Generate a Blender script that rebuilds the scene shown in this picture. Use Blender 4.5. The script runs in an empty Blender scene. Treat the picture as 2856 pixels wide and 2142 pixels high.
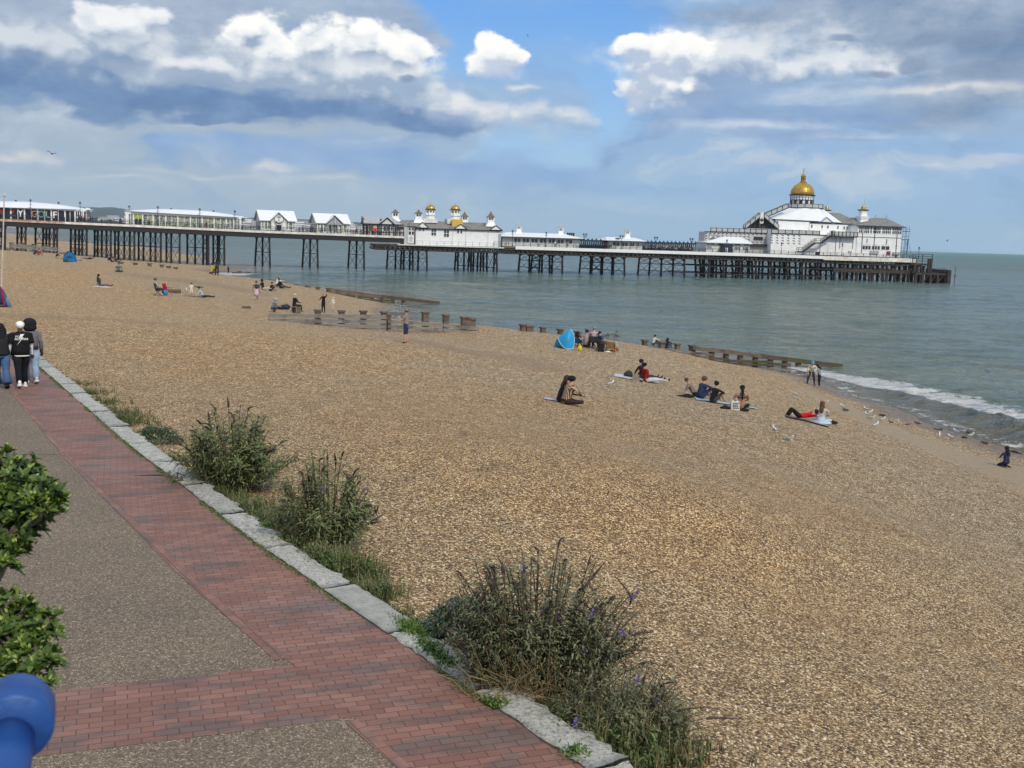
import bpy, bmesh, math, random
import numpy as np
from mathutils import Vector, Matrix, Euler
random.seed(7)
RND = random.Random(11)
C = bpy.context.scene.collection
SC = bpy.context.scene
PI = math.pi
# ------------------------------------------------------------------ camera
FPX, CX, CY = 3000.0, 1428.0, 1071.0           # the photograph is 2856 x 2142
PITCH, ROLL, ZC = math.atan(405.8 / FPX), math.radians(1.7), 9.5
_sp, _cp, _sr, _cr = math.sin(PITCH), math.cos(PITCH), math.sin(ROLL), math.cos(ROLL)
FW = Vector((0, _cp, -_sp)); U0 = Vector((0, _sp, _cp)); R0 = Vector((1, 0, 0))
RT = R0 * _cr + U0 * _sr
UP = U0 * _cr - R0 * _sr
cam_d = bpy.data.cameras.new('camera'); cam = bpy.data.objects.new('camera', cam_d); C.objects.link(cam)
m = Matrix((RT, UP, -FW)).transposed().to_4x4(); m.translation = Vector((0, 0, ZC)); cam.matrix_world = m
cam_d.sensor_fit = 'HORIZONTAL'; cam_d.sensor_width = 36.0; cam_d.lens = 36.0 * FPX / 2856
cam_d.clip_start = 0.05; cam_d.clip_end = 40000
cam_d.dof.use_dof = True; cam_d.dof.focus_distance = 40.0
cam_d.dof.aperture_fstop = (cam_d.lens / 1000) / 0.0030
SC.camera = cam
def ray(x, y): return FW + RT * ((x - CX) / FPX) - UP * ((y - CY) / FPX)
def at(x, y, z):
    d = ray(x, y); t = (z - ZC) / d.z
    return Vector((d.x * t, d.y * t, z))
# ------------------------------------------------------------------ render look
SC.view_settings.view_transform = 'Standard'; SC.view_settings.look = 'None'
SC.view_settings.exposure = 0.22; SC.view_settings.gamma = 1.0
SC.cycles.max_bounces = 6; SC.cycles.transparent_max_bounces = 12; SC.cycles.volume_bounces = 0
SC.cycles.use_denoising = True
# ------------------------------------------------------------------ node helpers
def lin(c):
    return tuple(((v / 255.0 + 0.055) / 1.055) ** 2.4 if v > 10 else v / 255.0 / 12.92 for v in c)
class NT:
    def __init__(s, nt): s.nt = nt; s.N = nt.nodes; s.L = nt.links
    def new(s, t, **k):
        n = s.N.new(t)
        for a, b in k.items(): setattr(n, a, b)
        return n
    def put(s, sock, v):
        if v is None: return
        if isinstance(v, bpy.types.NodeSocket): s.L.new(v, sock)
        else:
            if isinstance(v, (tuple, list, Vector)) and sock.type == 'RGBA' and len(v) == 3: v = (*v, 1)
            sock.default_value = v
    def math(s, op, a, b=None, c=None, clamp=False):
        n = s.new('ShaderNodeMath', operation=op); n.use_clamp = clamp
        s.put(n.inputs[0], a)
        if b is not None: s.put(n.inputs[1], b)
        if c is not None: s.put(n.inputs[2], c)
        return n.outputs[0]
    def vmath(s, op, a, b=None, c=None, out=0):
        n = s.new('ShaderNodeVectorMath', operation=op)
        s.put(n.inputs[0], a)
        if b is not None:
            s.put(n.inputs['Scale' if op == 'SCALE' else 1], b)
        if c is not None: s.put(n.inputs[2], c)
        return n.outputs['Value' if op in ('LENGTH', 'DOT_PRODUCT', 'DISTANCE') else 0]
    def noise(s, vec, scale, detail=3, rough=0.5, out='Fac', dist=0.0, dims='3D'):
        n = s.new('ShaderNodeTexNoise'); n.noise_dimensions = dims
        s.put(n.inputs['Vector'], vec); s.put(n.inputs['Scale'], scale); n.inputs['Detail'].default_value = detail
        n.inputs['Roughness'].default_value = rough; n.inputs['Distortion'].default_value = dist
        return n.outputs[out]
    def voro(s, vec, scale, feature='F1', out='Distance', rnd=1.0):
        n = s.new('ShaderNodeTexVoronoi'); n.feature = feature
        s.put(n.inputs['Vector'], vec); s.put(n.inputs['Scale'], scale); n.inputs['Randomness'].default_value = rnd
        return n.outputs[out]
    def ramp(s, f, stops, interp='LINEAR'):
        n = s.new('ShaderNodeValToRGB'); n.color_ramp.interpolation = interp
        e = n.color_ramp.elements
        while len(e) < len(stops): e.new(0.5)
        for i, (p, c) in enumerate(stops):
            e[i].position = p; e[i].color = (*c, 1) if len(c) == 3 else c
        s.put(n.inputs[0], f); return n.outputs[0]
    def mix(s, f, a, b, blend='MIX'):
        n = s.new('ShaderNodeMix'); n.data_type = 'RGBA'; n.blend_type = blend
        s.put(n.inputs[0], f); s.put(n.inputs[6], a); s.put(n.inputs[7], b); return n.outputs[2]
    def sstep(s, v, a, b, c=0.0, d=1.0):
        n = s.new('ShaderNodeMapRange'); n.interpolation_type = 'SMOOTHSTEP'
        s.put(n.inputs[0], v); s.put(n.inputs[1], a); s.put(n.inputs[2], b); s.put(n.inputs[3], c); s.put(n.inputs[4], d)
        return n.outputs[0]
    def bump(s, h, strength, dist, normal=None):
        n = s.new('ShaderNodeBump'); s.put(n.inputs['Strength'], strength); s.put(n.inputs['Distance'], dist)
        s.put(n.inputs['Height'], h)
        if normal is not None: s.put(n.inputs['Normal'], normal)
        return n.outputs[0]
    def comb(s, x, y, z):
        n = s.new('ShaderNodeCombineXYZ'); s.put(n.inputs[0], x); s.put(n.inputs[1], y); s.put(n.inputs[2], z); return n.outputs[0]
    def sep(s, v):
        n = s.new('ShaderNodeSeparateXYZ'); s.put(n.inputs[0], v); return n.outputs
    def attr(s, name, out='Fac'):
        n = s.new('ShaderNodeAttribute'); n.attribute_name = name; return n.outputs[out]
    def wpos(s): return s.new('ShaderNodeNewGeometry').outputs['Position']
    def obj(s): return s.new('ShaderNodeTexCoord').outputs['Object']
def mat(name):
    M = bpy.data.materials.new(name); M.use_nodes = True; t = NT(M.node_tree)
    b = M.node_tree.nodes['Principled BSDF']; return M, t, b
def simple(name, col, rough=0.7, metal=0.0, var=0.18, scale=3.0, bump=0.0, spec=0.3, warm=None):
    """plain paint / cloth / timber with a little procedural unevenness"""
    M, t, b = mat(name)
    n = t.noise(t.obj(), scale, 5, 0.6)
    c2 = warm if warm else tuple(v * (1 - var) for v in col)
    c1 = tuple(min(1, v * (1 + var * 0.6)) for v in col)
    t.put(b.inputs['Base Color'], t.ramp(n, [(0.3, c2), (0.7, c1)]))
    b.inputs['Roughness'].default_value = rough; b.inputs['Metallic'].default_value = metal
    b.inputs['Specular IOR Level'].default_value = spec
    if bump: t.put(b.inputs['Normal'], t.bump(t.noise(t.obj(), scale * 6, 4), 0.6, bump))
    return M
# ------------------------------------------------------------------ sky
def make_world():
    w = bpy.data.worlds.new('World'); SC.world = w; w.use_nodes = True
    t = NT(w.node_tree); bg = w.node_tree.nodes['Background']
    sky = t.new('ShaderNodeTexSky', sky_type='NISHITA'); sky.sun_disc = False
    sky.sun_elevation = math.radians(42); sky.sun_rotation = math.radians(150)
    sky.air_density = 1.0; sky.dust_density = 1.2
    skyc = t.mix(1.0, sky.outputs[0], (0.11, 0.11, 0.11), 'MULTIPLY')
    g = t.new('ShaderNodeTexCoord').outputs['Generated']
    x, y, z = t.sep(g)[:3]
    az = t.math('ARCTAN2', x, y); el = t.math('ARCSINE', z)
    p0 = t.comb(az, el, 0.0)
    pn = t.vmath('MULTIPLY', p0, (1.0, 1.9, 1.0))
    # slow warp plus billowing (cauliflower) detail
    w1 = t.noise(pn, 7.0, 4, 0.55, out='Color', dims='2D')
    wv = t.vmath('SUBTRACT', w1, (0.5, 0.5, 0.5))
    pw = t.vmath('ADD', p0, t.vmath('MULTIPLY', wv, (0.060, 0.034, 0)))
    ps = t.vmath('ADD', p0, t.vmath('MULTIPLY', wv, (0.22, 0.06, 0)))
    def billow(p):
        q = t.vmath('MULTIPLY', p, (1.0, 1.25, 1.0))
        q = t.vmath('ADD', q, t.vmath('SCALE', t.vmath('SUBTRACT', t.noise(q, 30, 3, 0.6, out='Color', dims='2D'), (0.5, 0.5, 0.5)), 0.016))
        out = None
        for sc, wgt in ((24.0, .60), (62.0, .40)):
            n = t.new('ShaderNodeTexVoronoi'); n.voronoi_dimensions = '2D'; n.feature = 'F1'
            t.put(n.inputs['Vector'], q); n.inputs['Scale'].default_value = sc
            v = t.math('MULTIPLY', t.math('SUBTRACT', 0.85, t.math('POWER', n.outputs['Distance'], 1.7)), wgt)
            out = v if out is None else t.math('ADD', out, v)
        return out
    def field(p, blobs, sh=0.0):
        d = None
        for (bx, by, rx, ry) in blobs:
            r = ray(bx, by).normalized(); a = math.atan2(r.x, r.y); e = math.asin(r.z) - sh * ry / FPX
            iu, iv = FPX / rx, FPX / ry
            q = t.vmath('MULTIPLY_ADD', p, (iu, iv, 0), (-a * iu, -e * iv, 0))
            l = t.vmath('LENGTH', q)
            d = l if d is None else t.math('SMOOTH_MIN', d, l, 0.25)
        return d
    pr2 = t.vmath('MULTIPLY', p0, (1.0, 1.4, 1.0))
    bl0 = billow(p0); bl1 = billow(t.vmath('ADD', p0, (-0.004, 0.010, 0)))
    relief = t.math('MULTIPLY', t.math('SUBTRACT', bl0, bl1), 2.2)
    fine = t.noise(pn, 17.0, 7, 0.62, dims='2D')
    grain = t.noise(pr2, 55.0, 4, 0.6, dims='2D')
    soft = t.noise(t.vmath('MULTIPLY', ps, (1.0, 3.0, 1.0)), 8.0, 7, 0.6, dims='2D')
    base = t.mix(t.sstep(el, 0.02, 0.26), lin((150, 190, 226)), lin((78, 150, 228)))
    base = t.mix(0.2, base, skyc)
    gap = t.sstep(field(ps, [(1330, 60, 330, 150), (1600, 250, 110, 200), (1560, 60, 200, 110), (1500, 430, 160, 60)]), 0.35, 1.5)
    veilc = t.mix(t.sstep(az, -0.25, 0.1), lin((158, 173, 189)), lin((142, 173, 208)))
    veilc = t.mix(t.sstep(soft, 0.50, 0.78), veilc, lin((190, 200, 212)))
    veilc = t.mix(t.sstep(soft, 0.48, 0.30), veilc, lin((122, 152, 194)))
    c = t.mix(t.math('MULTIPLY', gap, 0.93), base, veilc)
    def layer(c, blobs, cols, k=0.9, lo=0.4, hi=1.35, p=None):
        d = t.math('ADD', field(p or ps, blobs), t.math('MULTIPLY', t.math('SUBTRACT', soft, 0.5), 1.1)); d = t.math('ADD', d, t.math('MULTIPLY', t.math('SUBTRACT', 0.5, fine), 0.9))
        msk = t.sstep(d, hi, lo, 0.0, k)
        return t.mix(msk, c, t.ramp(fine, cols))
    def cumulus(c, blobs, dark, midc, white, k=1.0, ragged=0.85, flat=0.55, edge=0.14):
        """puffy heads lit from above, greyer and softer towards their bases"""
        d = t.math('ADD', field(pw, blobs), t.math('MULTIPLY', t.math('SUBTRACT', 0.62, bl0), ragged * .8)); d = t.math('ADD', d, t.math('MULTIPLY', t.math('SUBTRACT', 0.5, fine), 1.25)); d = t.math('ADD', d, t.math('MULTIPLY', t.math('SUBTRACT', 0.5, grain), 0.35))
        up = field(pw, blobs, 1.2)            # the same cloud slid downwards: small near its base
        lit = t.math('ADD', t.sstep(up, 0.35, 1.45 + 0.35 * flat), t.math('MULTIPLY', relief, 0.55))
        lit = t.math('ADD', lit, t.math('MULTIPLY', t.math('SUBTRACT', fine, 0.5), 0.9)); lit = t.math('ADD', lit, t.math('MULTIPLY', t.math('SUBTRACT', grain, 0.5), 0.7))
        col = t.ramp(lit, [(0.05, dark), (0.50, midc), (1.0, white)])
        base_soft = t.math('ADD', edge * 1.7 + .06, t.sstep(up, 1.2, 0.3, 0.0, 0.6))
        msk = t.math('MULTIPLY', t.sstep(t.math('DIVIDE', t.math('SUBTRACT', 1.0, d), base_soft), -0.5, 0.9), k)
        return t.mix(msk, c, col)
    W_, M1, G1 = lin((247, 246, 242)), lin((208, 214, 222)), lin((146, 163, 188))
    # grey cover, upper left and upper right
    c = layer(c, [(300, 60, 560, 110), (1050, 60, 220, 60)], [(0.3, lin((136, 154, 181))), (0.7, lin((172, 184, 201)))], 0.88)
    c = layer(c, [(2560, 60, 520, 130), (2780, 230, 320, 120), (2150, 50, 300, 60)], [(0.3, lin((112, 134, 164))), (0.7, lin((162, 175, 193)))], 0.92)
    # long blue-grey bank
    c = layer(c, [(230, 268, 560, 66), (760, 305, 470, 56), (60, 225, 380, 66), (1150, 335, 330, 34), (640, 350, 190, 18)], [(0.3, lin((80, 113, 160))), (0.75, lin((116, 144, 182)))], 0.97, 0.55, 1.2)
    c = layer(c, [(1000, 455, 500, 46), (1380, 490, 380, 44), (700, 420, 300, 26)], [(0.3, lin((112, 150, 202))), (0.75, lin((140, 170, 210)))], 0.8, 0.3, 1.4)
    c = layer(c, [(2020, 285, 300, 62), (2330, 320, 280, 40), (1980, 330, 200, 30), (2200, 405, 320, 26), (2500, 330, 200, 20)], [(0.3, lin((116, 146, 188))), (0.75, lin((150, 172, 204)))], 0.85, 0.4, 1.3)
    # bodies
    c = cumulus(c, [(150, 140, 240, 60), (330, 125, 150, 58), (40, 120, 150, 50)], lin((126, 146, 176)), lin((166, 179, 197)), lin((206, 212, 219)), .92, .8, .7, .25)
    c = cumulus(c, [(640, 205, 220, 42), (820, 165, 220, 66), (1010, 190, 240, 62), (1170, 260, 150, 46), (940, 240, 200, 40), (560, 180, 110, 30)], G1, lin((190, 199, 211)), lin((228, 230, 232)), .88, .9, .5, .3)
    c = cumulus(c, [(1420, 325, 200, 34), (1250, 300, 130, 26), (1180, 215, 90, 30)], lin((160, 178, 204)), lin((190, 200, 214)), lin((232, 231, 228)), .72, 1.1, .4, .45)
    c = cumulus(c, [(2030, 160, 300, 78), (2260, 190, 220, 52), (2420, 180, 140, 40), (1950, 215, 150, 60)], lin((134, 155, 187)), lin((180, 192, 208)), lin((224, 227, 230)), .92, .7, .6, .45)
    c = cumulus(c, [(2120, 362, 260, 20), (2420, 395, 180, 16), (2560, 255, 160, 20)], lin((160, 178, 204)), lin((186, 198, 214)), lin((214, 218, 222)), .6, 1.2, .4, .6)
    # brightest heads
    c = cumulus(c, [(360, 62, 100, 34), (270, 60, 60, 40)], G1, M1, lin((240, 240, 240)), .9, .8, .8)
    c = cumulus(c, [(700, 88, 84, 66), (890, 108, 82, 56), (1010, 112, 70, 46), (1100, 138, 90, 50), (760, 120, 90, 40)], G1, lin((222, 226, 230)), W_, 1.0, .75, .75)
    c = cumulus(c, [(1392, 168, 84, 46), (1402, 130, 52, 46), (1345, 186, 44, 24), (1440, 160, 40, 36)], lin((190, 200, 214)), lin((232, 234, 236)), W_, 1.0, .7, .7, .10)
    c = cumulus(c, [(1740, 130, 66, 34), (1790, 165, 92, 64), (1770, 225, 72, 66), (1755, 275, 34, 40), (1890, 138, 120, 36), (1860, 190, 80, 56)], lin((178, 190, 210)), lin((236, 236, 236)), W_, 1.0, .65, .6, .10)
    for bl_, k_ in (([(50, 446, 46, 16), (96, 432, 46, 22)], .9), ([(752, 474, 60, 14)], .75), ([(930, 508, 80, 12)], .55), ([(2624, 484, 46, 16)], .6), ([(2700, 250, 140, 14)], .5), ([(560, 488, 170, 9), (300, 505, 120, 8)], .5), ([(1440, 245, 40, 9)], .8)):
        c = cumulus(c, bl_, lin((178, 188, 204)), lin((206, 208, 212)), lin((238, 228, 218)), k_ * .8, 1.0, .5, .55)
    # small dark scud
    c = layer(c, [(2570, 102, 80, 22), (2540, 165, 52, 26), (2450, 190, 46, 18), (2705, 110, 90, 36), (2835, 120, 62, 90), (2350, 116, 36, 7), (2800, 190, 120, 34), (1132, 222, 36, 14)], [(0.3, lin((104, 127, 158))), (0.8, lin((136, 153, 180)))], 0.8, 0.5, 1.3, pw)
    # paler air low over the sea
    c = t.mix(t.sstep(el, 0.085, 0.0, 0, 0.6), c, t.mix(t.sstep(az, -0.3, 0.25), lin((176, 194, 208)), lin((156, 196, 228))))
    # overhead and behind the camera: broken grey-white cover, same sky
    other = t.ramp(t.noise(g, 2.4, 6, 0.6), [(0.40, lin((120, 160, 215))), (0.52, lin((190, 198, 210))), (0.68, lin((236, 236, 236)))])
    aab = t.math('ABSOLUTE', az)
    out = t.math('MAXIMUM', t.sstep(el, 0.32, 0.48), t.sstep(aab, 0.62, 0.85))
    c = t.mix(out, c, other)
    t.put(bg.inputs['Color'], c); bg.inputs['Strength'].default_value = 1.0
    w.cycles.sampling_method = 'MANUAL'; w.cycles.sample_map_resolution = 512
make_world()
sun_d = bpy.data.lights.new('sun', 'SUN'); sun = bpy.data.objects.new('sun', sun_d); C.objects.link(sun)
sun_d.energy = 2.3; sun_d.angle = math.radians(6); sun_d.color = (1.0, 0.91, 0.76)
_e, _a = math.radians(42), math.radians(150)
sun.rotation_euler = Vector((math.sin(_a) * math.cos(_e), math.cos(_a) * math.cos(_e), math.sin(_e))).to_track_quat('Z', 'Y').to_euler()
# ------------------------------------------------------------------ mesh helpers
class MB:
    def __init__(s): s.v = []; s.f = []; s.m = []; s.mi = 0; s.T = None
    def add(s, vs, fs, mi=None):
        o = len(s.v)
        if s.T is not None: vs = [tuple(s.T @ Vector(v)) for v in vs]
        s.v += [tuple(v) for v in vs]; s.f += [tuple(i + o for i in f) for f in fs]
        s.m += [s.mi if mi is None else mi] * len(fs)
        return s
    def box(s, x0, x1, y0, y1, z0, z1, mi=None):
        if x0 > x1: x0, x1 = x1, x0
        if y0 > y1: y0, y1 = y1, y0
        if z0 > z1: z0, z1 = z1, z0
        v = [(x0, y0, z0), (x1, y0, z0), (x1, y1, z0), (x0, y1, z0), (x0, y0, z1), (x1, y0, z1), (x1, y1, z1), (x0, y1, z1)]
        return s.add(v, [(0, 3, 2, 1), (4, 5, 6, 7), (0, 1, 5, 4), (1, 2, 6, 5), (2, 3, 7, 6), (3, 0, 4, 7)], mi)
    def hexa(s, v8, mi=None):
        return s.add(v8, [(0, 3, 2, 1), (4, 5, 6, 7), (0, 1, 5, 4), (1, 2, 6, 5), (2, 3, 7, 6), (3, 0, 4, 7)], mi)
    def tube(s, pts, r, n=6, cap=True, mi=None):
        pts = [Vector(p) for p in pts]
        rs = r if isinstance(r, (list, tuple)) else [r] * len(pts)
        rings = []; pn = None
        for i, p in enumerate(pts):
            d = (pts[min(i + 1, len(pts) - 1)] - pts[max(i - 1, 0)])
            if d.length < 1e-9: d = Vector((0, 0, 1))
            d.normalize()
            if pn is None:
                a = Vector((0, 0, 1)) if abs(d.z) < 0.9 else Vector((1, 0, 0))
                pn = d.cross(a).normalized()
            else:
                pn = (pn - d * pn.dot(d)).normalized()
            b = d.cross(pn)
            rings.append([p + (pn * math.cos(2 * PI * k / n) + b * math.sin(2 * PI * k / n)) * rs[i] for k in range(n)])
        vs = [q for R in rings for q in R]; fs = []
        for i in range(len(pts) - 1):
            for k in range(n):
                a = i * n + k; b2 = i * n + (k + 1) % n
                fs.append((a, b2, b2 + n, a + n))
        if cap: fs.append(tuple(range(n - 1, -1, -1))); fs.append(tuple(range((len(pts) - 1) * n, len(pts) * n)))
        return s.add(vs, fs, mi)
    def lathe(s, prof, c=(0, 0, 0), n=16, mi=None, sx=1, sy=1, rot=0.0, cap=True):
        vs = []; fs = []
        for (r, z) in prof:
            for k in range(n):
                a = 2 * PI * k / n + rot
                vs.append((c[0] + r * math.cos(a) * sx, c[1] + r * math.sin(a) * sy, c[2] + z))
        for i in range(len(prof) - 1):
            for k in range(n):
                a = i * n + k; b = i * n + (k + 1) % n
                fs.append((a, b, b + n, a + n))
        if cap: fs.append(tuple(range(n - 1, -1, -1))); fs.append(tuple(range((len(prof) - 1) * n, len(prof) * n)))
        return s.add(vs, fs, mi)
    def quad(s, a, b, c, d, mi=None): return s.add([a, b, c, d], [(0, 1, 2, 3)], mi)
    def ell(s, c, r, n=12, m=8, mi=None, rot=None):
        vs = []; fs = []
        for i in range(m + 1):
            th = PI * i / m
            for k in range(n):
                a = 2 * PI * k / n
                v = Vector((r[0] * math.sin(th) * math.cos(a), r[1] * math.sin(th) * math.sin(a), r[2] * math.cos(th)))
                if rot is not None: v = rot @ v
                vs.append(v + Vector(c))
        for i in range(m):
            for k in range(n):
                a = i * n + k; b = i * n + (k + 1) % n
                fs.append((a + n, b + n, b, a))
        return s.add(vs, fs, mi)
    def build(s, name, mats, parent=None, loc=None, smooth=False, rz=None):
        me = bpy.data.meshes.new(name); me.from_pydata(s.v, [], s.f)
        if not isinstance(mats, (list, tuple)): mats = [mats]
        for q in mats:
            if q: me.materials.append(q)
        if any(s.m): me.polygons.foreach_set('material_index', s.m)
        if smooth: me.polygons.foreach_set('use_smooth', [True] * len(s.f))
        me.validate(); me.update()
        o = bpy.data.objects.new(name, me); C.objects.link(o)
        if parent: o.parent = parent
        if loc is not None: o.location = loc
        if rz is not None: o.rotation_euler = (0, 0, rz)
        return o
def tag(o, label=None, cat=None, group=None, kind=None):
    if label: o['label'] = label
    if cat: o['category'] = cat
    if group: o['group'] = group
    if kind: o['kind'] = kind
    return o
def thing(name, label, cat, loc, rz=0.0, group=None):
    o = bpy.data.objects.new(name, None); C.objects.link(o); o.location = loc; o.rotation_euler = (0, 0, rz)
    o.empty_display_size = 0.1
    return tag(o, label, cat, group)
KIDS = {}
def copy_tree(o, parent=None):
    c = o.copy(); C.objects.link(c); c.parent = parent
    for ch in list(o.children): copy_tree(ch, c)
    return c
def smoothstep(a, b, x):
    t = np.clip((x - a) / (b - a), 0, 1); return t * t * (3 - 2 * t)
# 2D value noise for vertex work
_rs = np.random.RandomState(5); _G = _rs.rand(256, 256)
def vnoise(x, y):
    xi = np.floor(x).astype(int); yi = np.floor(y).astype(int); fx = x - xi; fy = y - yi
    fx = fx * fx * (3 - 2 * fx); fy = fy * fy * (3 - 2 * fy)
    g = lambda a, b: _G[a % 256, b % 256]
    return (g(xi, yi) * (1 - fx) + g(xi + 1, yi) * fx) * (1 - fy) + (g(xi, yi + 1) * (1 - fx) + g(xi + 1, yi + 1) * fx) * fy
def fbm(x, y, o=4):
    s = 0; a = 0.5
    for i in range(o): s = s + a * (vnoise(x + 17 * i, y + 5 * i) - 0.5); x = x * 2.03; y = y * 2.03; a *= 0.5
    return s
def seg_dist(X, Y, pts):
    """distance to a polyline, signed parameter t along it (0..len-1)"""
    best = np.full(np.shape(X), 1e9); tt = np.zeros(np.shape(X)); side = np.zeros(np.shape(X))
    for i in range(len(pts) - 1):
        ax, ay = pts[i][0], pts[i][1]; bx, by = pts[i + 1][0], pts[i + 1][1]
        dx, dy = bx - ax, by - ay; L = dx * dx + dy * dy
        u = np.clip(((X - ax) * dx + (Y - ay) * dy) / L, 0, 1)
        d = np.hypot(X - ax - u * dx, Y - ay - u * dy)
        k = d < best
        best = np.where(k, d, best); tt = np.where(k, i + u, tt)
        side = np.where(k, np.sign((X - ax) * dy - (Y - ay) * dx), side)
    return best, tt, side
# ================================================================== the beach height field
PROM_Z = 5.30
KERB = [(6.0, -1.0), (0.62, 8.2), (-3.0, 13.5), (-7.05, 19.9), (-14.2, 31.9), (-24.8, 49.5), (-46.5, 85.0), (-110.0, 189.0), (-225, 377), (-560, 925), (-900, 1480)]
def kerb_off(d):
    """the kerb line moved d metres towards the sea"""
    out = []
    for i, p in enumerate(KERB):
        a = Vector(KERB[max(i - 1, 0)]); b = Vector(KERB[min(i + 1, len(KERB) - 1)])
        t = (b - a).normalized(); n = Vector((-t.y, t.x)) * -1
        q = Vector(p) + n * d; out.append((q.x, q.y))
    return out
CP = []
def cp(x, y, z): CP.append((x, y, z))
def cpx(px, py, z): v = at(px, py, z); CP.append((v.x, v.y, z))
for q in kerb_off(0.7)[:-2]: cp(q[0], q[1], 5.12 if q[1] < 60 else 5.0)
for q in kerb_off(-25)[2:-2]: cp(q[0], q[1], 5.1)
for a, b, c_ in [(-5.3, 52.8, 4.2), (-0.2, 34.9, 4.1), (20.2, 43.1, 0.8), (3.0, 64.5, 2.95),
                 (-15.7, 82.9, 3.4), (-26.9, 89.6, 3.9), (-34.3, 89.2, 4.5), (-63.2, 152.6, 4.8), (4, 20, 4.6), (-8, 38, 4.7), (-20, 60, 4.6)]:
    cp(a, b, c_)
for px, py, z in [(2000, 1120, 2.55), (2290, 1185, 2.5), (1800, 1066, 2.75), (2200, 1240, 2.9), (1700, 1083, 3.05), (2151, 1032, 0.05), (2339, 1100, 0.05), (2493, 1138, 0.05), (2613, 1192, 0.05), (2800, 1251, 0.05), (2856, 1262, 0.05),
                  (1250, 905, 3.35), (1400, 914, 3.25), (1500, 927, 3.05), (1600, 938, 2.95), (1700, 948, 2.85), (1800, 965, 2.5), (1940, 995, 1.6), (2040, 1015, 0.8),
                  (1190, 927, 3.05), (1000, 915, 3.4), (900, 908, 3.6), (700, 880, 3.95), (2262, 1074, 0.35), (2400, 1200, 1.25), (2620, 1290, 1.0),
                  (2500, 1177, 0.6), (2400, 1150, 0.55), (700, 778, 3.2), (900, 815, 2.3), (1000, 838, 1.0), (1060, 872, 0.05), (1010, 828, 0.05),
                  (640, 754, 0.1), (600, 764, 0.9), (690, 742, 0.05), (480, 745, 2.6), (330, 725, 4.2), (560, 738, 0.05), (260, 681, 0.05), (163, 663, 0.05), (91, 655, 0.05), (0, 647, 0.05),
                  (158, 672, 2.2), (49, 671, 4.0), (200, 690, 2.8), (2760, 1500, 2.0), (2700, 1800, 2.9), (2200, 1600, 3.7), (2400, 1400, 2.7), (2100, 2000, 4.5), (1750, 1900, 4.8)]:
    cpx(px, py, z)
# beyond the crest the shingle drops out of sight to the water
for a, b, z in [(-3, 98, 0.0), (6, 92, 0.0), (13, 90, 0.0), (-10, 112, 0.0), (-1, 88, 1.6), (8, 84, 1.0), (-12, 98, 2.0), (-22, 175, 0.0), (-30, 168, 0.6), (-40, 185, 0.4), (-50, 200, 0.2), (-60, 215, 0.1),
                (-45, 160, 2.8), (40, 60, -1.6), (40, 95, -2.0), (10, 130, -1.5), (45, 35, -0.9), (32, 20, 1.2), (-10, 190, -2), (-40, 260, -2), (-100, 420, -2), (-400, 1100, -2),
                (-300, 1300, -4), (100, 300, -5), (200, 150, -5), (60, 10, -1.5), (20, 5, 4.0)]:
    cp(a, b, z)
def fit_tps(P):
    P = np.array(P, float); sc = 100.0; X = P[:, :2] / sc; z = P[:, 2]; n = len(P)
    r2 = ((X[:, None] - X[None]) ** 2).sum(-1)
    K = np.where(r2 > 0, r2 * np.log(np.maximum(r2, 1e-12)) * 0.5, 0) + np.eye(n) * 2e-4
    A = np.zeros((n + 3, n + 3)); A[:n, :n] = K; A[:n, n] = 1; A[:n, n + 1:] = X; A[n, :n] = 1; A[n + 1:, :n] = X.T
    w = np.linalg.solve(A, np.concatenate([z, [0, 0, 0]]))
    def f(x, y):
        x = np.atleast_1d(np.asarray(x, float)) / sc; y = np.atleast_1d(np.asarray(y, float)) / sc
        out = w[n] + w[n + 1] * x + w[n + 2] * y
        for i in range(n):
            r = (x - X[i, 0]) ** 2 + (y - X[i, 1]) ** 2
            out = out + w[i] * 0.5 * r * np.log(np.maximum(r, 1e-12))
        return out
    return f
_tps = fit_tps(CP)
def beach_z(x, y):
    x = np.atleast_1d(np.asarray(x, float)); y = np.atleast_1d(np.asarray(y, float))
    z = _tps(x, y)
    z = np.clip(z, -4, 5.25)
    z = z + (0.11 * fbm(x / 3.2, y / 3.2, 4) + 0.16 * fbm((x * .85 + y * .53) / 3.0, (y * .85 - x * .53) / 22.0, 3)) * smoothstep(0.3, 1.5, z)
    d, t, side = seg_dist(x, y, KERB)
    near = np.where(side > 0, smoothstep(0.0, 2.5, d), 0.0)   # side>0: seaward
    z = np.where(side > 0, (1 - near) * 5.13 + near * z, 4.9)
    return z
def gz(x, y): return float(beach_z(x, y)[0])
def ground(px, py):
    """where the line of sight through a photograph point meets the beach"""
    d = ray(px, py); ts = np.geomspace(8, 900, 900)
    X = d.x * ts; Y = d.y * ts; Z = ZC + d.z * ts
    G = np.maximum(beach_z(X, Y), 0.0)
    k = np.argmax(Z < G)
    if k == 0: k = 899
    lo, hi = ts[k - 1], ts[k]
    for _ in range(18):
        m_ = (lo + hi) / 2
        if ZC + d.z * m_ < max(gz(d.x * m_, d.y * m_), 0.0): hi = m_
        else: lo = m_
    return Vector((d.x * hi, d.y * hi, ZC + d.z * hi))
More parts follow.
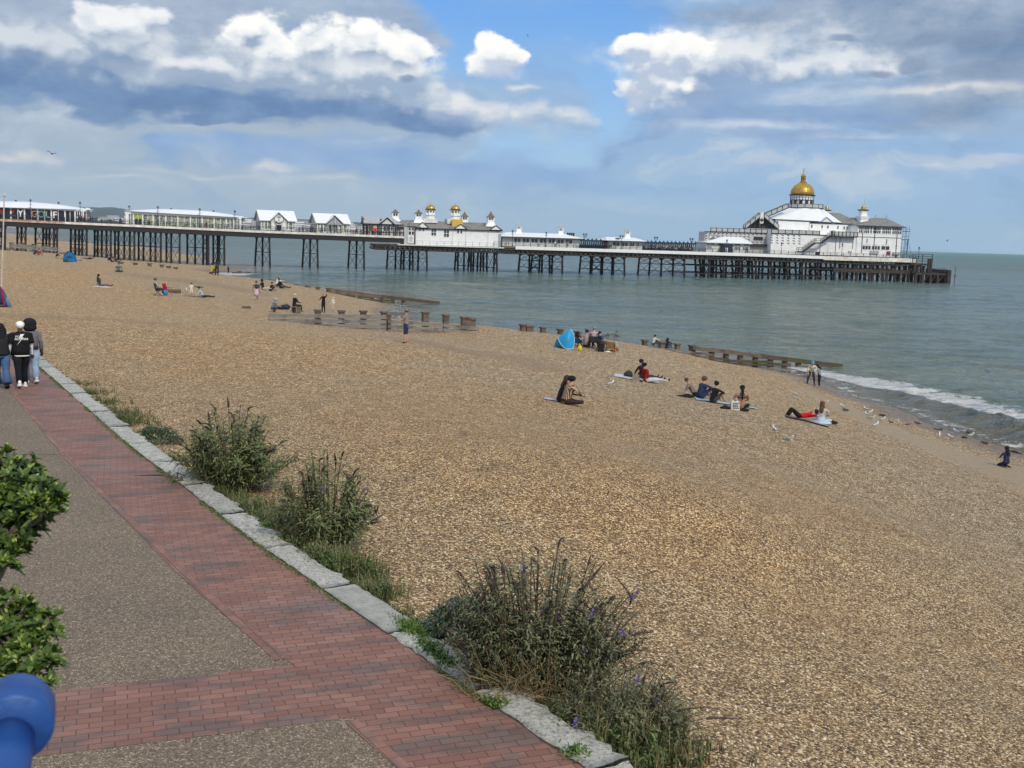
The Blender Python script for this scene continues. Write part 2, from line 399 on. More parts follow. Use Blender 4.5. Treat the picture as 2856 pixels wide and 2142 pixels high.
def polar(name, azs, rs, zf, attrs, mat_):
    A, R_ = np.meshgrid(azs, rs); X = R_ * np.sin(A); Y = R_ * np.cos(A)
    Z = zf(X.ravel(), Y.ravel()).reshape(X.shape)
    nr, na = X.shape
    v = np.stack([X, Y, Z], -1).reshape(-1, 3)
    i = np.arange(nr - 1)[:, None] * na + np.arange(na - 1)[None]
    f = np.stack([i, i + 1, i + 1 + na, i + na], -1).reshape(-1, 4)[:, ::-1]
    me = bpy.data.meshes.new(name)
    me.vertices.add(len(v)); me.vertices.foreach_set('co', v.ravel())
    me.loops.add(f.size); me.loops.foreach_set('vertex_index', f.ravel())
    me.polygons.add(len(f)); me.polygons.foreach_set('loop_start', np.arange(0, f.size, 4)); me.polygons.foreach_set('use_smooth', np.ones(len(f), bool))
    for k, fn in attrs.items():
        a = me.attributes.new(k, 'FLOAT', 'POINT'); a.data.foreach_set('value', fn(v[:, 0], v[:, 1], v[:, 2]).astype(np.float32))
    me.materials.append(mat_); me.update(); me.validate()
    o = bpy.data.objects.new(name, me); C.objects.link(o); return o
# ------------------------------------------------------------------ shingle
SAND = [at(*q)[:2] for q in [(2230, 1095, .5), (2330, 1130, .6), (2450, 1190, .8), (2600, 1245, .8), (2740, 1290, .8), (2856, 1330, .7), (3050, 1420, .7)]]
TRACK = [ground(*q)[:2] for q in [(1120, 945), (1230, 965), (1330, 985), (1440, 1000), (1540, 1030)]]
TRACK2 = [ground(*q)[:2] for q in [(440, 775), (520, 785), (620, 800), (690, 812)]]
TRACK3 = [ground(*q)[:2] for q in [(0, 875), (160, 885), (420, 900)]]
def a_sand(x, y, z):
    d, t, s = seg_dist(x, y, SAND); w = 0.42 + 0.32 * t
    return smoothstep(1.35, 0.75, (d + fbm(x * 0.8, y * 0.8) * 1.3) / w)
def a_fine(x, y, z):
    a = smoothstep(2.4, 0.5, seg_dist(x, y, TRACK)[0] + fbm(x * .3, y * .3) * 3)
    b = smoothstep(5.0, 1.0, seg_dist(x, y, TRACK2)[0] + fbm(x * .2, y * .2) * 5)
    c = smoothstep(2.5, 0.8, seg_dist(x, y, TRACK3)[0] + fbm(x * .2, y * .2) * 3)
    return np.clip(np.maximum(np.maximum(a, b), c * .7), 0, 1)
def a_wet(x, y, z): return smoothstep(0.55, 0.12, z + 0.25 * fbm(x * .5, y * .5))
def shingle_mat():
    M, t, b = mat('shingle'); p = t.wpos(); px, py, pz = t.sep(p)[:3]
    p2 = t.vmath('MULTIPLY', p, (1, 1, 0.35))
    wob = t.vmath('ADD', p2, t.vmath('SCALE', t.vmath('SUBTRACT', t.noise(p, 14, 2, out='Color'), (0.5, 0.5, 0.5)), 0.045))
    n = t.new('ShaderNodeTexVoronoi'); t.put(n.inputs['Vector'], wob); n.inputs['Scale'].default_value = 38
    dist, colr = n.outputs['Distance'], n.outputs['Color']
    n2 = t.new('ShaderNodeTexVoronoi'); t.put(n2.inputs['Vector'], wob); n2.inputs['Scale'].default_value = 14
    c2 = n2.outputs['Color']
    r1 = t.sep(colr)[0]; r2 = t.sep(colr)[1]; r3 = t.sep(c2)[0]
    stone = [(0.0, (0.065, 0.040, 0.022)), (0.15, (0.145, 0.092, 0.048)), (0.38, (0.285, 0.190, 0.098)), (0.60, (0.42, 0.305, 0.165)), (0.78, (0.62, 0.49, 0.30)), (0.92, (0.88, 0.77, 0.55)), (1.0, (0.96, 0.91, 0.76))]
    far = t.sstep(py, 14.0, 50.0)
    idx = t.math('ADD', t.math('MULTIPLY', r1, t.math('SUBTRACT', 1.0, t.math('MULTIPLY', far, 0.35))), t.math('MULTIPLY', r3, t.math('MULTIPLY', far, 0.35)))
    idx = t.math('MULTIPLY_ADD', t.math('SUBTRACT', idx, 0.5), t.math('MULTIPLY_ADD', far, 0.35, 1.0), 0.5, clamp=True)
    col = t.ramp(idx, stone)
    # colour drift across the beach: orange-brown and paler grey lenses
    big = t.noise(t.vmath('MULTIPLY', p, (0.5, 0.35, 0)), 0.35, 6, 0.65)
    grey = t.sstep(big, 0.50, 0.66); col = t.mix(t.math('MULTIPLY', grey, 0.5), col, t.mix(1.0, col, (0.95, 1.0, 1.08), 'MULTIPLY'))
    # paler grey stone in the lens behind and beside the groyne
    warm = t.sstep(t.noise(p, 0.11, 4), 0.55, 0.42); col = t.mix(t.math('MULTIPLY', warm, 0.5), col, t.mix(1.0, col, (1.06, 0.95, 0.80), 'MULTIPLY'))
    patch = t.noise(t.vmath('MULTIPLY', p, (1, 0.6, 0)), 1.6, 5, 0.6)
    col = t.mix(1.0, col, t.ramp(patch, [(0.3, (0.80, 0.80, 0.80)), (0.7, (1.15, 1.15, 1.15))]), 'MULTIPLY')
    clump = t.math('ADD', t.math('MULTIPLY', t.noise(t.vmath('MULTIPLY', p, (1, 0.5, 0)), 5.0, 3, 0.8), 0.5), t.math('MULTIPLY', t.noise(t.vmath('MULTIPLY', p, (1, 0.4, 0)), 15.0, 2, 0.8), 0.5))
    cf = t.ramp(clump, [(0.38, (0.46, 0.44, 0.42)), (0.5, (1, 1, 1)), (0.62, (1.75, 1.72, 1.65))])
    col = t.mix(t.sstep(py, 14.0, 45.0, 0.06, 0.8), col, t.mix(1.0, col, cf, 'MULTIPLY'))
    gapk = t.sstep(dist, 0.62, 0.36); col = t.mix(t.math('SUBTRACT', 1.0, gapk), col, t.mix(1.0, col, (0.45, 0.42, 0.4), 'MULTIPLY'))
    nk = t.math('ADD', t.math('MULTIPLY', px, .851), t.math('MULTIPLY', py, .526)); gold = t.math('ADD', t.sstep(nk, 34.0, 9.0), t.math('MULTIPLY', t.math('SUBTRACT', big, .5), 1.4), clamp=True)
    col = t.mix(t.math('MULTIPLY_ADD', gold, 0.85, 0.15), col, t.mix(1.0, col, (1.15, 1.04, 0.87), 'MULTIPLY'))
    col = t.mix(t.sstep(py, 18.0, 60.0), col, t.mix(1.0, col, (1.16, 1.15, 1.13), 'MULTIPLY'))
    fine = t.attr('fine'); fcol = t.mix(1.0, t.ramp(t.noise(p, 30, 4, 0.7), [(0.3, (0.16, 0.105, 0.058)), (0.7, (0.34, 0.235, 0.14))]), (1, 1, 1), 'MULTIPLY')
    col = t.mix(t.math('MULTIPLY', fine, 0.62), col, fcol)
    sand = t.attr('sand'); scol = t.ramp(t.noise(p, 9, 6, 0.7), [(0.3, (0.22, 0.165, 0.105)), (0.7, (0.34, 0.265, 0.175))])
    col = t.mix(t.math('MULTIPLY', sand, 0.85), col, scol)
    wet = t.attr('wet'); col = t.mix(t.math('MULTIPLY', wet, 0.85), col, t.mix(1.0, col, (0.50, 0.46, 0.44), 'MULTIPLY'))
    t.put(b.inputs['Base Color'], col)
    t.put(b.inputs['Roughness'], t.math('SUBTRACT', 0.78, t.math('MULTIPLY', wet, 0.42)))
    b.inputs['Specular IOR Level'].default_value = 0.35
    h = t.math('ADD', t.math('MULTIPLY', t.math('SUBTRACT', 0.8, dist), t.math('MULTIPLY_ADD', r2, 0.6, 0.5)), t.math('MULTIPLY', r3, 0.35))
    h = t.math('MULTIPLY', h, t.math('SUBTRACT', 1.0, t.math('MULTIPLY', sand, 0.85)))
    dent = t.noise(t.vmath('MULTIPLY', p, (1, 1, 0)), 2.4, 3, 0.55)
    nb = t.bump(dent, 0.55, 0.10)
    t.put(b.inputs['Normal'], t.bump(h, 0.9, 0.03, nb))
    return M
M_SH = shingle_mat()
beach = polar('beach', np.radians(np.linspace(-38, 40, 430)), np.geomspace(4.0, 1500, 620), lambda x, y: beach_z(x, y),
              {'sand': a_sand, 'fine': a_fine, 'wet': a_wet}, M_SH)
tag(beach, kind='structure')
# ------------------------------------------------------------------ promenade
CRS = math.atan2(0.345, 0.94)      # direction of the brick courses
def rotate_xy(t, p, ang, off=(0, 0)):
    x, y, z = t.sep(p)[:3]; ca, sa = math.cos(ang), math.sin(ang)
    u = t.math('ADD', t.math('MULTIPLY', x, ca), t.math('MULTIPLY', y, sa)); v = t.math('SUBTRACT', t.math('MULTIPLY', y, ca), t.math('MULTIPLY', x, sa))
    return t.comb(u, v, 0.0)
def resin_mat():
    M, t, b = mat('resin_gravel'); p = t.wpos()
    n = t.new('ShaderNodeTexVoronoi'); t.put(n.inputs['Vector'], p); n.inputs['Scale'].default_value = 92
    r = t.sep(n.outputs['Color'])[0]
    r = t.math('MULTIPLY_ADD', t.math('SUBTRACT', t.noise(p, 26, 2, 0.7), 0.5), 0.9, r)
    col = t.ramp(r, [(0.0, (0.078, 0.055, 0.036)), (0.35, (0.132, 0.098, 0.066)), (0.65, (0.176, 0.134, 0.092)), (0.88, (0.238, 0.186, 0.130)), (1.0, (0.44, 0.36, 0.26))])
    big = t.noise(p, 0.5, 6, 0.6); col = t.mix(1.0, col, t.ramp(big, [(0.3, (0.86, 0.86, 0.88)), (0.7, (1.08, 1.07, 1.04))]), 'MULTIPLY')
    st = t.sstep(t.noise(p, 1.7, 7, 0.7), 0.60, 0.72); col = t.mix(t.math('MULTIPLY', st, 0.25), col, (0.09, 0.075, 0.06))
    t.put(b.inputs['Base Color'], col); b.inputs['Roughness'].default_value = 0.8
    t.put(b.inputs['Normal'], t.bump(n.outputs['Distance'], 0.5, 0.004)); return M
def brick_mat(name='brick_paving', along=None):
    M, t, b = mat(name); p = t.wpos()
    q = rotate_xy(t, p, CRS if along is None else along)
    jit = t.vmath('SCALE', t.vmath('SUBTRACT', t.noise(p, 5.0, 2, out='Color'), (0.5, 0.5, 0.5)), 0.014)
    q = t.vmath('ADD', q, jit)
    n = t.new('ShaderNodeTexBrick'); t.put(n.inputs['Vector'], q)
    n.offset = 0.5; n.inputs['Scale'].default_value = 1.0; n.inputs['Brick Width'].default_value = 0.205; n.inputs['Row Height'].default_value = 0.103
    n.inputs['Mortar Size'].default_value = 0.0045; n.inputs['Mortar Smooth'].default_value = 0.35; n.inputs['Bias'].default_value = 0.0
    n.inputs['Color1'].default_value = (0, 0, 0, 1); n.inputs['Color2'].default_value = (1, 1, 1, 1); n.inputs['Mortar'].default_value = (0.5, 0.5, 0.5, 1)
    f = n.outputs['Color']; mort = n.outputs['Fac']
    dark = t.sstep(t.math('ADD', t.noise(t.vmath('MULTIPLY', q, (0.55, 1.6, 1)), 1.5, 4, 0.6), t.math('MULTIPLY', t.sep(f)[0], 0.12)), 0.55, 0.68)
    col = t.ramp(t.sep(f)[0], [(0.0, (0.195, 0.090, 0.067)), (0.5, (0.242, 0.116, 0.086)), (1.0, (0.285, 0.145, 0.108))])
    col = t.mix(t.math('MULTIPLY', dark, 0.85), col, t.ramp(t.sep(f)[0], [(0, (0.092, 0.066, 0.060)), (1, (0.145, 0.100, 0.088))]))
    sp = t.noise(p, 70, 3, 0.7); col = t.mix(1.0, col, t.ramp(sp, [(0.3, (0.84, 0.84, 0.84)), (0.7, (1.12, 1.12, 1.12))]), 'MULTIPLY')
    drt = t.noise(p, 0.9, 5, 0.6); col = t.mix(t.sstep(drt, 0.5, 0.75, 0, 0.35), col, (0.20, 0.165, 0.15))
    col = t.mix(mort, col, (0.078, 0.052, 0.044))
    t.put(b.inputs['Base Color'], col); b.inputs['Roughness'].default_value = 0.72
    t.put(b.inputs['Normal'], t.bump(t.math('SUBTRACT', t.math('MULTIPLY', sp, 0.15), mort), 0.8, 0.006)); return M
M_RES, M_BRK = resin_mat(), brick_mat()
def strip(name, la, lb, z, mat_, thick=0.0):
    mb = MB(); n = len(la)
    mb.v = [(a[0], a[1], z) for a in la] + [(b[0], b[1], z) for b in lb]
    mb.f = [(i, n + i, n + i + 1, i + 1) for i in range(n - 1)]; mb.m = [0] * len(mb.f)
    if thick:
        o = len(mb.v); mb.v += [(v[0], v[1], z - thick) for v in mb.v]
        mb.f += [(i, i + 1, i + 1 + o, i + o) for i in range(n - 1)] + [(n + i + 1, n + i, n + i + o, n + i + 1 + o) for i in range(n - 1)]; mb.m = [0] * len(mb.f)
    return mb.build(name, mat_)
kin = kerb_off(0.0); kb = [(x, y) for x, y in kin]
BW = 1.16
bl = kerb_off(-BW)
tag(strip('promenade', kerb_off(-26), kerb_off(-0.02), PROM_Z - 0.004, M_RES, 0.5), kind='structure')
tag(strip('brick_path', bl, kerb_off(0.07), PROM_Z, M_BRK), kind='structure')
# edging course along the inner side
a1 = math.atan2(0.84, -0.545)
M_BRK2 = brick_mat('brick_edging', a1)
_ea = at(850, 1865, PROM_Z).to_2d(); _eb = at(1010, 2000, PROM_Z).to_2d()
def edging(sel):
    A, B = kerb_off(-BW - 0.11), bl; out = []
    def cut(P):
        Q = []
        for i in range(len(P) - 1):
            for k in range(24): t = k / 24; Q.append((P[i][0] * (1 - t) + P[i + 1][0] * t, P[i][1] * (1 - t) + P[i + 1][1] * t))
        return Q
    A, B = cut(A), cut(B); keep = [i for i in range(len(A)) if sel(Vector(A[i]).dot(cn))]
    return [A[i] for i in keep], [B[i] for i in keep]
cd = Vector((math.cos(CRS), math.sin(CRS))); cn = Vector((-cd.y, cd.x))
for sel in (lambda v: v > _ea.dot(cn) + .05, lambda v: v < _eb.dot(cn) - .05):
    A_, B_ = edging(sel); tag(strip('path_edging', A_, B_, PROM_Z + 0.002, M_BRK2), kind='structure')
cd = Vector((math.cos(CRS), math.sin(CRS))); cn = Vector((-cd.y, cd.x))
base = at(180, 1925, PROM_Z).to_2d(); base_hi = base.dot(cn)
lo = at(500, 2060, PROM_Z).to_2d().dot(cn); hi = (at(500, 1885, PROM_Z).to_2d().dot(cn) + base_hi) / 2
mb = MB()
def on_line(c_, d_):  # point with normal offset c_ at along d_
    return cd * d_ + cn * c_
s_end_hi = at(850, 1865, PROM_Z).to_2d().dot(cd); s_end_lo = at(1010, 2000, PROM_Z).to_2d().dot(cd)
p1, p2 = on_line(lo, -30), on_line(lo, s_end_lo + 0.25); p3, p4 = on_line(hi, s_end_hi + 0.25), on_line(hi, -30)
mb.quad((*p1, PROM_Z - 0.002), (*p2, PROM_Z - 0.002), (*p3, PROM_Z - 0.002), (*p4, PROM_Z - 0.002))
tag(mb.build('brick_crossing', M_BRK), kind='structure')
# a saw-cut joint across the resin surface
ja, jb = at(-40, 1269, PROM_Z), at(205, 1266, PROM_Z); jd = (jb - ja).normalized(); jn = Vector((-jd.y, jd.x, 0)) * 0.008
ja = ja - jd * 12; jb = jb + jd * 0.25
M_JNT = simple('joint_filler', (0.03, 0.026, 0.022), 0.9)
mb = MB(); mb.quad(ja - jn, jb - jn, jb + jn, ja + jn); mb.v = [(v[0], v[1], PROM_Z - 0.001) for v in mb.v]
tag(mb.build('pavement_joint', M_JNT), kind='structure')
# ------------------------------------------------------------------ kerb stones
def stone_mat(name, tint, lich=0.5):
    M, t, b = mat(name); p = t.wpos()
    a = t.noise(p, 6.0, 8, 0.72); c_ = t.noise(p, 26.0, 7, 0.78); v = t.voro(p, 30)
    col = t.ramp(a, [(0.3, tuple(x * 0.62 for x in tint)), (0.5, tint), (0.7, tuple(min(1, x * 1.25) for x in tint))])
    pit = t.sstep(c_, 0.60, 0.50 - 0.04 * lich)
    col = t.mix(t.math('MULTIPLY', pit, 0), col, col)
    col = t.mix(t.sstep(c_, 0.515, 0.56, 0, 0.8 * lich), col, (0.10, 0.10, 0.088))
    mg = t.sstep(t.noise(p, 2.3, 6, 0.7), 0.56, 0.68, 0, lich * .8); col = t.mix(mg, col, (0.17, 0.17, 0.13))
    t.put(b.inputs['Base Color'], col); b.inputs['Roughness'].default_value = 0.9
    t.put(b.inputs['Normal'], t.bump(t.math('ADD', c_, t.math('MULTIPLY', a, 1.5)), 0.9, 0.02)); return M
M_ST = [stone_mat('limestone_pale', (0.47, 0.46, 0.41), 0.8), stone_mat('limestone_rough', (0.41, 0.40, 0.355), 1.0), stone_mat('limestone_smooth', (0.37, 0.365, 0.33), 0.2)]
def along_kerb(pts, d):
    L = 0
    for i in range(len(pts) - 1):
        a, b = Vector(pts[i]), Vector(pts[i + 1]); l = (b - a).length
        if d <= L + l: 
            t = (b - a) / l; return a + t * (d - L), t
        L += l
    return Vector(pts[-1]), t
krg = random.Random(3); d = 5.0; k = 0
while d < 62 and k < 60:
    ln = krg.uniform(1.35, 2.1)
    P, T = along_kerb(KERB, d); P2, _ = along_kerb(KERB, d + ln); T = (P2 - P).normalized(); N = Vector((T.y, -T.x))
    mb = MB(); nl, nw = 14, 5; W = 0.425; H = 0.035 + krg.uniform(-.008, .010); ragged = 1.25 if k % 5 else 0.35
    ll = (P2 - P).length - 0.018
    top = []
    for i in range(nl + 1):
        for j in range(nw + 1):
            u = i / nl * ll; v = j / nw * W
            ex = (krg.uniform(-1, 1) * 0.022 * ragged)
            if j == 0: v += 0.006 + abs(ex)
            if j == nw: v += ex * 2.2 - 0.01
            if i == 0: u += abs(ex) * .7
            if i == nl: u -= abs(ex) * .7
            z = H + krg.uniform(-1, 1) * 0.004 * ragged
            if j in (0, nw) or i in (0, nl): z -= 0.012 + krg.random() * 0.012 * ragged
            q = P + T * u + N * v; top.append((q.x, q.y, PROM_Z + z))
    mb.v = list(top); w_ = nw + 1
    mb.f = [(i * w_ + j, i * w_ + j + 1, (i + 1) * w_ + j + 1, (i + 1) * w_ + j) for i in range(nl) for j in range(nw)]
    mb.f = [f[::-1] for f in mb.f]
    rim = [i * w_ for i in range(nl + 1)] + [nl * w_ + j for j in range(1, w_)] + [i * w_ + nw for i in range(nl - 1, -1, -1)] + [j for j in range(nw - 1, 0, -1)]
    o = len(mb.v); mb.v += [(top[r][0], top[r][1], PROM_Z - 0.42) for r in rim]
    for i in range(len(rim)):
        j = (i + 1) % len(rim); mb.f.append((rim[i], rim[j], o + j, o + i))
    c_ = sum((Vector(v) for v in mb.v), Vector()) / len(mb.v); mb.v = [tuple(Vector(v) - c_) for v in mb.v]; mb.m = [0] * len(mb.f)
    ob = mb.build('kerb_stone', M_ST[krg.choice([0, 0, 1])] if not (13.2 < d < 15.0) else M_ST[2], loc=c_, smooth=True)
    KERBS = globals().setdefault('KERBS', []); KERBS.append((d, ob)); d += ln; k += 1
# ------------------------------------------------------------------ sea
BRK = [at(*q, 0)[:2] for q in [(2180, 1020), (2300, 1052), (2400, 1078), (2500, 1098), (2600, 1123), (2700, 1155), (2770, 1180), (2856, 1206), (3000, 1250)]]
BAY3 = [at(*q, 0)[:2] for q in [(618, 766), (640, 764), (662, 763)]]
BAY2 = [at(*q, 0)[:2] for q in [(1000, 826), (1045, 838), (1072, 850), (1092, 868)]]
def a_brk(x, y):
    d, t, s = seg_dist(x, y, BRK); return d, t, s
def sea_z(x, y):
    r = np.hypot(x, y); fade = smoothstep(900, 150, r)
    u = x * 0.25 - y * 0.97
    z = 0.42 * fbm(x / 5.5, y / 2.6, 4) + 0.45 * fbm(x / 15, y / 7, 3) + 0.05 * fbm(x / 1.6, y / .8, 3) * smoothstep(130, 70, r)
    d, t, s = a_brk(x, y)
    dd = d * s
    amp = np.interp(t, [0, 2, 4, 5.5, 6.5, 8], [0.08, 0.30, 0.60, 0.90, 1.0, 0.9])
    prof = np.where(dd > 0, np.exp(-(dd / 1.5) ** 2), np.exp(-(dd / 0.8) ** 2))
    z2 = z * fade + amp * 1.15 * prof * (0.85 + 0.6 * fbm(x * 1.1, y * 1.1, 3))
    g = beach_z(x, y)
    sh = smoothstep(0.9, 0.1, -g)
    z2 = z2 * (1 - sh * 0.75) + 0.03 * sh
    return z2
def a_foam(x, y, z):
    d, t, s = a_brk(x, y); dd = d * s
    wid = np.interp(t, [0, 1, 2, 4, 5.2, 5.8, 6.15], [2.0, 3.4, 5.0, 6.0, 5.2, 2.8, 0.0]) * (1 + .8 * fbm(x * .5, y * .5, 3))
    a = np.where(dd < 0, smoothstep(1.35, 0.05, -dd / np.maximum(wid, .05)) * .95, smoothstep(0.5, 0.05, d)) * (wid > 0.02)
    a = a * smoothstep(-0.3, 0.3, t)
    g = beach_z(x, y)
    run = smoothstep(-0.02, -0.06, g) * smoothstep(-0.35, -0.08, g) * 0.50 * smoothstep(200, 130, np.hypot(x, y))
    trail = np.where(dd < 0, smoothstep(7.0, 1.0, -dd), smoothstep(0.8, 0, d)) * 0.44 * smoothstep(6.0, 5.2, t)
    d2 = seg_dist(x, y, BAY2)[0]; b = smoothstep(8, 1.0, d2) * 0.50
    b = np.maximum(b, smoothstep(7, 1.5, seg_dist(x, y, BAY3)[0]) * 1.3)
    far = smoothstep(-0.5, -0.05, g) * 0.45
    return np.clip(np.maximum(np.maximum(np.maximum(a * 1.45, run), np.maximum(trail, b)), far * 0.8), 0, 1.5)
def a_shal(x, y, z): return smoothstep(-1.1, 0.05, beach_z(x, y))
def sea_mat():
    M, t, b = mat('sea_water'); p = t.wpos(); px, py, pz = t.sep(p)[:3]
    r = t.vmath('LENGTH', p)
    q = t.vmath('MULTIPLY', p, (0.45, 1.0, 1.0))
    n1 = t.noise(q, 0.55, 5, 0.6, dist=0.4); n2 = t.noise(q, 2.6, 4, 0.6, dist=0.5); n3 = t.noise(q, 0.13, 5, 0.6)
    n4 = t.noise(t.vmath('MULTIPLY', p, (0.3, 1.0, 1.0)), 0.035, 6, 0.62)
    # turbid green water, patches of sediment
    near = t.sstep(r, 40, 260); deep = t.sstep(r, 320, 2500)
    body = t.mix(near, (0.175, 0.225, 0.190), (0.135, 0.205, 0.192))
    body = t.mix(deep, body, (0.050, 0.145, 0.115))
    body = t.mix(t.sstep(n4, 0.42, 0.62), body, t.mix(1.0, body, (1.35, 1.22, 1.12), 'MULTIPLY'))
    body = t.mix(t.sstep(n3, 0.58, 0.40, 0, 0.5), body, t.mix(1.0, body, (0.72, 0.82, 0.80), 'MULTIPLY'))
    sh = t.attr('shallow'); body = t.mix(t.math('MULTIPLY', sh, 0.75), body, (0.20, 0.165, 0.125))
    fo = t.attr('foam')
    fn = t.math('ADD', t.math('MULTIPLY', t.noise(t.vmath('MULTIPLY', p, (1, .8, 1)), 1.6, 8, 0.72, dist=0.6), 0.75), t.math('MULTIPLY', t.noise(p, 9, 4, 0.7), 0.25))
    fm = t.sstep(t.math('ADD', fo, t.math('MULTIPLY', t.math('SUBTRACT', fn, 0.5), 3.2)), 0.46, 0.80)
    # scattered small white caps
    t.put(b.inputs['Base Color'], t.mix(fm, body, (0.80, 0.82, 0.82)))
    t.put(b.inputs['Roughness'], t.math('MAXIMUM', t.math('MULTIPLY', fm, 0.7), t.math('MULTIPLY_ADD', t.sstep(r, 60, 900), 0.20, 0.12)))
    b.inputs['IOR'].default_value = 1.33; b.inputs['Specular IOR Level'].default_value = 0.5
    n5 = t.noise(t.vmath('MULTIPLY', p, (0.30, 1.0, 1.0)), 0.22, 6, 0.62, dist=0.5)
    h = t.math('ADD', t.math('MULTIPLY', n1, 1.0), t.math('MULTIPLY', n2, 0.28)); h = t.math('ADD', h, t.math('MULTIPLY', n3, 1.6)); h = t.math('ADD', h, t.math('MULTIPLY', n5, 3.0))
    t.put(b.inputs['Normal'], t.bump(h, t.sstep(r, 3500, 150, 0.6, 1.0), 4.0)); return M
sea = polar('sea', np.radians(np.concatenate([np.linspace(-60, -30, 20)[:-1], np.linspace(-30, 31, 520), np.linspace(31, 75, 24)[1:]])),
            np.concatenate([np.geomspace(20, 46, 40)[:-1], np.geomspace(46, 110, 330)[:-1], np.geomspace(110, 480, 300)[:-1], np.geomspace(480, 13500, 60)]), sea_z, {'foam': a_foam, 'shallow': a_shal}, sea_mat())
tag(sea, kind='structure')
# ------------------------------------------------------------------ far land
def hills():
    M, t, b = mat('downland'); p = t.wpos()
    c = t.ramp(t.noise(p, 0.0022, 7, 0.65), [(0.35, (0.016, 0.024, 0.016)), (0.5, (0.026, 0.036, 0.022)), (0.65, (0.048, 0.058, 0.034))])
    t.put(b.inputs['Base Color'], c); b.inputs['Roughness'].default_value = 0.95; b.inputs['Specular IOR Level'].default_value = 0
    prof = [(-700, 596), (-300, 590), (0, 580), (120, 581), (215, 580), (245, 577), (300, 580), (360, 585), (480, 598), (600, 605), (700, 608), (800, 611), (880, 613), (960, 618), (1010, 621), (1050, 628), (1100, 640), (1160, 655)]
    azs = []; Z = []
    xs = np.linspace(-700, 1160, 160); ys = np.interp(xs, [a[0] for a in prof], [a[1] for a in prof])
    v = []; rows = [(5600, -1.0), (6000, .06), (6500, 0.30), (7000, 0.62), (7600, .92), (8200, 1.0), (9500, 0.7), (11000, -0.05)]
    for (R_, k) in rows:
        for x, y in zip(xs, ys):
            d = ray(x, y); d = d / d.y; top = ZC + d.z * 8200
            nz = fbm(np.array([x / 45.0 + R_ / 700]), np.array([R_ / 900.0]), 4)[0]
            v.append((d.x * R_, R_, max(-20, top * k * (1 + 0.35 * nz * (k < 1))) if k > 0 else -20))
    n = len(xs); f = [(i * n + j, i * n + j + 1, (i + 1) * n + j + 1, (i + 1) * n + j) for i in range(len(rows) - 1) for j in range(n - 1)]
    mb = MB(); mb.v = v; mb.f = f; mb.m = [0] * len(f); tag(mb.build('hills', M, smooth=True), kind='structure')
    # low wooded shore and pale town strung along its foot
    M2 = simple('far_wood', (0.035, 0.045, 0.022), 0.95, var=0.4, scale=0.02)
    rg = random.Random(4); mb = MB()
    for i in range(420):
        x = rg.uniform(-500, 420) if i < 300 else rg.uniform(420, 1080); Y = rg.uniform(2600, 3300) if x < 420 else rg.uniform(4300, 5200)
        d = ray(x, 600); X = d.x / d.y * Y; h = rg.uniform(10, 26) * (1 if x < 330 else .5); w = rg.uniform(18, 50)
        mb.ell((X, Y, 1), (w, w * .7, h), 7, 5)
    tag(mb.build('far_woodland', M2, smooth=True), 'dark low trees strung along the far shore under the blue hills', 'woodland', kind='stuff')
    mb = MB(); mats_ = [simple('far_wall_white', (0.85, 0.84, 0.82), 0.8), simple('far_wall_grey', (0.42, 0.42, 0.43), 0.8), simple('far_roof', (0.25, 0.16, 0.13), 0.8)]
    for i in range(900):
        x = rg.uniform(270, 1120); Y = rg.uniform(4300, 5600); d = ray(x, 600); X = d.x / d.y * Y
        if x > 1040 and rg.random() < .5: continue
        w, h = rg.uniform(8, 30), rg.uniform(6, 16); z = (Y - 4300) / 1300 * rg.uniform(0, 62)
        mb.box(X - w, X + w, Y - 8, Y + 8, 0, z + h, rg.choice([0, 0, 1])); mb.box(X - w * 1.02, X + w * 1.02, Y - 9, Y + 9, z + h, z + h + 2.5, 2 if rg.random() < .5 else 1)
    for i in range(160):
        x = rg.uniform(-100, 330); Y = rg.uniform(2500, 2600); d = ray(x, 600); X = d.x / d.y * Y; w = rg.uniform(5, 12)
        mb.box(X - w, X + w, Y - 6, Y + 6, 0, rg.uniform(5, 9), rg.choice([0, 1]))
    tag(mb.build('far_town', mats_), 'pale houses of a distant town massed below the hills', 'town', kind='stuff')
    mb = MB(); rows = []
    fs = [(-3500, 2450), (-1500, 2450), (-900, 2480), (-560, 3000), (-620, 4200), (-480, 4250), (-420, 5200), (-500, 6200), (-5200, 6200)]
    mb.v = [(x, y, 1.2) for x, y in fs] + [(x, y, -3) for x, y in fs]; n = len(fs); mb.f = [tuple(range(n))] + [(i, (i + 1) % n, n + (i + 1) % n, n + i) for i in range(n)]; mb.m = [0] * len(mb.f)
    tag(mb.build('far_shore', simple('far_shingle', (0.22, 0.20, 0.15), 0.95, scale=0.01)), kind='structure')
hills()
# ================================================================== the pier
PA = math.atan(0.19); PAX = Vector((math.cos(PA), math.sin(PA), 0)); PBX = Vector((-math.sin(PA), math.cos(PA), 0)); PO = Vector((0, 298, 0))
def PW(px, py, d=0.0):
    """photograph point -> pier coordinates (along, away, up) in the vertical plane d metres behind the front edge"""
    r = ray(px, py); t = (d + PO.dot(PBX)) / r.dot(PBX); q = r * t; q.z += ZC
    return Vector(((q - PO).dot(PAX), d, q.z))
def PWorld(s, d, z): return PO + PAX * s + PBX * d + Vector((0, 0, z))
M_WH = simple('white_paint', (0.80, 0.82, 0.82), 0.55, var=0.10, scale=0.8)
M_WH2 = simple('white_paint_weathered', (0.66, 0.68, 0.66), 0.7, var=0.22, scale=1.2)
M_FASC = simple('fascia_paint_flaking', (0.66, 0.66, 0.62), 0.8, var=0.5, scale=0.7, warm=(0.50, 0.45, 0.38))
M_RUST = simple('fascia_rusty', (0.55, 0.42, 0.32), 0.8, var=0.5, scale=1.0, warm=(0.25, 0.11, 0.06))
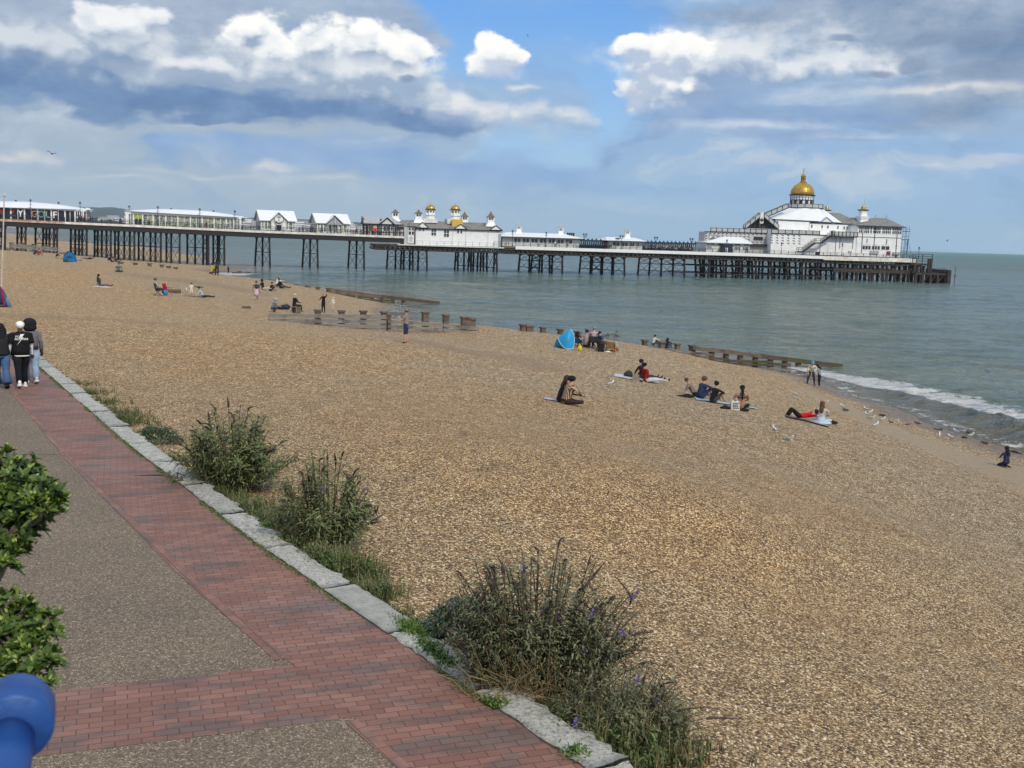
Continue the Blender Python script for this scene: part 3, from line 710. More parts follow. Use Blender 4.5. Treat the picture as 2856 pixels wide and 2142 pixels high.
M_NAVY = simple('navy_iron', (0.022, 0.034, 0.062), 0.45, var=0.3, scale=1.5)
M_IRON = simple('black_iron_piles', (0.016, 0.020, 0.028), 0.6, var=0.5, scale=0.8, warm=(0.030, 0.020, 0.016))
M_GIRD = simple('weathered_girder', (0.045, 0.040, 0.036), 0.8, var=0.5, scale=1.2, warm=(0.085, 0.065, 0.052))
M_TIMB = simple('pier_timber', (0.060, 0.045, 0.036), 0.85, var=0.5, scale=1.0)
M_DECK = simple('pier_planking', (0.16, 0.13, 0.10), 0.8, scale=2.0)
M_ROOFW = simple('white_sheet_roof', (0.72, 0.75, 0.77), 0.5, var=0.06, scale=0.5)
M_GLD = simple('gold_paint', (0.50, 0.315, 0.055), 0.38, metal=0.55, var=0.30, scale=1.2, spec=0.5)
M_YEL = simple('ochre_paint', (0.62, 0.42, 0.08), 0.6, var=0.15)
M_BRN = simple('maroon_timber', (0.060, 0.026, 0.026), 0.6, var=0.3)
M_TILE = simple('cupola_tile', (0.17, 0.13, 0.10), 0.8, var=0.3, scale=4)
M_GREYR = simple('grey_zinc_roof', (0.36, 0.38, 0.40), 0.6, var=0.25, scale=1.0)
M_RED = simple('red_orange_board', (0.70, 0.10, 0.04), 0.5)
M_REDD = simple('dull_red', (0.28, 0.03, 0.04), 0.6)
M_GREEN = simple('lime_panel', (0.36, 0.45, 0.06), 0.5)
def slate_mat():
    M, t, b = mat('weathered_slate'); p = t.obj(); x, y, z = t.sep(p)[:3]
    st = t.noise(t.vmath('MULTIPLY', p, (2.2, 2.2, 0.35)), 1.1, 6, 0.7); c = t.noise(p, 0.35, 5, 0.7)
    col = t.ramp(st, [(0.3, (0.085, 0.082, 0.080)), (0.5, (0.20, 0.195, 0.18)), (0.7, (0.36, 0.35, 0.33))])
    col = t.mix(t.sstep(c, 0.5, 0.62, 0, 0.6), col, (0.10, 0.10, 0.10))
    t.put(b.inputs['Base Color'], col); b.inputs['Roughness'].default_value = 0.85
    t.put(b.inputs['Normal'], t.bump(st, 0.5, 0.05)); return M
M_SLATE = slate_mat()
def glass_mat(name, col, rough=0.08):
    M, t, b = mat(name); n = t.noise(t.obj(), 0.9, 3)
    t.put(b.inputs['Base Color'], t.ramp(n, [(0.35, tuple(v * 0.5 for v in col)), (0.65, col)])); b.inputs['Roughness'].default_value = rough
    b.inputs['Specular IOR Level'].default_value = 0.55; return M
M_GLS = glass_mat('window_glass', (0.045, 0.055, 0.062)); M_GLD2 = glass_mat('dark_glass', (0.022, 0.024, 0.028), 0.15)
def interior_mat():
    M, t, b = mat('lit_interior_glass'); p = t.obj()
    v = t.voro(t.vmath('MULTIPLY', p, (1, .2, 1.4)), 0.9, out='Color'); n = t.noise(p, 2.2, 3)
    col = t.mix(t.sep(v)[0], (0.30, 0.34, 0.30), (0.46, 0.48, 0.30)); col = t.mix(t.sstep(n, .45, .62), col, (0.09, 0.12, 0.11))
    t.put(b.inputs['Base Color'], col); b.inputs['Roughness'].default_value = 0.12; return M
M_INT = interior_mat()
pier = thing('pier', 'long iron seaside pier on dark cross-braced piles reaching out across the sea', 'pier', PO, PA)
# deck levels read along the front edge
DZ = [(-400, 590), (0, 611), (360, 626.3), (700, 642.3), (1127, 659)]
def dz(px): return np.interp(px, [a for a, _ in DZ], [b for _, b in DZ])
def ribbon(name, pts, d0, d1, th, mats, parent=pier, mi=None):
    """slab following (s, ztop) points, from depth d0 to d1, thickness th"""
    mb = MB()
    for k in range(len(pts) - 1):
        (s0, z0), (s1, z1) = pts[k], pts[k + 1]
        mb.hexa([(s0, d0, z0 - th), (s1, d0, z1 - th), (s1, d1, z1 - th), (s0, d1, z0 - th), (s0, d0, z0), (s1, d0, z1), (s1, d1, z1), (s0, d1, z0)], mi[k] if mi else 0)
    return mb.build(name, mats, parent)
NW = 13.0
lp = [PW(x, dz(x)) for x in (-400, 0, 180, 360, 540, 700, 900, 1127)]
lpts = [(p.x, p.z) for p in lp]
ribbon('deck', [(s, z - 0.02) for s, z in lpts], 0.35, NW - 0.3, 0.45, M_DECK)
ribbon('fascia', lpts, 0, 0.33, 0.55, [M_FASC, M_RUST], mi=[1, 1, 0, 0, 0, 0, 0])
ribbon('fascia', lpts, NW - .28, NW, 0.55, M_FASC)
ribbon('girder', [(s, z - 0.56) for s, z in lpts], 0.25, 0.7, 1.25, M_IRON)
ribbon('girder', [(s, z - 0.50) for s, z in lpts], NW / 2, NW / 2 + .4, 1.2, M_IRON)
ribbon('girder', [(s, z - 0.56) for s, z in lpts], NW - .8, NW - .3, 1.25, M_IRON)
A0, A1 = PW(1108, 680.5), PW(1406, 690)
HW = 26.0
ribbon('stage_deck', [(A0.x, A0.z), (A1.x, A1.z)], 0, HW, 0.30, M_WH2)
B0, B1 = PW(1438, 686.6), PW(2100, 706.6); B2, B3 = PW(2297, 714), PW(2555, 721.5)
ob = [(A1.x + .02, B0.z), (B1.x, B1.z), (B2.x, B2.z)]
ribbon('deck', [(a, b - .03) for a, b in ob] + [(B3.x - .05, B3.z - .03)], 0.4, HW, 0.5, M_DECK)
ribbon('fascia', [(B0.x, B0.z), (B1.x, B1.z), (B2.x, B2.z)], -0.1, 0.38, 0.86, M_WH)
ribbon('fascia', [(B2.x + .01, B2.z), (B3.x, B3.z)], -0.1, 0.38, 1.15, M_FASC)
H0 = PW(1935, 702)
ribbon('head_deck', [(H0.x, H0.z - .04), (B3.x, B3.z - .04)], HW + .02, 46, 0.8, M_DECK)
# lattice girders under the outer deck
mb = MB()
def lattice(s0, z0, s1, z1, dd, hgt, step=1.35):
    n = max(2, int(abs(s1 - s0) / step))
    for k in range(n):
        a = s0 + (s1 - s0) * k / n; b = s0 + (s1 - s0) * (k + 1) / n; za = z0 + (z1 - z0) * k / n; zb = z0 + (z1 - z0) * (k + 1) / n; mdl = (a + b) / 2
        mb.tube([(a, dd, za - hgt), (mdl, dd, za)], 0.16, 4, mi=0); mb.tube([(mdl, dd, zb), (b, dd, zb - hgt)], 0.16, 4, mi=0)
    mb.tube([(s0, dd, z0 - hgt), (s1, dd, z1 - hgt)], 0.17, 4); mb.tube([(s0, dd, z0 - .12), (s1, dd, z1 - .12)], 0.2, 4)
for dd in (0.6, 9, 18, 25.5):
    lattice(A0.x - 6, A0.z - .3, A1.x, A1.z - .3, dd, 1.25)
    lattice(A1.x, B0.z - .86, B1.x, B1.z - .86, dd, 1.2); lattice(B1.x, B1.z - .86, B3.x, B3.z - 1.0, dd, 1.2)
mb.build('lattice_girder', M_GIRD, pier)
# railings
def railing(name, pts, d, parent, h=1.15, step=2.0, r=0.045, rails=(1.0, .62, .25), th=None, matl=M_NAVY, fill=0.0):
    mb = MB()
    for (s0, z0), (s1, z1) in zip(pts[:-1], pts[1:]):
        for k in rails: mb.tube([(s0, d, z0 + h * k), (s1, d, z1 + h * k)], r, 4)
        n = max(1, int(abs(s1 - s0) / step))
        for i in range(n + 1):
            t = i / n; s = s0 + (s1 - s0) * t; z = z0 + (z1 - z0) * t
            mb.box(s - r * 1.5, s + r * 1.5, d - r * 1.5, d + r * 1.5, z - .05, z + h + .06)
        if fill:
            m_ = max(1, int(abs(s1 - s0) / fill))
            for i in range(m_): s = s0 + (s1 - s0) * i / m_; z = z0 + (z1 - z0) * i / m_; mb.box(s - .02, s + .02, d - .02, d + .02, z, z + h)
    return mb.build(name, matl, parent)
railing('railing', lpts, 0.15, pier, fill=0.45); railing('railing', lpts, NW - .15, pier, fill=0.45)
railing('railing', [(B0.x - 6, B0.z), (B1.x, B1.z), (B2.x, B2.z), (B3.x, B3.z)], 0.15, pier, h=1.05, r=.04)
railing('railing', [(B0.x, B0.z), (B3.x, B3.z)], 45.5, pier, h=1.05, r=.04)
railing('stage_railing', [(PW(1159, 679).x, A0.z), (A1.x - 1, A1.z)], 0.12, pier, h=1.05, step=1.9, r=.035, rails=(1.0, .5), matl=simple('grey_rail', (0.30, 0.33, 0.35), 0.5))
# ---- trestles: bracing mesh with its piles as sub-parts
def trestle(piles, ytop, r=0.20, brace=True, arch=False, beam_z=(4.0,), low=None, mat_=M_IRON, ybase=750, zt=None, zlow=None):
    """piles: (x at the top, x at the foot, depth)"""
    P = []
    for (xt, xb, dd) in piles:
        t_ = PW(xt, ytop, dd); b_ = PW(xb, ybase, dd)
        w = PWorld(b_.x, dd, 0); g = min(gz(w.x, w.y), 1e9)
        zb = max(-1.5, g - .3) if g > -1.2 else -1.5
        P.append((Vector((t_.x, dd, zt if zt is not None else t_.z)), Vector((b_.x, dd, zb))))
    mb = MB(); order = sorted(range(len(P)), key=lambda i: P[i][0].x)
    for a, b in zip(order[:-1], order[1:]):
        (t0, b0), (t1, b1) = P[a], P[b]
        at_ = lambda Q, z: Q[1] + (Q[0] - Q[1]) * ((z - Q[1].z) / (Q[0].z - Q[1].z))
        zb = max(b0.z, b1.z, 0.0)
        gap = (t1 - t0).length
        for bz in beam_z:
            if bz > zb + .8: mb.tube([at_(P[a], bz), at_(P[b], bz)], 0.10, 4)
        if brace and gap > .8:
            levels = [zb + .3] + [z for z in beam_z if z > zb + 1.5] + [min(t0.z, t1.z) - .3]
            for z0, z1 in zip(levels[:-1], levels[1:]):
                if z1 - z0 < 1.0: continue
                mb.tube([at_(P[a], z0), at_(P[b], z1)], 0.07, 4); mb.tube([at_(P[a], z1), at_(P[b], z0)], 0.07, 4)
        if arch and gap > 2.2:
            pts = []
            for k in range(9):
                an = PI * k / 8; u = (1 - math.cos(an)) / 2; q = t0.lerp(t1, u); q = q.copy(); q.z = min(t0.z, t1.z) - 1.3 + 1.25 * math.sin(an); pts.append(q)
            mb.tube(pts, 0.12, 4)
    if low:
        mb.tube([P[order[0]][1].xyz + Vector((0, 0, low)), P[order[-1]][1].xyz + Vector((0, 0, low))], .12, 4)
    c = P[order[0]][0]; mb.v = [tuple(Vector(v) - c) for v in mb.v]
    if not mb.v: mb.box(-.2, .2, -.2, .2, -.2, 0)
    tr = mb.build('trestle', mat_, pier, loc=c)
    for (t_, b_) in P:
        m2 = MB(); m2.tube([b_ - c, t_ - c], [r * 1.15, r], 8, mi=0); mid = b_.lerp(t_, .55) - c
        m2.tube([t_ - c - Vector((0, 0, .9)), t_ - c - Vector((0, 0, .35)), t_ - c], [r, r * 1.5, r * 2.1], 8)
        m2.lathe([(r * 1.45, -.12), (r * 1.45, .12)], tuple(mid), 8); m2.build('pile', mat_, tr, smooth=False)
    return tr
def c1(x): return x * .16275
def c2(x): return 340 + x * .16275
def c3(x): return 680 + x * .16275
def c4(x): return 1000 + x * .18987
def c5(x): return 1380 + x * .1718
def c6(x): return 1740 + x * .16275
D5 = (12.3, 9.4, 6.5, 3.5, 0.6)
g = [[c1(v) for v in r] for r in ([(-60), -10, 40, 90], [300, 370, 440], [610, 740, 795, 850, 925], [980], [1215, 1290, 1355, 1410, 1487], [1622, 1675, 1745, 1825, 1900], [1970, 2030, 2130])]
g[6] += [c2(v) for v in (135, 215)]
g += [[c2(v) for v in r] for r in ([287, 370, 490, 575, 668], [762, 845, 990], [1120, 1255, 1392, 1455, 1483], [1565, 1640, 1670, 1755])]
g[3] = [g[3][0] - 8, g[3][0]]
for row in g:
    dd = D5[-len(row):] if len(row) < 5 else D5
    trestle([(x, x, d_) for x, d_ in zip(row, dd)], dz(row[-1]) + 17, r=0.24, beam_z=(4.6,), ybase=735)
for tp, bt in (((220, 322, 437), (190, 320, 450)), ((1030, 1140, 1260), (1000, 1130, 1270)), ((1815, 1935, 2055), (1782, 1922, 2065))):
    trestle([(c3(a), c3(b), d_) for a, b, d_ in zip(tp, bt, (12.3, 6.5, .6))], dz(c3(tp[1])) + 17, r=0.24, beam_z=(3.9,))
trestle([(c4(a), c4(b), d_) for a, b, d_ in zip((432, 545, 632, 668, 755, 795, 880, 1000), (410, 540, 615, 660, 750, 797, 872, 1010), (20, 13, 16, 8, 10, 4, 6, .6))], 697, r=.25, beam_z=(3.4,), zt=A0.z - 1.3)
trestle([(c4(a), c4(b), d_) for a, b, d_ in zip((1430, 1462, 1550, 1625, 1655, 1690, 1755, 1797, 1835, 1885, 1995, 2028), (1408, 1457, 1548, 1605, 1652, 1683, 1742, 1790, 1838, 1888, 1985, 2040),
                                              (24, 20, 18, 22, 14, 16, 11, 12, 6, 7, 3, .6))], 705, r=.25, beam_z=(1.3,), zt=A1.z - 1.4)
for tp, bt, x0, s_ in (((410, 565, 612, 735, 770, 890, 938, 1097), (380, 560, 580, 718, 765, 893, 925, 1103), c5, 1), ((1400, 1560, 1590, 1735, 1755, 1910, 1930, 2105), (1370, 1552, 1568, 1725, 1745, 1905, 1925, 2115), c5, 1),
                       ((270, 455, 650, 850, 1040), (237, 432, 640, 845, 1050), c6, 0)):
    ds = (24, 16, 22, 10, 14, 6, 8, .6) if s_ else (22, 16, 11, 6, .6)
    trestle([(x0(a), x0(b), d_) for a, b, d_ in zip(tp, bt, ds)], 709, r=.27, beam_z=(3.3, 1.3), arch=True, zt=B0.z - 2.15)
hr = random.Random(8)
for gi, x in enumerate(range(1940, 2330, 44)):
    row = [(x + dx + hr.uniform(-3, 3), x + dx * 1.08 + hr.uniform(-4, 4), d_) for dx, d_ in ((0, 20), (14, 14), (26, 8), (36, .8))]
    trestle(row, 723, r=.30, beam_z=(3.4, 1.3), arch=False, zt=B1.z - 2.1)
for x in (1960, 2060, 2160, 2260): trestle([(x, x, 30), (x + 30, x + 30, 38)], 723, r=.35, beam_z=(3.4,), zt=B1.z - 2.1)
for gi, x in enumerate(range(2330, 2550, 36)):
    row = [(x + dx + hr.uniform(-3, 3), x + dx + hr.uniform(-3, 3), d_) for dx, d_ in ((0, 24), (12, 12), (26, .8))]
    trestle(row, 733, r=.42, beam_z=(3.4,), mat_=M_TIMB, zt=B2.z - 2.1)
mb = MB()
q0, q1 = PW(2326, 748), PW(2549, 754); mb.box(q0.x, q1.x, 0.2, 1.0, q0.z - 1.1, q0.z); mb.box(q0.x, q1.x, 14, 15, q0.z - 1.2, q0.z)
q0, q1 = PW(1940, 765), PW(2320, 775)
for d_ in (.4, 12, 24): mb.tube([(q0.x, d_, 1.1), (q1.x, d_, 1.1)], .13, 4); mb.tube([(q0.x, d_, 3.3), (q1.x, d_, 3.3)], .13, 4)
for k in range(5): a = PW(2345 + 42 * k, 760); mb.tube([(a.x, .6, .3), (a.x + 2, .6, 3.2)], .14, 4); mb.tube([(a.x + 4, .6, .3), (a.x + 2, .6, 3.2)], .14, 4)
mb.build('walings', M_TIMB, pier)
# ---- landing stage past the pier head
def LS(px, py, d=-2.0): return PW(px, py, d)
mb = MB(); a, b = LS(2553, 759), LS(2649, 763)
mb.box(a.x, b.x - .3, -2, 9, a.z - .75, a.z - .15)
for x in (2556, 2575, 2597, 2617, 2640):
    for d_ in (-1.6, 8.5): s = LS(x, 770).x; mb.box(s - .35, s + .35, d_ - .35, d_ + .35, -1.5, a.z - .76)
s = LS(2645, 770).x; mb.box(s - .6, s + .5, -2.6, 9.3, -1.5, a.z + .9)
c_ = LS(2556, 734.5); e_ = LS(2605, 734.5); mb.box(c_.x - 1, e_.x, -1, 8, c_.z - .55, c_.z - .05)
for x in (2557, 2576, 2596, 2603):
    for d_ in (-.8, 7.6): s = LS(x, 740).x; mb.box(s - .28, s + .28, d_ - .28, d_ + .28, a.z - .2, c_.z + (1.5 if x > 2590 else -.1))
for x0_, x1_ in ((2578, 2592), (2600, 2612), (2618, 2634)): mb.tube([(LS(x0_, 770).x, -1.6, .2), (LS(x1_, 770).x, -1.6, a.z - .8)], .16, 4)
jet = mb.build('landing_stage', M_TIMB, pier)
railing('railing', [(LS(2553, 700).x, a.z), (LS(2641, 700).x, a.z)], -1.9, pier, h=1.25, step=3, r=.05)
railing('railing', [(LS(2553, 700).x, c_.z), (e_.x, e_.z)], -.9, pier, h=2.6, step=2.2, r=.05, rails=(1, .75, .5, .25))
# ================================================================== buildings on the pier
class Bld:
    def __init__(s, name, label, cat, px, py, d, yaw=0.0, group=None):
        s.d0 = d; o = PW(px, py, d); s.o = o; s.yaw = yaw
        s.root = thing(name, label, cat, PWorld(o.x, o.y, o.z), PA + yaw, group)
        s.R = Matrix.Rotation(-yaw, 4, 'Z') @ Matrix.Translation(-o)
    def mb(s):
        m_ = MB(); m_.T = s.R; return m_
    def P(s, px, py, d=None): return PW(px, py, s.d0 if d is None else d)
def pxbox(b, mb, x0, y0, x1, y1, d0=None, d1=None, mi=None):
    """box whose front face spans the photograph points (x0,y0) top left and (x1, y1) bottom left level"""
    d0 = b.d0 if d0 is None else d0; d1 = d0 + .2 if d1 is None else d1
    t = b.P(x0, y0, d0); u = b.P(x0, y1, d0); w = b.P(x1, y0 + (x1 - x0) * .03, d0)
    mb.box(t.x, w.x, d0, d1, u.z, t.z, mi)
def window(b, x0, y0, x1, y1, d=None, nx=1, ny=1, glass=None, frame=None, t=.10, proud=.05):
    d = b.d0 if d is None else d
    a = b.P(x0, y0, d); c = b.P(x0, y1, d); e = b.P(x1, y0 + (x1 - x0) * .03, d)
    s0, s1, z0, z1 = a.x, e.x, c.z, a.z
    m_ = b.mb(); m_.box(s0, s1, d - proud, d + .02, z0, z1, 0); g_ = d - proud - .04
    for k in range(nx + 1): s = s0 + (s1 - s0) * k / nx; m_.box(s - t / 2, s + t / 2, g_, d + .03, z0 - t / 2, z1 + t / 2, 1)
    for k in range(ny + 1): z = z0 + (z1 - z0) * k / ny; m_.box(s0 + t / 2 + .002, s1 - t / 2 - .002, g_ + .01, d + .03, z - t / 2, z + t / 2, 1)
    return m_.build('window', [glass or M_GLS, frame or M_WH], b.root)
def cupola(b, x, y_peak, y_roof, y_neck, y_base, hw, d, spire=None, roofm=None, body=None, name='cupola'):
    """little square turret with a swept pagoda roof and finial"""
    roofm = roofm or M_TILE; body = body or M_WH
    c = b.P(x, y_roof, d); zp = b.P(x, y_peak, d).z; zn = b.P(x, y_neck, d).z; zb = b.P(x, y_base, d).z; r = hw * .1
    cc = (c.x, d, 0); q = math.sqrt(2)
    m_ = b.mb(); bw = r * .82
    for sx in (-1, 1):
        for sy in (-1, 1): m_.box(c.x + sx * bw - .1, c.x + sx * bw + .1, d + sy * bw - .1, d + sy * bw + .1, zn, c.z, 0)
    m_.box(c.x - bw * .98, c.x + bw * .98, d - bw * .98, d + bw * .98, zn, zn + (c.z - zn) * .28, 0)
    m_.box(c.x - .08, c.x + .08, d - bw, d - bw + .12, zn, c.z, 0); m_.box(c.x - bw, c.x + bw, d - bw, d + bw, c.z - .22, c.z - .05, 0)
    m_.box(c.x - bw * .6, c.x + bw * .6, d - bw * .6, d + bw * .6, zn, c.z - .06, 1)
    m_.lathe([(bw * 1.75 * q, zb - .4), (bw * 1.15 * q, zb + (zn - zb) * .5), (bw * 1.02 * q, zn)], cc, 4, mi=0, rot=PI / 4)
    cu = m_.build(name, [body, M_GLS], b.root)
    m_ = b.mb(); h = zp - c.z
    m_.lathe([(r * q * 1.0, c.z - .06), (r * q * 1.02, c.z + .04), (r * q * .62, c.z + h * .28), (r * q * .32, c.z + h * .62), (r * q * .1, c.z + h)], cc, 4, mi=0, rot=PI / 4)
    top = b.P(x, spire, d).z if spire else zp + .9
    m_.tube([(c.x, d, zp - .1), (c.x, d, top)], [.09, .03], 5, mi=1)
    m_.ell((c.x, d, zp + .25), (.14, .14, .14), 6, 4, 1)
    rf = m_.build('cupola_roof', [roofm, M_WH2], cu)
    # roof is parented to the cupola: keep its transform relative to the thing
    return cu
def gable_roof(mb, s0, s1, d0, d1, ze, zr, over=.3, th=.14, mi=0, hipL=0, hipR=0):
    dm = (d0 + d1) / 2
    a = [(s0 - over, d0 - over, ze), (s1 + over, d0 - over, ze), (s1 + over - hipR, dm, zr), (s0 - over + hipL, dm, zr)]
    bb = [(s1 + over, d1 + over, ze), (s0 - over, d1 + over, ze), (s0 - over + hipL, dm, zr), (s1 + over - hipR, dm, zr)]
    for q in (a, bb):
        mb.hexa([(v[0], v[1], v[2] - th) for v in q] + q, mi)
    if hipL: mb.add([(s0 - over, d0 - over, ze), (s0 - over + hipL, dm, zr), (s0 - over, d1 + over, ze)], [(0, 1, 2)], mi)
    if hipR: mb.add([(s1 + over, d0 - over, ze), (s1 + over, d1 + over, ze), (s1 + over - hipR, dm, zr)], [(0, 1, 2)], mi)
    if not hipL: mb.add([(s0, d0, ze), (s0, dm, zr - th), (s0, d1, ze)], [(0, 1, 2)], mi + 1)
    if not hipR: mb.add([(s1, d0, ze), (s1, d1, ze), (s1, dm, zr - th)], [(0, 1, 2)], mi + 1)
def text_mesh(txt, size, extr=0.01, bold=False):
    cu = bpy.data.curves.new('lettering', 'FONT'); cu.body = txt; cu.size = size; cu.extrude = extr; cu.align_x = 'CENTER'; cu.align_y = 'CENTER'; cu.offset = 0.02 * size if bold else 0
    o = bpy.data.objects.new('lettering', cu); C.objects.link(o); bpy.context.view_layer.update()
    me = bpy.data.meshes.new_from_object(o.evaluated_get(bpy.context.evaluated_depsgraph_get()))
    bpy.data.objects.remove(o); bpy.data.curves.remove(cu)
    return [tuple(v.co) for v in me.vertices], [tuple(p.vertices) for p in me.polygons]
# ---- the two long low glass pavilions (canted ends, shallow bowed white roofs)
def long_pavilion(b, xl, xr, tipL, tipR, ridge, eave, yb, posts, glass, d0, depth=8.0, extra=None):
    """posts: x of wide posts; roof from tipL/tipR eaves through the ridge polyline"""
    L = lambda x, y, d=d0: b.P(x, y, d)
    s0, s1 = L(xl, yb(xl)).x, L(xr, yb(xr)).x
    zt = lambda x: L(x, eave(x)).z; zb = lambda x: L(x, yb(x)).z
    m_ = b.mb(); m_.hexa([(s0, d0 + .1, zb(xl)), (s1, d0 + .1, zb(xr)), (s1 + 0, d0 + depth, zb(xr)), (s0, d0 + depth, zb(xl)), (s0, d0 + .1, zt(xl)), (s1, d0 + .1, zt(xr)), (s1, d0 + depth, zt(xr)), (s0, d0 + depth, zt(xl))], 0)
    m_.build('glazing', glass, b.root)
    m_ = b.mb()
    for i, x in enumerate(posts):
        w = .34 if i % 1 == 0 else .1; s = L(x, eave(x)).x; m_.box(s - w / 2, s + w / 2, d0 - .1, d0 + .095, zb(x), zt(x))
        if i < len(posts) - 1:
            xm = (x + posts[i + 1]) / 2; s = L(xm, eave(xm)).x; m_.box(s - .07, s + .07, d0 - .05, d0 + .09, zb(xm), zt(xm))
    for k in range(1, 4):
        for sx in (s0, s1): m_.box(sx - .13, sx + .13, d0 + depth * k / 4 - .1, d0 + depth * k / 4 + .1, zb(xl), zt(xl))
    a, c = (s0, zt(xl)), (s1, zt(xr))
    m_.hexa([(s0 - .2, d0 - .12, a[1] - .42), (s1 + .2, d0 - .12, c[1] - .42), (s1 + .2, d0 + depth + .1, c[1] - .42), (s0 - .2, d0 + depth + .1, a[1] - .42), (s0 - .2, d0 - .12, a[1] + .02), (s1 + .2, d0 - .12, c[1] + .02), (s1 + .2, d0 + depth + .1, c[1] + .02), (s0 - .2, d0 + depth + .1, a[1] + .02)], 0)
    m_.build('wall_frame', M_WH, b.root)
    # bowed roof
    m_ = b.mb(); n = 24; dm = d0 + depth / 2; tl, tr_ = L(*tipL), L(*tipR)
    rows = []
    for i in range(n + 1):
        t = i / n; s = tl.x + (tr_.x - tl.x) * t
        x = tipL[0] + (tipR[0] - tipL[0]) * t
        ze = tl.z + (tr_.z - tl.z) * t; zr = b.P(x, np.interp(x, [p[0] for p in ridge], [p[1] for p in ridge]), dm).z
        w = depth / 2 + .9; edge = min(1, min(t, 1 - t) / .10 + .25)
        rows.append([(s, dm - w * edge, ze), (s, dm - w * .5 * edge, ze + (zr - ze) * .72), (s, dm, zr), (s, dm + w * .5 * edge, ze + (zr - ze) * .72), (s, dm + w * edge, ze), (s, dm, ze - .02)])
    vs = [v for r in rows for v in r]; fs = []
    for i in range(n):
        for k in range(6): a_ = i * 6 + k; c_ = i * 6 + (k + 1) % 6; fs.append((a_, a_ + 6, c_ + 6, c_))
    fs += [(5, 4, 3, 2, 1, 0), tuple(n * 6 + k for k in range(6))]
    m_.add(vs, fs, 0); m_.build('roof', M_ROOFW, b.root)
b = Bld('golf_pavilion', 'long low pavilion with dark glass, big letters on its windows and shallow white roof', 'pavilion', 60, 613, 2.5)
fy = lambda x: np.interp(x, [-400, 0, 251], [556, 574, 586]); fb = lambda x: dz(x) - 1.0
long_pavilion(b, -260, 237, (-300, 569), (252, 585.5), [(-300, 562), (-120, 556), (0, 561), (60, 562), (146, 569), (200, 577), (252, 585)], fy, fb, [-250, -210, -170, -130, -90, -48, -8, 30, 68, 105, 143, 181, 209, 222, 232], M_GLD2, 2.5)
letters = [('C', -38, (0.5, .06, .05)), ('R', -17, (.55, .1, .05)), ('A', 3, (.30, .03, .03)), ('Z', 38, (.16, .05, .06)), ('Y', 57, (.85, .85, .85)), ('G', 96, (.40, .25, .20)), ('O', 115, (.15, .32, .36)), ('L', 132.5, (.30, .42, .32)), ('F', 153, (.85, .85, .85))]
for ch, x, col in letters:
    v, f = text_mesh(ch, 2.3, .03, True); m_ = b.mb(); q = b.P(x, (fy(x) + fb(x)) / 2 + 1, 2.36)
    if ch == 'Z': q = b.P(x - 3, (fy(x) + fb(x)) / 2 + 1, 2.36)
    m_.add([(q.x + p[0], 2.36 - p[2], q.z + p[1]) for p in v], f); m_.build('letter', simple('letter_paint', col, .6), b.root)
b = Bld('cafe_pavilion', 'long low pavilion with pale lit glazing, lime panels and shallow white roof', 'pavilion', 500, 634, 2.5)
fy = lambda x: np.interp(x, [340, 687], [591, 607]); fb = lambda x: dz(x) - 1.0
long_pavilion(b, 351, 672, (340, 588), (688, 607.5), [(340, 587.5), (400, 584), (454, 582.5), (520, 585), (580, 589), (640, 598), (688, 607)], fy, fb, [352, 357, 372, 397.7, 427, 462, 496, 531, 563.7, 597, 631, 652, 670], M_INT, 2.5)
m_ = b.mb(); pxbox(b, m_, 377, fy(377) + 3, 384.5, fb(377) - 9, 2.44, 2.5); pxbox(b, m_, 387, fy(387) + 3, 394, fb(387) - 9, 2.44, 2.5); m_.build('lime_panel', M_GREEN, b.root)
m_ = b.mb(); pxbox(b, m_, 377, fy(377) + 17, 384.5, fb(377), 2.43, 2.5); pxbox(b, m_, 387, fy(387) + 17, 394, fb(387), 2.43, 2.5); m_.build('door', M_NAVY, b.root)
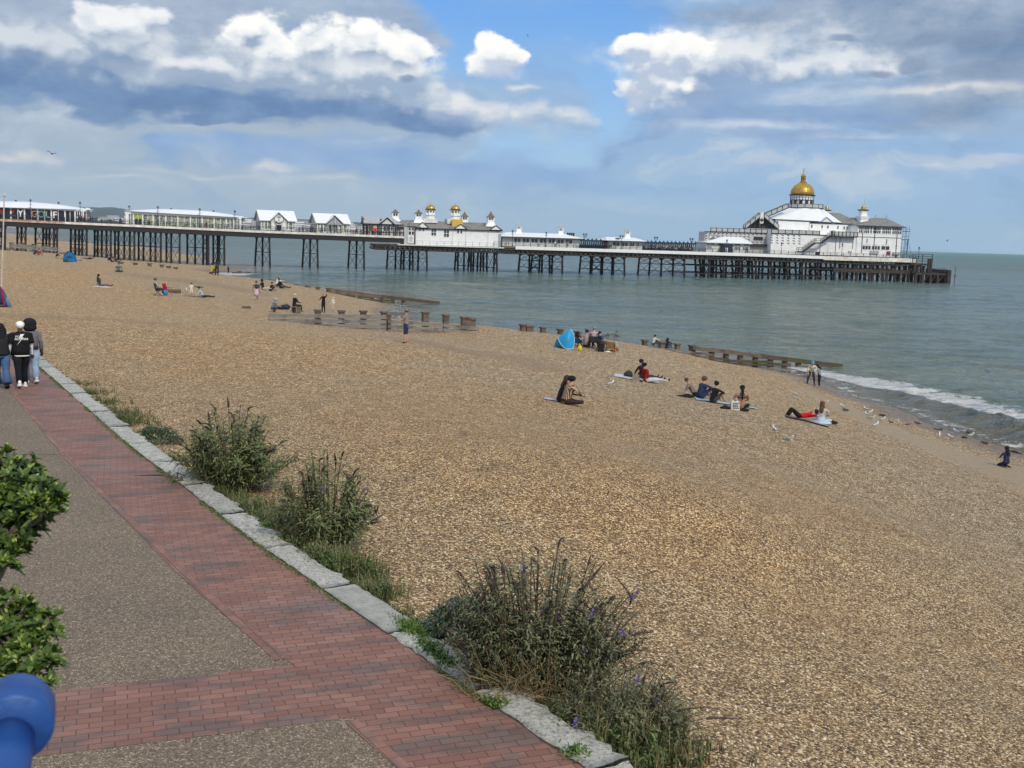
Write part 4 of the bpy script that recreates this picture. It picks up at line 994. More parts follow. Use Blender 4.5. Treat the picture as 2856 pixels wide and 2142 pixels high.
# ---- two gabled kiosks
def kiosk(name, label, ridL, ridR, eaveL, eaveR, peak, f0, f1, yb, sign, d0=2.5, depth=8.0):
    yaw = math.radians(13)
    b = Bld(name, label, 'kiosk', eaveL[0] + 1, yb, d0, yaw, 'gabled white kiosks on the pier')
    # work in the kiosk's own rotated frame
    o = b.o; W_ = (PW(eaveR[0], eaveR[1], d0 + 1.2).x - PW(eaveL[0], eaveL[1], d0).x) * 1.0
    W_ = W_ / math.cos(yaw); ze = PW(*eaveL, d0).z - o.z; zr = PW(ridL[0], ridL[1], d0 + depth / 2).z - o.z
    m_ = MB(); m_.box(.25, W_ - .25, .3, depth - .3, 0, ze); m_.build('glazing', M_INT, b.root)
    m_ = MB()
    for s in (.2, .2 + W_ * .08, W_ * .20, W_ * .31, W_ * .34, W_ * .66, W_ * .69, W_ * .80, W_ * .92, W_ - .2): m_.box(s - .12, s + .12, .14, .33, 0, ze - .02)
    for k in range(6): d_ = .3 + (depth - .6) * k / 5; m_.box(.12, .3, d_ - .1, d_ + .1, 0, ze - .02); m_.box(W_ - .3, W_ - .12, d_ - .1, d_ + .1, 0, ze - .02)
    m_.box(.13, W_ - .13, .15, .34, -.02, .35); m_.box(.13, W_ - .13, .12, depth, ze - .3, ze - .01)
    m_.build('wall_frame', M_WH, b.root)
    m_ = MB(); ro = .45; dm = depth / 2
    gable_roof(m_, .1, W_ - .1, .1, depth - .1, ze, zr, .45, .12, 0)
    # cross gable over the entrance
    xs0 = (f0[0] - eaveL[0]) / (eaveR[0] - eaveL[0]) * W_; xs1 = (f1[0] - eaveL[0]) / (eaveR[0] - eaveL[0]) * W_; xm = (xs0 + xs1) / 2
    zp = PW(*peak, d0).z - o.z; zf = PW(f0[0], f0[1], d0).z - o.z
    fr = -.75
    for q in ([(xs0, fr, zf), (xm, fr, zp), (xm, dm, zp), (xs0, dm, zf)], [(xm, fr, zp), (xs1, fr, zf), (xs1, dm, zf), (xm, dm, zp)]):
        m_.hexa([(v[0], v[1], v[2] - .14) for v in q] + [(v[0], v[1], v[2] + .05) for v in q], 0)
    for (xa, za, xb, zb_) in ((xs0, zf, xm, zp), (xm, zp, xs1, zf)): m_.tube([(xa, fr - .02, za - .12), (xb, fr - .02, zb_ - .12)], .10, 4, mi=2)
    for dd_ in (-.33, depth + .33):
        pass
    for s_ in (-.36, W_ + .36):
        m_.tube([(s_, -.36, ze - .1), (s_, dm, zr - .1)], .10, 4, mi=2); m_.tube([(s_, depth + .36, ze - .1), (s_, dm, zr - .1)], .10, 4, mi=2)
    m_.build('roof', [M_ROOFW, M_WH2, simple('grey_bargeboard', (.28, .30, .32), .6)], b.root)
    m_ = MB(); m_.add([(xs0 + .3, -.4, zf - .1), (xs1 - .3, -.4, zf - .1), (xm, -.4, zp - .35)], [(0, 1, 2)], 0)
    m_.box(xs0 + .35, xs1 - .35, -.42, .1, zf - .45, zf - .1, 0)
    for s in (xs0 + .45, xs0 + (xs1 - xs0) * .32, xs0 + (xs1 - xs0) * .68, xs1 - .45): m_.box(s - .14, s + .14, -.45, -.2, 0, zf - .1, 0)
    m_.build('gable_front', M_WH2 if sign else M_GREYR, b.root)
    if sign:
        m_ = MB(); m_.box(xs0 + .6, xs0 + (xs1 - xs0) * .3, -.36, .05, 0, zf - .45, 0); m_.box(xs0 + (xs1 - xs0) * .7, xs1 - .6, -.36, .05, 0, zf - .45, 0); m_.build('side_panel', M_WH, b.root)
        m_ = MB(); m_.box(xm - .75, xm + .75, -.2, .1, 0, zf - .5, 0); m_.build('door', M_GLD2, b.root)
        m_ = MB(); cz = (zf + zp) / 2 - .75
        m_.T = Matrix.Translation((xm, -.50, cz)) @ Matrix.Rotation(PI / 2, 4, 'X'); m_.lathe([(1.5, -.05), (1.5, .05)], (0, 0, 0), 20, mi=1); m_.T = None
        ring = [(xm + 1.25 * math.cos(a), -.58, cz + 1.1 * math.sin(a)) for a in np.linspace(PI * .62, PI * 2.38, 22)]
        m_.tube(ring, .10, 5, mi=0); m_.tube([(xm, -.6, cz - 1.0), (xm, -.6, cz + 1.0)], .08, 5, mi=0); m_.tube([(xm - .6, -.6, cz + .62), (xm + .6, -.6, cz + .62)], .07, 5, mi=0)
        m_.tube([(xm + .75 * math.cos(a), -.6, cz - .15 + .85 * math.sin(a)) for a in np.linspace(PI * 1.1, PI * 1.9, 10)], .08, 5, mi=0)
        m_.build('anchor_sign', [M_NAVY, M_WH], b.root)
    else:
        m_ = MB(); m_.box(xm - .12, xm + .12, -.5, -.38, zf - .1, zp - .4, 0); m_.build('king_post', M_WH, b.root)
    return b
kiosk('gabled_kiosk', 'white gabled kiosk with round anchor sign over its dark door', (718, 585), (816.7, 591), (726, 613.7), (824, 617), (778, 592.5), (751, 614), (800, 617), 641, True)
kiosk('gabled_kiosk', 'white gabled kiosk with plain grey glazed gable and lamp post in front', (874.5, 594), (967, 599), (882.6, 621), (975, 624), (933, 600.7), (908, 621.5), (955, 624), 649, False)
# ---- timber framed pavilion with zinc roof
b = Bld('timber_pavilion', 'dark timber framed pavilion with ridged grey zinc roof and orange lifebuoy board', 'pavilion', 1016, 655, 1.5, 0)
m_ = b.mb(); a, c = b.P(1017, 623), b.P(1127, 628); zb = b.P(1017, 656).z; zr = b.P(1030, 603.6, 5.5).z
m_.box(a.x, c.x, 1.5, 9.5, zb, a.z, 0); m_.build('wall', M_WH2, b.root)
m_ = b.mb(); gable_roof(m_, a.x, c.x - 1, 1.5, 9.5, a.z, zr, .5, .14, 0, 0, 2.5)
p0, p1, pk = b.P(1059, 625), b.P(1100.6, 627), b.P(1080.7, 606.5); xm = (p0.x + p1.x) / 2
for q in ([(p0.x, .7, a.z), (xm, .7, pk.z), (xm, 5.5, pk.z), (p0.x, 5.5, a.z)], [(xm, .7, pk.z), (p1.x, .7, a.z), (p1.x, 5.5, a.z), (xm, 5.5, pk.z)]):
    m_.hexa([(v[0], v[1], v[2] - .12) for v in q] + [(v[0], v[1], v[2] + .04) for v in q], 0)
m_.add([(p0.x + .3, .95, a.z - .1), (p1.x - .3, .95, a.z - .1), (xm, .95, pk.z - .3)], [(0, 1, 2)], 1)
for u, v in (((p0.x, .68, a.z - .1), (xm, .68, pk.z - .1)), ((xm, .68, pk.z - .1), (p1.x, .68, a.z - .1)), ((a.x - .5, 1.0, a.z), (a.x - .5, 5.5, zr)), ((a.x - .5, 10, a.z), (a.x - .5, 5.5, zr)), ((a.x - .5, .95, a.z - .1), (c.x, .95, a.z - .1))): m_.tube([u, v], .12, 4, mi=2)
for k in range(26): s = a.x + (c.x - a.x - 3) * k / 26; m_.tube([(s, 1.0, a.z + .08), (s, 5.45, zr + .05)], .035, 3, mi=1)
m_.build('roof', [M_GREYR, M_WH2, M_IRON], b.root)
m_ = b.mb()
for x in (1016, 1022, 1031, 1040, 1053, 1058, 1064, 1077, 1086, 1098, 1108, 1115): s = b.P(x, 640).x; m_.box(s - .1, s + .1, 1.28, 1.5, zb, a.z - .02)
for k in range(5): m_.box(a.x - .2, a.x, 2 + 1.8 * k, 2.2 + 1.8 * k, zb, a.z)
for z in (zb + .9, a.z - 1.2): m_.box(a.x, c.x, 1.33, 1.49, z, z + .12)
for k in range(7): s = a.x + .5 + k * 1.55; m_.tube([(s, .9, zb), (s, .9, a.z)], .06, 5)
m_.build('timber_frame', M_BRN, b.root)
for x0, x1 in ((1032, 1038), (1060, 1066), (1070, 1076), (1078.5, 1085), (1090, 1096), (1101, 1107), (1109, 1114)): window(b, x0, 629 + (x0 - 1030) * .03, x1, 643 + (x0 - 1030) * .03, nx=1, ny=2)
m_ = b.mb(); pxbox(b, m_, 1020, 628, 1028, 654, 1.44, 1.5); m_.build('door', M_BRN, b.root)
m_ = b.mb(); q = b.P(1046.5, 641, .5); m_.T = b.R @ Matrix.Translation((q.x, .45, q.z)) @ Matrix.Rotation(PI / 2, 4, 'X'); m_.lathe([(.62, -.06), (.62, .06)], (0, 0, 0), 12); m_.T = b.R
m_.box(q.x - .06, q.x + .06, .4, .5, q.z - 1.7, q.z - .5, 1); m_.box(q.x - .12, q.x + .12, .36, .4, q.z - .25, q.z + .2, 1); m_.build('lifebuoy_board', [M_RED, M_BRN], b.root)
# ---- corner lobby with the notice board
b = Bld('corner_lobby', 'narrow slate roofed lobby with glazed upper corner and tall white notice board', 'lobby', 1130, 679, .8)
m_ = b.mb(); a, c = b.P(1127, 631), b.P(1158.5, 632); zb = A0.z; m_.box(a.x, c.x, .8, 12, zb, a.z); m_.build('wall', M_GREYR, b.root)
m_ = b.mb(); gable_roof(m_, b.P(1114, 631).x, c.x + 1, 1.0, 12, a.z, b.P(1120, 613, 6).z, .4, .14, 0, 1.5, 0); k0, k1, kp = b.P(1137, 630.5), b.P(1159, 631.5), b.P(1148, 614)
m_.lathe([(1.5, 0), (.15, kp.z - k0.z)], ((k0.x + k1.x) / 2, 1.6, k0.z), 6); m_.build('roof', [M_SLATE, M_WH2], b.root)
m_ = b.mb()
for x in (1128, 1131, 1134.5): s = b.P(x, 650).x; m_.box(s, s + .12, .68, .8, zb, a.z)
m_.build('corner_post', M_WH, b.root)
window(b, 1140, 634, 1146, 643, glass=M_GLD2); window(b, 1149, 634.3, 1155, 643.3, glass=M_GLD2); window(b, 1139.5, 645, 1147, 655, glass=M_GLD2); window(b, 1148, 645.3, 1155, 655, glass=M_GLD2)
m_ = b.mb(); pxbox(b, m_, 1156, 632, 1159, 678.5, .6, .8); m_.build('maroon_post', M_BRN, b.root)
m_ = b.mb(); pxbox(b, m_, 1138, 656, 1155, 677, .62, .78, 0)
bd = m_.build('notice_board', M_WH, b.root)
m_ = b.mb()
for y, x0, x1, h in ((659.5, 1145.5, 1147.5, 1.3), (662, 1142, 1151, 1.2), (665.5, 1140, 1152.5, 1.4), (668.7, 1143.5, 1149, 1.4), (671.7, 1140, 1153, 1.6)):
    q = b.P(x0, y, .6); e = b.P(x1, y, .6); n = max(1, int((e.x - q.x) / .16))
    for k in range(n):
        s = q.x + (e.x - q.x) * k / n; m_.box(s, s + .10, .585, .615, q.z - h * .1, q.z + (.02 if k % 3 else .06))
m_.build('board_lettering', simple('sign_black', (.03, .03, .035), .5), bd)
# ---- the white hall with two gold domes
b = Bld('domed_hall', 'white hall with slate roof and a pair of small gold domes', 'hall', 1160, 680, 1.6)
HD = 1.6; HB = 16.0
a, c = b.P(1159.5, 634), b.P(1397, 642); zb = A0.z; ze = (a.z + c.z) / 2; zr = b.P(1270, 619, 9).z
m_ = b.mb(); m_.box(a.x, c.x, HD, HB, zb, ze); m_.build('wall', M_WH, b.root)
m_ = b.mb(); gable_roof(m_, a.x, c.x, HD, HB, ze, zr, .5, .16, 0, 1.0, 3.2)
m_.box(a.x - .4, c.x + .4, HD - .45, HD - .3, ze - .35, ze - .02, 2)
m_.build('roof', [M_SLATE, M_WH, M_IRON], b.root)
m_ = b.mb()
for (px_, py_), (lx, ly), (rx, ry) in (((1179.4, 619.7), (1161, 632), (1195, 633)), ((1284, 625.4), (1266, 638), (1302, 639)), ((1380.7, 629), (1365.5, 640.6), (1399, 642.5))):
    l, r_, p = b.P(lx, ly), b.P(rx, ry), b.P(px_, py_); xm = (l.x + r_.x) / 2
    for q in ([(l.x, HD - .6, ze), (xm, HD - .6, p.z), (xm, 6, p.z), (l.x, 6, ze)], [(xm, HD - .6, p.z), (r_.x, HD - .6, ze), (r_.x, 6, ze), (xm, 6, p.z)]):
        m_.hexa([(v[0], v[1], v[2] - .12) for v in q] + [(v[0], v[1], v[2] + .05) for v in q], 1)
    m_.add([(l.x + .2, HD - .5, ze), (r_.x - .2, HD - .5, ze), (xm, HD - .5, p.z - .2)], [(0, 1, 2)], 0)
    for u, v in (((l.x, HD - .62, ze), (xm, HD - .62, p.z)), ((xm, HD - .62, p.z), (r_.x, HD - .62, ze)), ((l.x, HD - .62, ze - .05), (r_.x, HD - .62, ze - .05))): m_.tube([u, v], .09, 4, mi=2)
m_.build('pediment', [M_WH, M_SLATE, M_IRON], b.root)
for x0, y0, x1, y1, nx, ny in ((1169, 635.5, 1175, 644), (1178, 636, 1184, 644.5), (1203, 638, 1217, 657), (1238, 640.5, 1253, 661), (1274.5, 642, 1280.5, 651), (1283.5, 642.3, 1289.5, 651.3)) and \
        ((1169, 635.5, 1175, 644, 1, 1), (1178, 636, 1184, 644.5, 1, 1), (1203, 638, 1217, 657, 2, 2), (1238, 640.5, 1253, 661, 2, 2), (1274.5, 642, 1280.5, 651, 1, 1), (1283.5, 642.3, 1289.5, 651.3, 1, 1)):
    window(b, x0, y0, x1, y1, nx=nx, ny=ny)
m_ = b.mb()
for x in (1263, 1299, 1361): m_ = b.mb(); s = b.P(x, 660).x; m_.box(s - .04, s + .04, HD - .04, HD, zb, ze - .36); m_.build('downpipe', M_GREYR, b.root)
m_ = b.mb(); s = b.P(1394.5, 660).x; m_.box(s - .5, s + .3, HD - .03, HD + .02, zb, zb + 3.5); m_.build('side_door', M_GREYR, b.root)
def gold_dome(b, x, y_top, y_rim, y_drum, y_base, hwr, d, plinth=None):
    c = b.P(x, y_rim, d); zt = b.P(x, y_top, d).z; zd = b.P(x, y_drum, d).z; zb = b.P(x, y_base, d).z; r = hwr * .1
    m_ = b.mb(); cc = (c.x, d, 0)
    m_.lathe([(r * .93, zb), (r * .93, zd), (r * 1.0, zd + .05), (r * 1.0, zd + .2), (r * .86, zd + .21), (r * .86, c.z - .2), (r * 1.0, c.z - .19), (r * 1.0, c.z)], cc, 8, mi=0, rot=PI / 8)
    for k in range(8): an = k * PI / 4 + PI / 8; m_.box(c.x + r * .9 * math.cos(an) - .09, c.x + r * .9 * math.cos(an) + .09, d + r * .9 * math.sin(an) - .09, d + r * .9 * math.sin(an) + .09, zd, c.z, 0)
    for k in range(8):
        an = k * PI / 4; rr = r * .80; q = Vector((c.x + rr * math.cos(an), d + rr * math.sin(an), 0)); tg = Vector((-math.sin(an), math.cos(an), 0)) * r * .16; out = Vector((math.cos(an), math.sin(an), 0)) * .06
        m_.add([q - tg + out + Vector((0, 0, zd + .9)), q + tg + out + Vector((0, 0, zd + .9)), q + tg + out + Vector((0, 0, c.z - .35)), q - tg + out + Vector((0, 0, c.z - .35))], [(0, 1, 2, 3)], 1)
    m_.lathe([(r * .98, zd - .05), (r * 1.03, zd), (r * .98, zd + .06)], cc, 8, mi=2, rot=PI / 8)
    dr = m_.build('drum', [M_WH, M_GLD2, M_IRON], b.root)
    m_ = b.mb(); h = zt - c.z
    m_.lathe([(r * 1.14, c.z - .02), (r * 1.16, c.z + .12), (r * 1.0, c.z + .2)], cc, 16, mi=1)
    m_.lathe([(r * .95, c.z + .18), (r * .97, c.z + h * .3), (r * .88, c.z + h * .52), (r * .68, c.z + h * .74), (r * .42, c.z + h * .9), (r * .12, c.z + h), (.06, c.z + h * 1.12)], cc, 20, mi=0)
    m_.tube([(c.x, d, zt), (c.x, d, zt + .9)], [.08, .02], 5, mi=0)
    m_.build('dome', [M_GLD, M_IRON], b.root, smooth=False)
    return c
c_ = gold_dome(b, 1200.7, 570.4, 585.6, 601.7, 612, 13.4, 8.8)
c2_ = gold_dome(b, 1270, 571, 586.5, 603, 612, 13.6, 8.8)
m_ = b.mb(); pxbox(b, m_, 1180, 609.5, 1221, 621, 5.5, 12); pxbox(b, m_, 1248, 610.5, 1264, 624, 5.2, 12.2); m_.build('plinth', M_WH2, b.root)
m_ = b.mb(); pxbox(b, m_, 1261, 612, 1291, 632, 3.6, 12.1); m_.build('ochre_plinth', M_YEL, b.root)
cupola(b, 1167.5, 584.6, 595, 607, 618, 10.6, 5.0, 549); cupola(b, 1296, 591, 603.6, 616, 622, 9.8, 12.0, 568); cupola(b, 1368.7, 590, 605.5, 617, 628, 10.2, 5.0, 583)
cupola(b, 1102.5, 582.7, 593, 606, 613, 10.4, 11.0, 550)
m_ = b.mb(); q = b.P(1200.7, 570, 8.8); m_.tube([(q.x, 8.8, q.z), (q.x + .1, 8.8, b.P(1202, 545, 8.8).z)], .05, 4); q = b.P(1270, 571, 8.8); m_.tube([(q.x, 8.8, q.z), (q.x, 8.8, b.P(1271, 559, 8.8).z)], .05, 4)
m_.build('flagpole', M_WH2, b.root)
# ---- the two arcades with cupolas
def arcade(name, label, x0, x1, yt, yb, ridge, posts, cups, d0, depth, blank=None):
    b = Bld(name, label, 'arcade', x0, yb, d0)
    a, c = b.P(x0, yt), b.P(x1, yt + (x1 - x0) * .03); zb = b.P(x0, yb).z
    m_ = b.mb(); m_.box(a.x, c.x, d0, d0 + depth, zb, a.z); m_.build('wall', M_WH2, b.root)
    m_ = b.mb(); gable_roof(m_, a.x, c.x, d0, d0 + depth, a.z, b.P(x0, ridge, d0 + depth / 2).z, 1.2, .18, 0, (c.x - a.x) * .14, (c.x - a.x) * .22)
    m_.box(a.x - 1.2, c.x + 1.2, d0 - 1.25, d0 - 1.15, a.z - .25, a.z - .02, 2); m_.build('roof', [M_ROOFW, M_WH, M_IRON], b.root)
    for p, q in zip(posts[:-1], posts[1:]):
        y = yt + 3.6 + (p - x0) * .03; window(b, p + 2.6, y, q - 2.6, y + 12.0, nx=2, t=.12)
    for cx, yp, yr, yn, ybs, hw in cups: cupola(b, cx, yp, yr, yn, ybs, hw, d0 + depth / 2, None, M_GREYR)
    return b
b = arcade('arcade', 'low white arcade with eight wide windows and two white cupolas on its roof', 1402, 1616, 659, 689, 647, [1431 + 24 * k for k in range(8)], [(1446.7, 625, 630.7, 641, 650, 7.2), (1563.8, 630, 636, 647, 656, 7.4)], 4.0, 9)
m_ = b.mb(); q = b.P(1581, 649, 10); e = b.P(1603, 659, 10)
for k in range(4): s = q.x + (e.x - q.x) * k / 4; m_.box(s, s + (e.x - q.x) / 4 - .1, 9.9, 10, e.z, q.z)
m_.box(q.x, e.x, 10.01, 10.05, e.z, q.z, 1); m_.build('roof_panel', [M_GLD2, M_WH2], b.root)
b = arcade('arcade', 'small white arcade with single cupola and dish on its roof', 1700, 1792, 670.5, 697, 661, [1706, 1731, 1754, 1772, 1786], [(1749.8, 637.5, 644.4, 655, 664, 7.2)], 4.0, 9)
m_ = b.mb(); q = b.P(1723, 665.5, 3); m_.ell((q.x, 3, q.z), (.8, .15, .28), 10, 6); m_.build('oval_sign', simple('grey_green', (.10, .14, .13), .5), b.root)
# ---- iron shelters
def shelter(label, x0, x1, yr, yb, d0=6.0, step=5.6):
    b = Bld('iron_shelter', label, 'shelter', x0, yb, d0, group='navy iron shelters')
    a, c = b.P(x0, yr), b.P(x1, yr + (x1 - x0) * .03); zb = b.P(x0, yb).z
    m_ = b.mb(); m_.box(a.x, c.x, d0 - .8, d0 + 3.8, a.z - .12, a.z + .05); m_.box(a.x, c.x, d0 - .85, d0 - .8, a.z - .3, a.z - .13)
    m_.build('roof', M_NAVY, b.root)
    m_ = b.mb(); n = int((x1 - x0) / step)
    for k in range(n + 1):
        s = a.x + (c.x - a.x) * k / n
        for d_ in (d0, d0 + 3): m_.box(s - .07, s + .07, d_ - .07, d_ + .07, zb, a.z - .13)
        if k < n:
            w = (c.x - a.x) / n; pts = [(s + w * (1 - math.cos(an)) / 2, d0, a.z - .75 + .5 * math.sin(an)) for an in np.linspace(0, PI, 7)]; m_.tube(pts, .06, 4)
    m_.box(a.x, c.x, d0 + 2.9, d0 + 3.0, zb, zb + .9)
    m_.build('column_row', M_NAVY, b.root)
    m_ = b.mb(); n2 = int((x1 - x0) / 11)
    for k in range(n2 + 1):
        s = a.x + (c.x - a.x) * k / n2; z = a.z + .05
        m_.add([(s - .45, d0, z), (s + .45, d0, z), (s, d0 - .03, z + .42), (s - .45, d0 + .08, z), (s + .45, d0 + .08, z)], [(0, 1, 2), (4, 3, 2)]); m_.tube([(s, d0, z), (s, d0, z + .7)], .04, 4)
    m_.build('cresting', M_NAVY, b.root)
shelter('navy iron shelter of slim arches between the two white arcades', 1616, 1699, 669, 692)
shelter('long navy iron shelter of slim arches packed with diners, beside the white marquee', 1795, 1940, 674.5, 698)
# ---- white marquee
b = Bld('marquee', 'white pyramid roofed marquee with glazed sides at the foot of the great pavilion', 'marquee', 1972, 704, 3.5)
a, c, pk = b.P(1969.5, 675), b.P(2098, 679), b.P(2046.8, 650.5, 9); zb = b.P(1972, 703).z; dB = 15
m_ = b.mb(); pk_ = (pk.x, 9.2, pk.z); A_ = [(a.x, 3.2, a.z), (c.x, 3.2, a.z), (c.x, dB, a.z), (a.x, dB, a.z)]
m_.add(A_ + [pk_] + [(v[0], v[1], v[2] - .2) for v in A_], [(0, 1, 4), (1, 2, 4), (2, 3, 4), (3, 0, 4), (5, 6, 1, 0), (6, 7, 2, 1), (7, 8, 3, 2), (8, 5, 0, 3), (8, 7, 6, 5)]); m_.build('canopy', M_ROOFW, b.root)
m_ = b.mb(); m_.box(a.x + .4, c.x - .4, 4.2, dB - 1, zb, a.z - .2); m_.build('wall', M_WH2, b.root)
for x0, x1 in ((1971, 1979), (1983, 1993), (2001, 2017), (2049, 2066), (2075, 2090)):
    window(b, x0, 677.5 + (x0 - 1970) * .03, x1, 682.5 + (x0 - 1970) * .03, 4.2, nx=1, ny=1, glass=M_GLD2)
for x0, x1 in ((1972, 1985), (2048, 2065), (2072, 2088)): window(b, x0, 685 + (x0 - 1970) * .03, x1, 695 + (x0 - 1970) * .03, 4.2, nx=4, ny=1)
# dark entrance porch with white doorway beside it
m_ = b.mb(); pxbox(b, m_, 2017, 680, 2044, 705, 2.2, 4.2, 0); q = b.P(2028, 677, 2.2); m_.build('porch', M_NAVY, b.root)
m_ = b.mb(); pxbox(b, m_, 2024, 691, 2030, 704, 2.05, 2.18, 0); m_.build('door', M_WH, b.root)
# ================================================================== the great domed pavilion on the pier head
b = Bld('domed_pavilion', 'great white pavilion with large gold dome, outside stairs and triangle-pierced walls', 'pavilion', 1967, 706, 7.0)
def P8(x, y, d=None): return b.P(2300 + x * .18083, 560 + y * .18083, d)
def P7(x, y, d=None): return b.P(1950 + x * .18083, 460 + y * .18083, d)
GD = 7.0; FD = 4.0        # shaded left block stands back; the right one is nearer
zb = B1.z
# lower left block with pierced screen
L0, L1 = P7(90, 1028, GD), P7(1050, 1050, GD); zt = L0.z
m_ = b.mb(); m_.box(L0.x, L1.x, GD, GD + 5, zb, zt, 0); m_.build('left_wall', simple('shaded_white_paint', (.50, .50, .49), .7, var=.12), b.root)  # white wall in shade: the shading is put into its greyer base colour
R0_, R1_ = P7(1050, 1055, FD), P8(508, 520, FD); ztR = R0_.z
m_ = b.mb(); m_.box(L1.x + .02, R1_.x, FD, 34.2, zb, ztR, 0); m_.build('lower_wall', M_WH, b.root)
m_ = b.mb(); m_.box(L0.x - .15, L1.x, GD - .15, GD, zt - .1, zt + .12); m_.box(L1.x, P7(1960, 1078, FD).x, FD - .15, FD, ztR - .1, ztR + .12); m_.build('cornice', M_IRON, b.root)
m_ = b.mb(); M_TRI = simple('triangle_recess', (.10, .11, .13), .8)
def tri(x, y, left, d):
    q = P7(x, y, d); w, h = .95, .55
    if left: vs = [(q.x, d - .02, q.z), (q.x + w, d - .02, q.z), (q.x, d - .02, q.z - h)]
    else: vs = [(q.x, d - .02, q.z), (q.x + w, d - .02, q.z - h * .9), (q.x + w, d - .02, q.z - h * .1)]
    m_.add(vs, [(0, 1, 2)], 0)
for j in range(4):
    for i in range(15):
        x = 92 + i * 64; y = 1045 + j * 40 + i * 1.4
        if j in (1, 2, 3) and 2 <= i <= 2: continue
        if 11 <= i <= 13 and j in (1, 2): continue
        tri(x, y, i < 7, GD)
    for i in range(6): tri(1085 + i * 86, 1070 + j * 40 + i * 3, False, FD)
m_.build('pierced_screen', M_TRI, b.root)
m_ = b.mb(); pxbox(b, m_, 1950 + 845 * .18083, 460 + 1105 * .18083, 1950 + 985 * .18083, 460 + 1160 * .18083, GD - .15, GD, 0); m_.build('hoarding', M_GLD2, b.root)
m_ = b.mb(); q = (1950 + 155 * .18083, 460 + 1085 * .18083, 1950 + 268 * .18083, 460 + 1145 * .18083)
pxbox(b, m_, *q, GD - .12, GD, 0); a, c = P7(155, 1085, GD), P7(268, 1145, GD)
for u, v in (((a.x, a.z), (c.x, a.z)), ((c.x, a.z), (c.x, c.z)), ((a.x, c.z), (c.x, c.z)), ((a.x, a.z), (a.x, c.z))): m_.tube([(u[0], GD - .15, u[1]), (v[0], GD - .15, v[1])], .06, 4, mi=1)
for k in range(4): s = a.x + .7 + k * .27; m_.box(s, s + .18, GD - .17, GD - .12, (a.z + c.z) / 2 - .15, (a.z + c.z) / 2 + .25, 1)
m_.box(a.x + .3, c.x - .2, GD - .17, GD - .12, c.z + .12, c.z + .28, 1)
m_.build('framed_sign', [M_WH2, M_IRON], b.root)
m_ = b.mb(); pxbox(b, m_, 1950 + 790 * .18083, 460 + 1215 * .18083, 1950 + 1045 * .18083, 460 + 1255 * .18083, GD - .9, GD, 0); m_.build('kiosk_hatch', M_GLD2, b.root)
# roof terrace parapet
def parapet(pts, d, h=1.15, step=1.62):
    m_ = b.mb()
    for (s0, z0), (s1, z1) in zip(pts[:-1], pts[1:]):
        n = max(1, int(abs(s1 - s0) / step))
        for i in range(n + 1): s = s0 + (s1 - s0) * i / n; z = z0 + (z1 - z0) * i / n; m_.box(s - .09, s + .09, d - .09, d + .09, z, z + h + .1, 1)
        m_.hexa([(s0, d + .02, z0 + .1), (s1, d + .02, z1 + .1), (s1, d + .06, z1 + .1), (s0, d + .06, z0 + .1), (s0, d + .02, z0 + h), (s1, d + .02, z1 + h), (s1, d + .06, z1 + h), (s0, d + .06, z0 + h)], 0)
        m_.tube([(s0, d, z0 + h), (s1, d, z1 + h)], .06, 4, mi=1); m_.tube([(s0, d, z0 + .12), (s1, d, z1 + .12)], .05, 4, mi=1)
    return m_
M_MESH = simple('mesh_infill', (.46, .47, .47), .8)
pp = parapet([(P7(180, 1020, GD).x, zt), (L1.x, zt)], GD + .1); pp.build('parapet', [M_MESH, M_IRON], b.root)
pp = parapet([(L1.x, ztR), (P7(1860, 1070, FD).x, ztR)], FD + .1, step=1.95); pp.build('parapet', [M_MESH, M_IRON], b.root)
# stair truss climbing to the dome
def stair(pts, d, w=.0, infill=True, nm='outside_stair', h=1.1, step=1.5, both=None):
    m_ = b.mb(); P_ = [P7(x, y, d) for x, y in pts]
    for off in (0, 1.5):
        for u, v in zip(P_[:-1], P_[1:]):
            L = (v - u).length; n = max(1, int(L / step))
            for i in range(n + 1): q = u.lerp(v, i / n); m_.box(q.x - .08, q.x + .08, d + off - .08, d + off + .08, q.z - .1, q.z + h + .12, 1)
            m_.tube([(u.x, d + off, u.z + h), (v.x, d + off, v.z + h)], .06, 4, mi=1)
            m_.hexa([(u.x, d + off + .02, u.z), (v.x, d + off + .02, v.z), (v.x, d + off + .06, v.z), (u.x, d + off + .06, u.z), (u.x, d + off + .02, u.z + h - .05), (v.x, d + off + .02, v.z + h - .05), (v.x, d + off + .06, v.z + h - .05), (u.x, d + off + .06, u.z + h - .05)], 0)
    for u, v in zip(P_[:-1], P_[1:]):
        m_.hexa([(u.x, d, u.z - .3), (v.x, d, v.z - .3), (v.x, d + 1.5, v.z - .3), (u.x, d + 1.5, u.z - .3), (u.x, d, u.z), (v.x, d, v.z), (v.x, d + 1.5, v.z), (u.x, d + 1.5, u.z)], 1)
    return m_.build(nm, [M_MESH, M_IRON], b.root)
stair([(710, 985), (940, 800), (1003, 800), (1225, 985)], 9.0)
stair([(1030, 800), (1370, 655)], 11.5)
m_ = b.mb(); a, c, e = P7(740, 975, 10.6), P7(970, 800, 10.6), P7(1200, 975, 10.6)
m_.add([(a.x, 10.6, a.z), (e.x, 10.6, a.z), (c.x + .5, 10.6, c.z), (c.x - .5, 10.6, c.z)], [(0, 1, 2, 3)], 0)
for x in (850, 900, 970, 1040, 1090): q = P7(x, 975, 10.2); m_.box(q.x - .1, q.x + .1, 10.1, 10.3, a.z, a.z + (1.4 if x in (850, 1090) else 2.4), 1)
m_.tube([(a.x + 1, 10.2, a.z), (c.x, 10.2, c.z)], .1, 4, mi=1); m_.tube([(e.x - 1, 10.2, a.z), (c.x, 10.2, c.z)], .1, 4, mi=1)
m_.build('stair_frame', [M_GIRD, M_IRON], b.root)
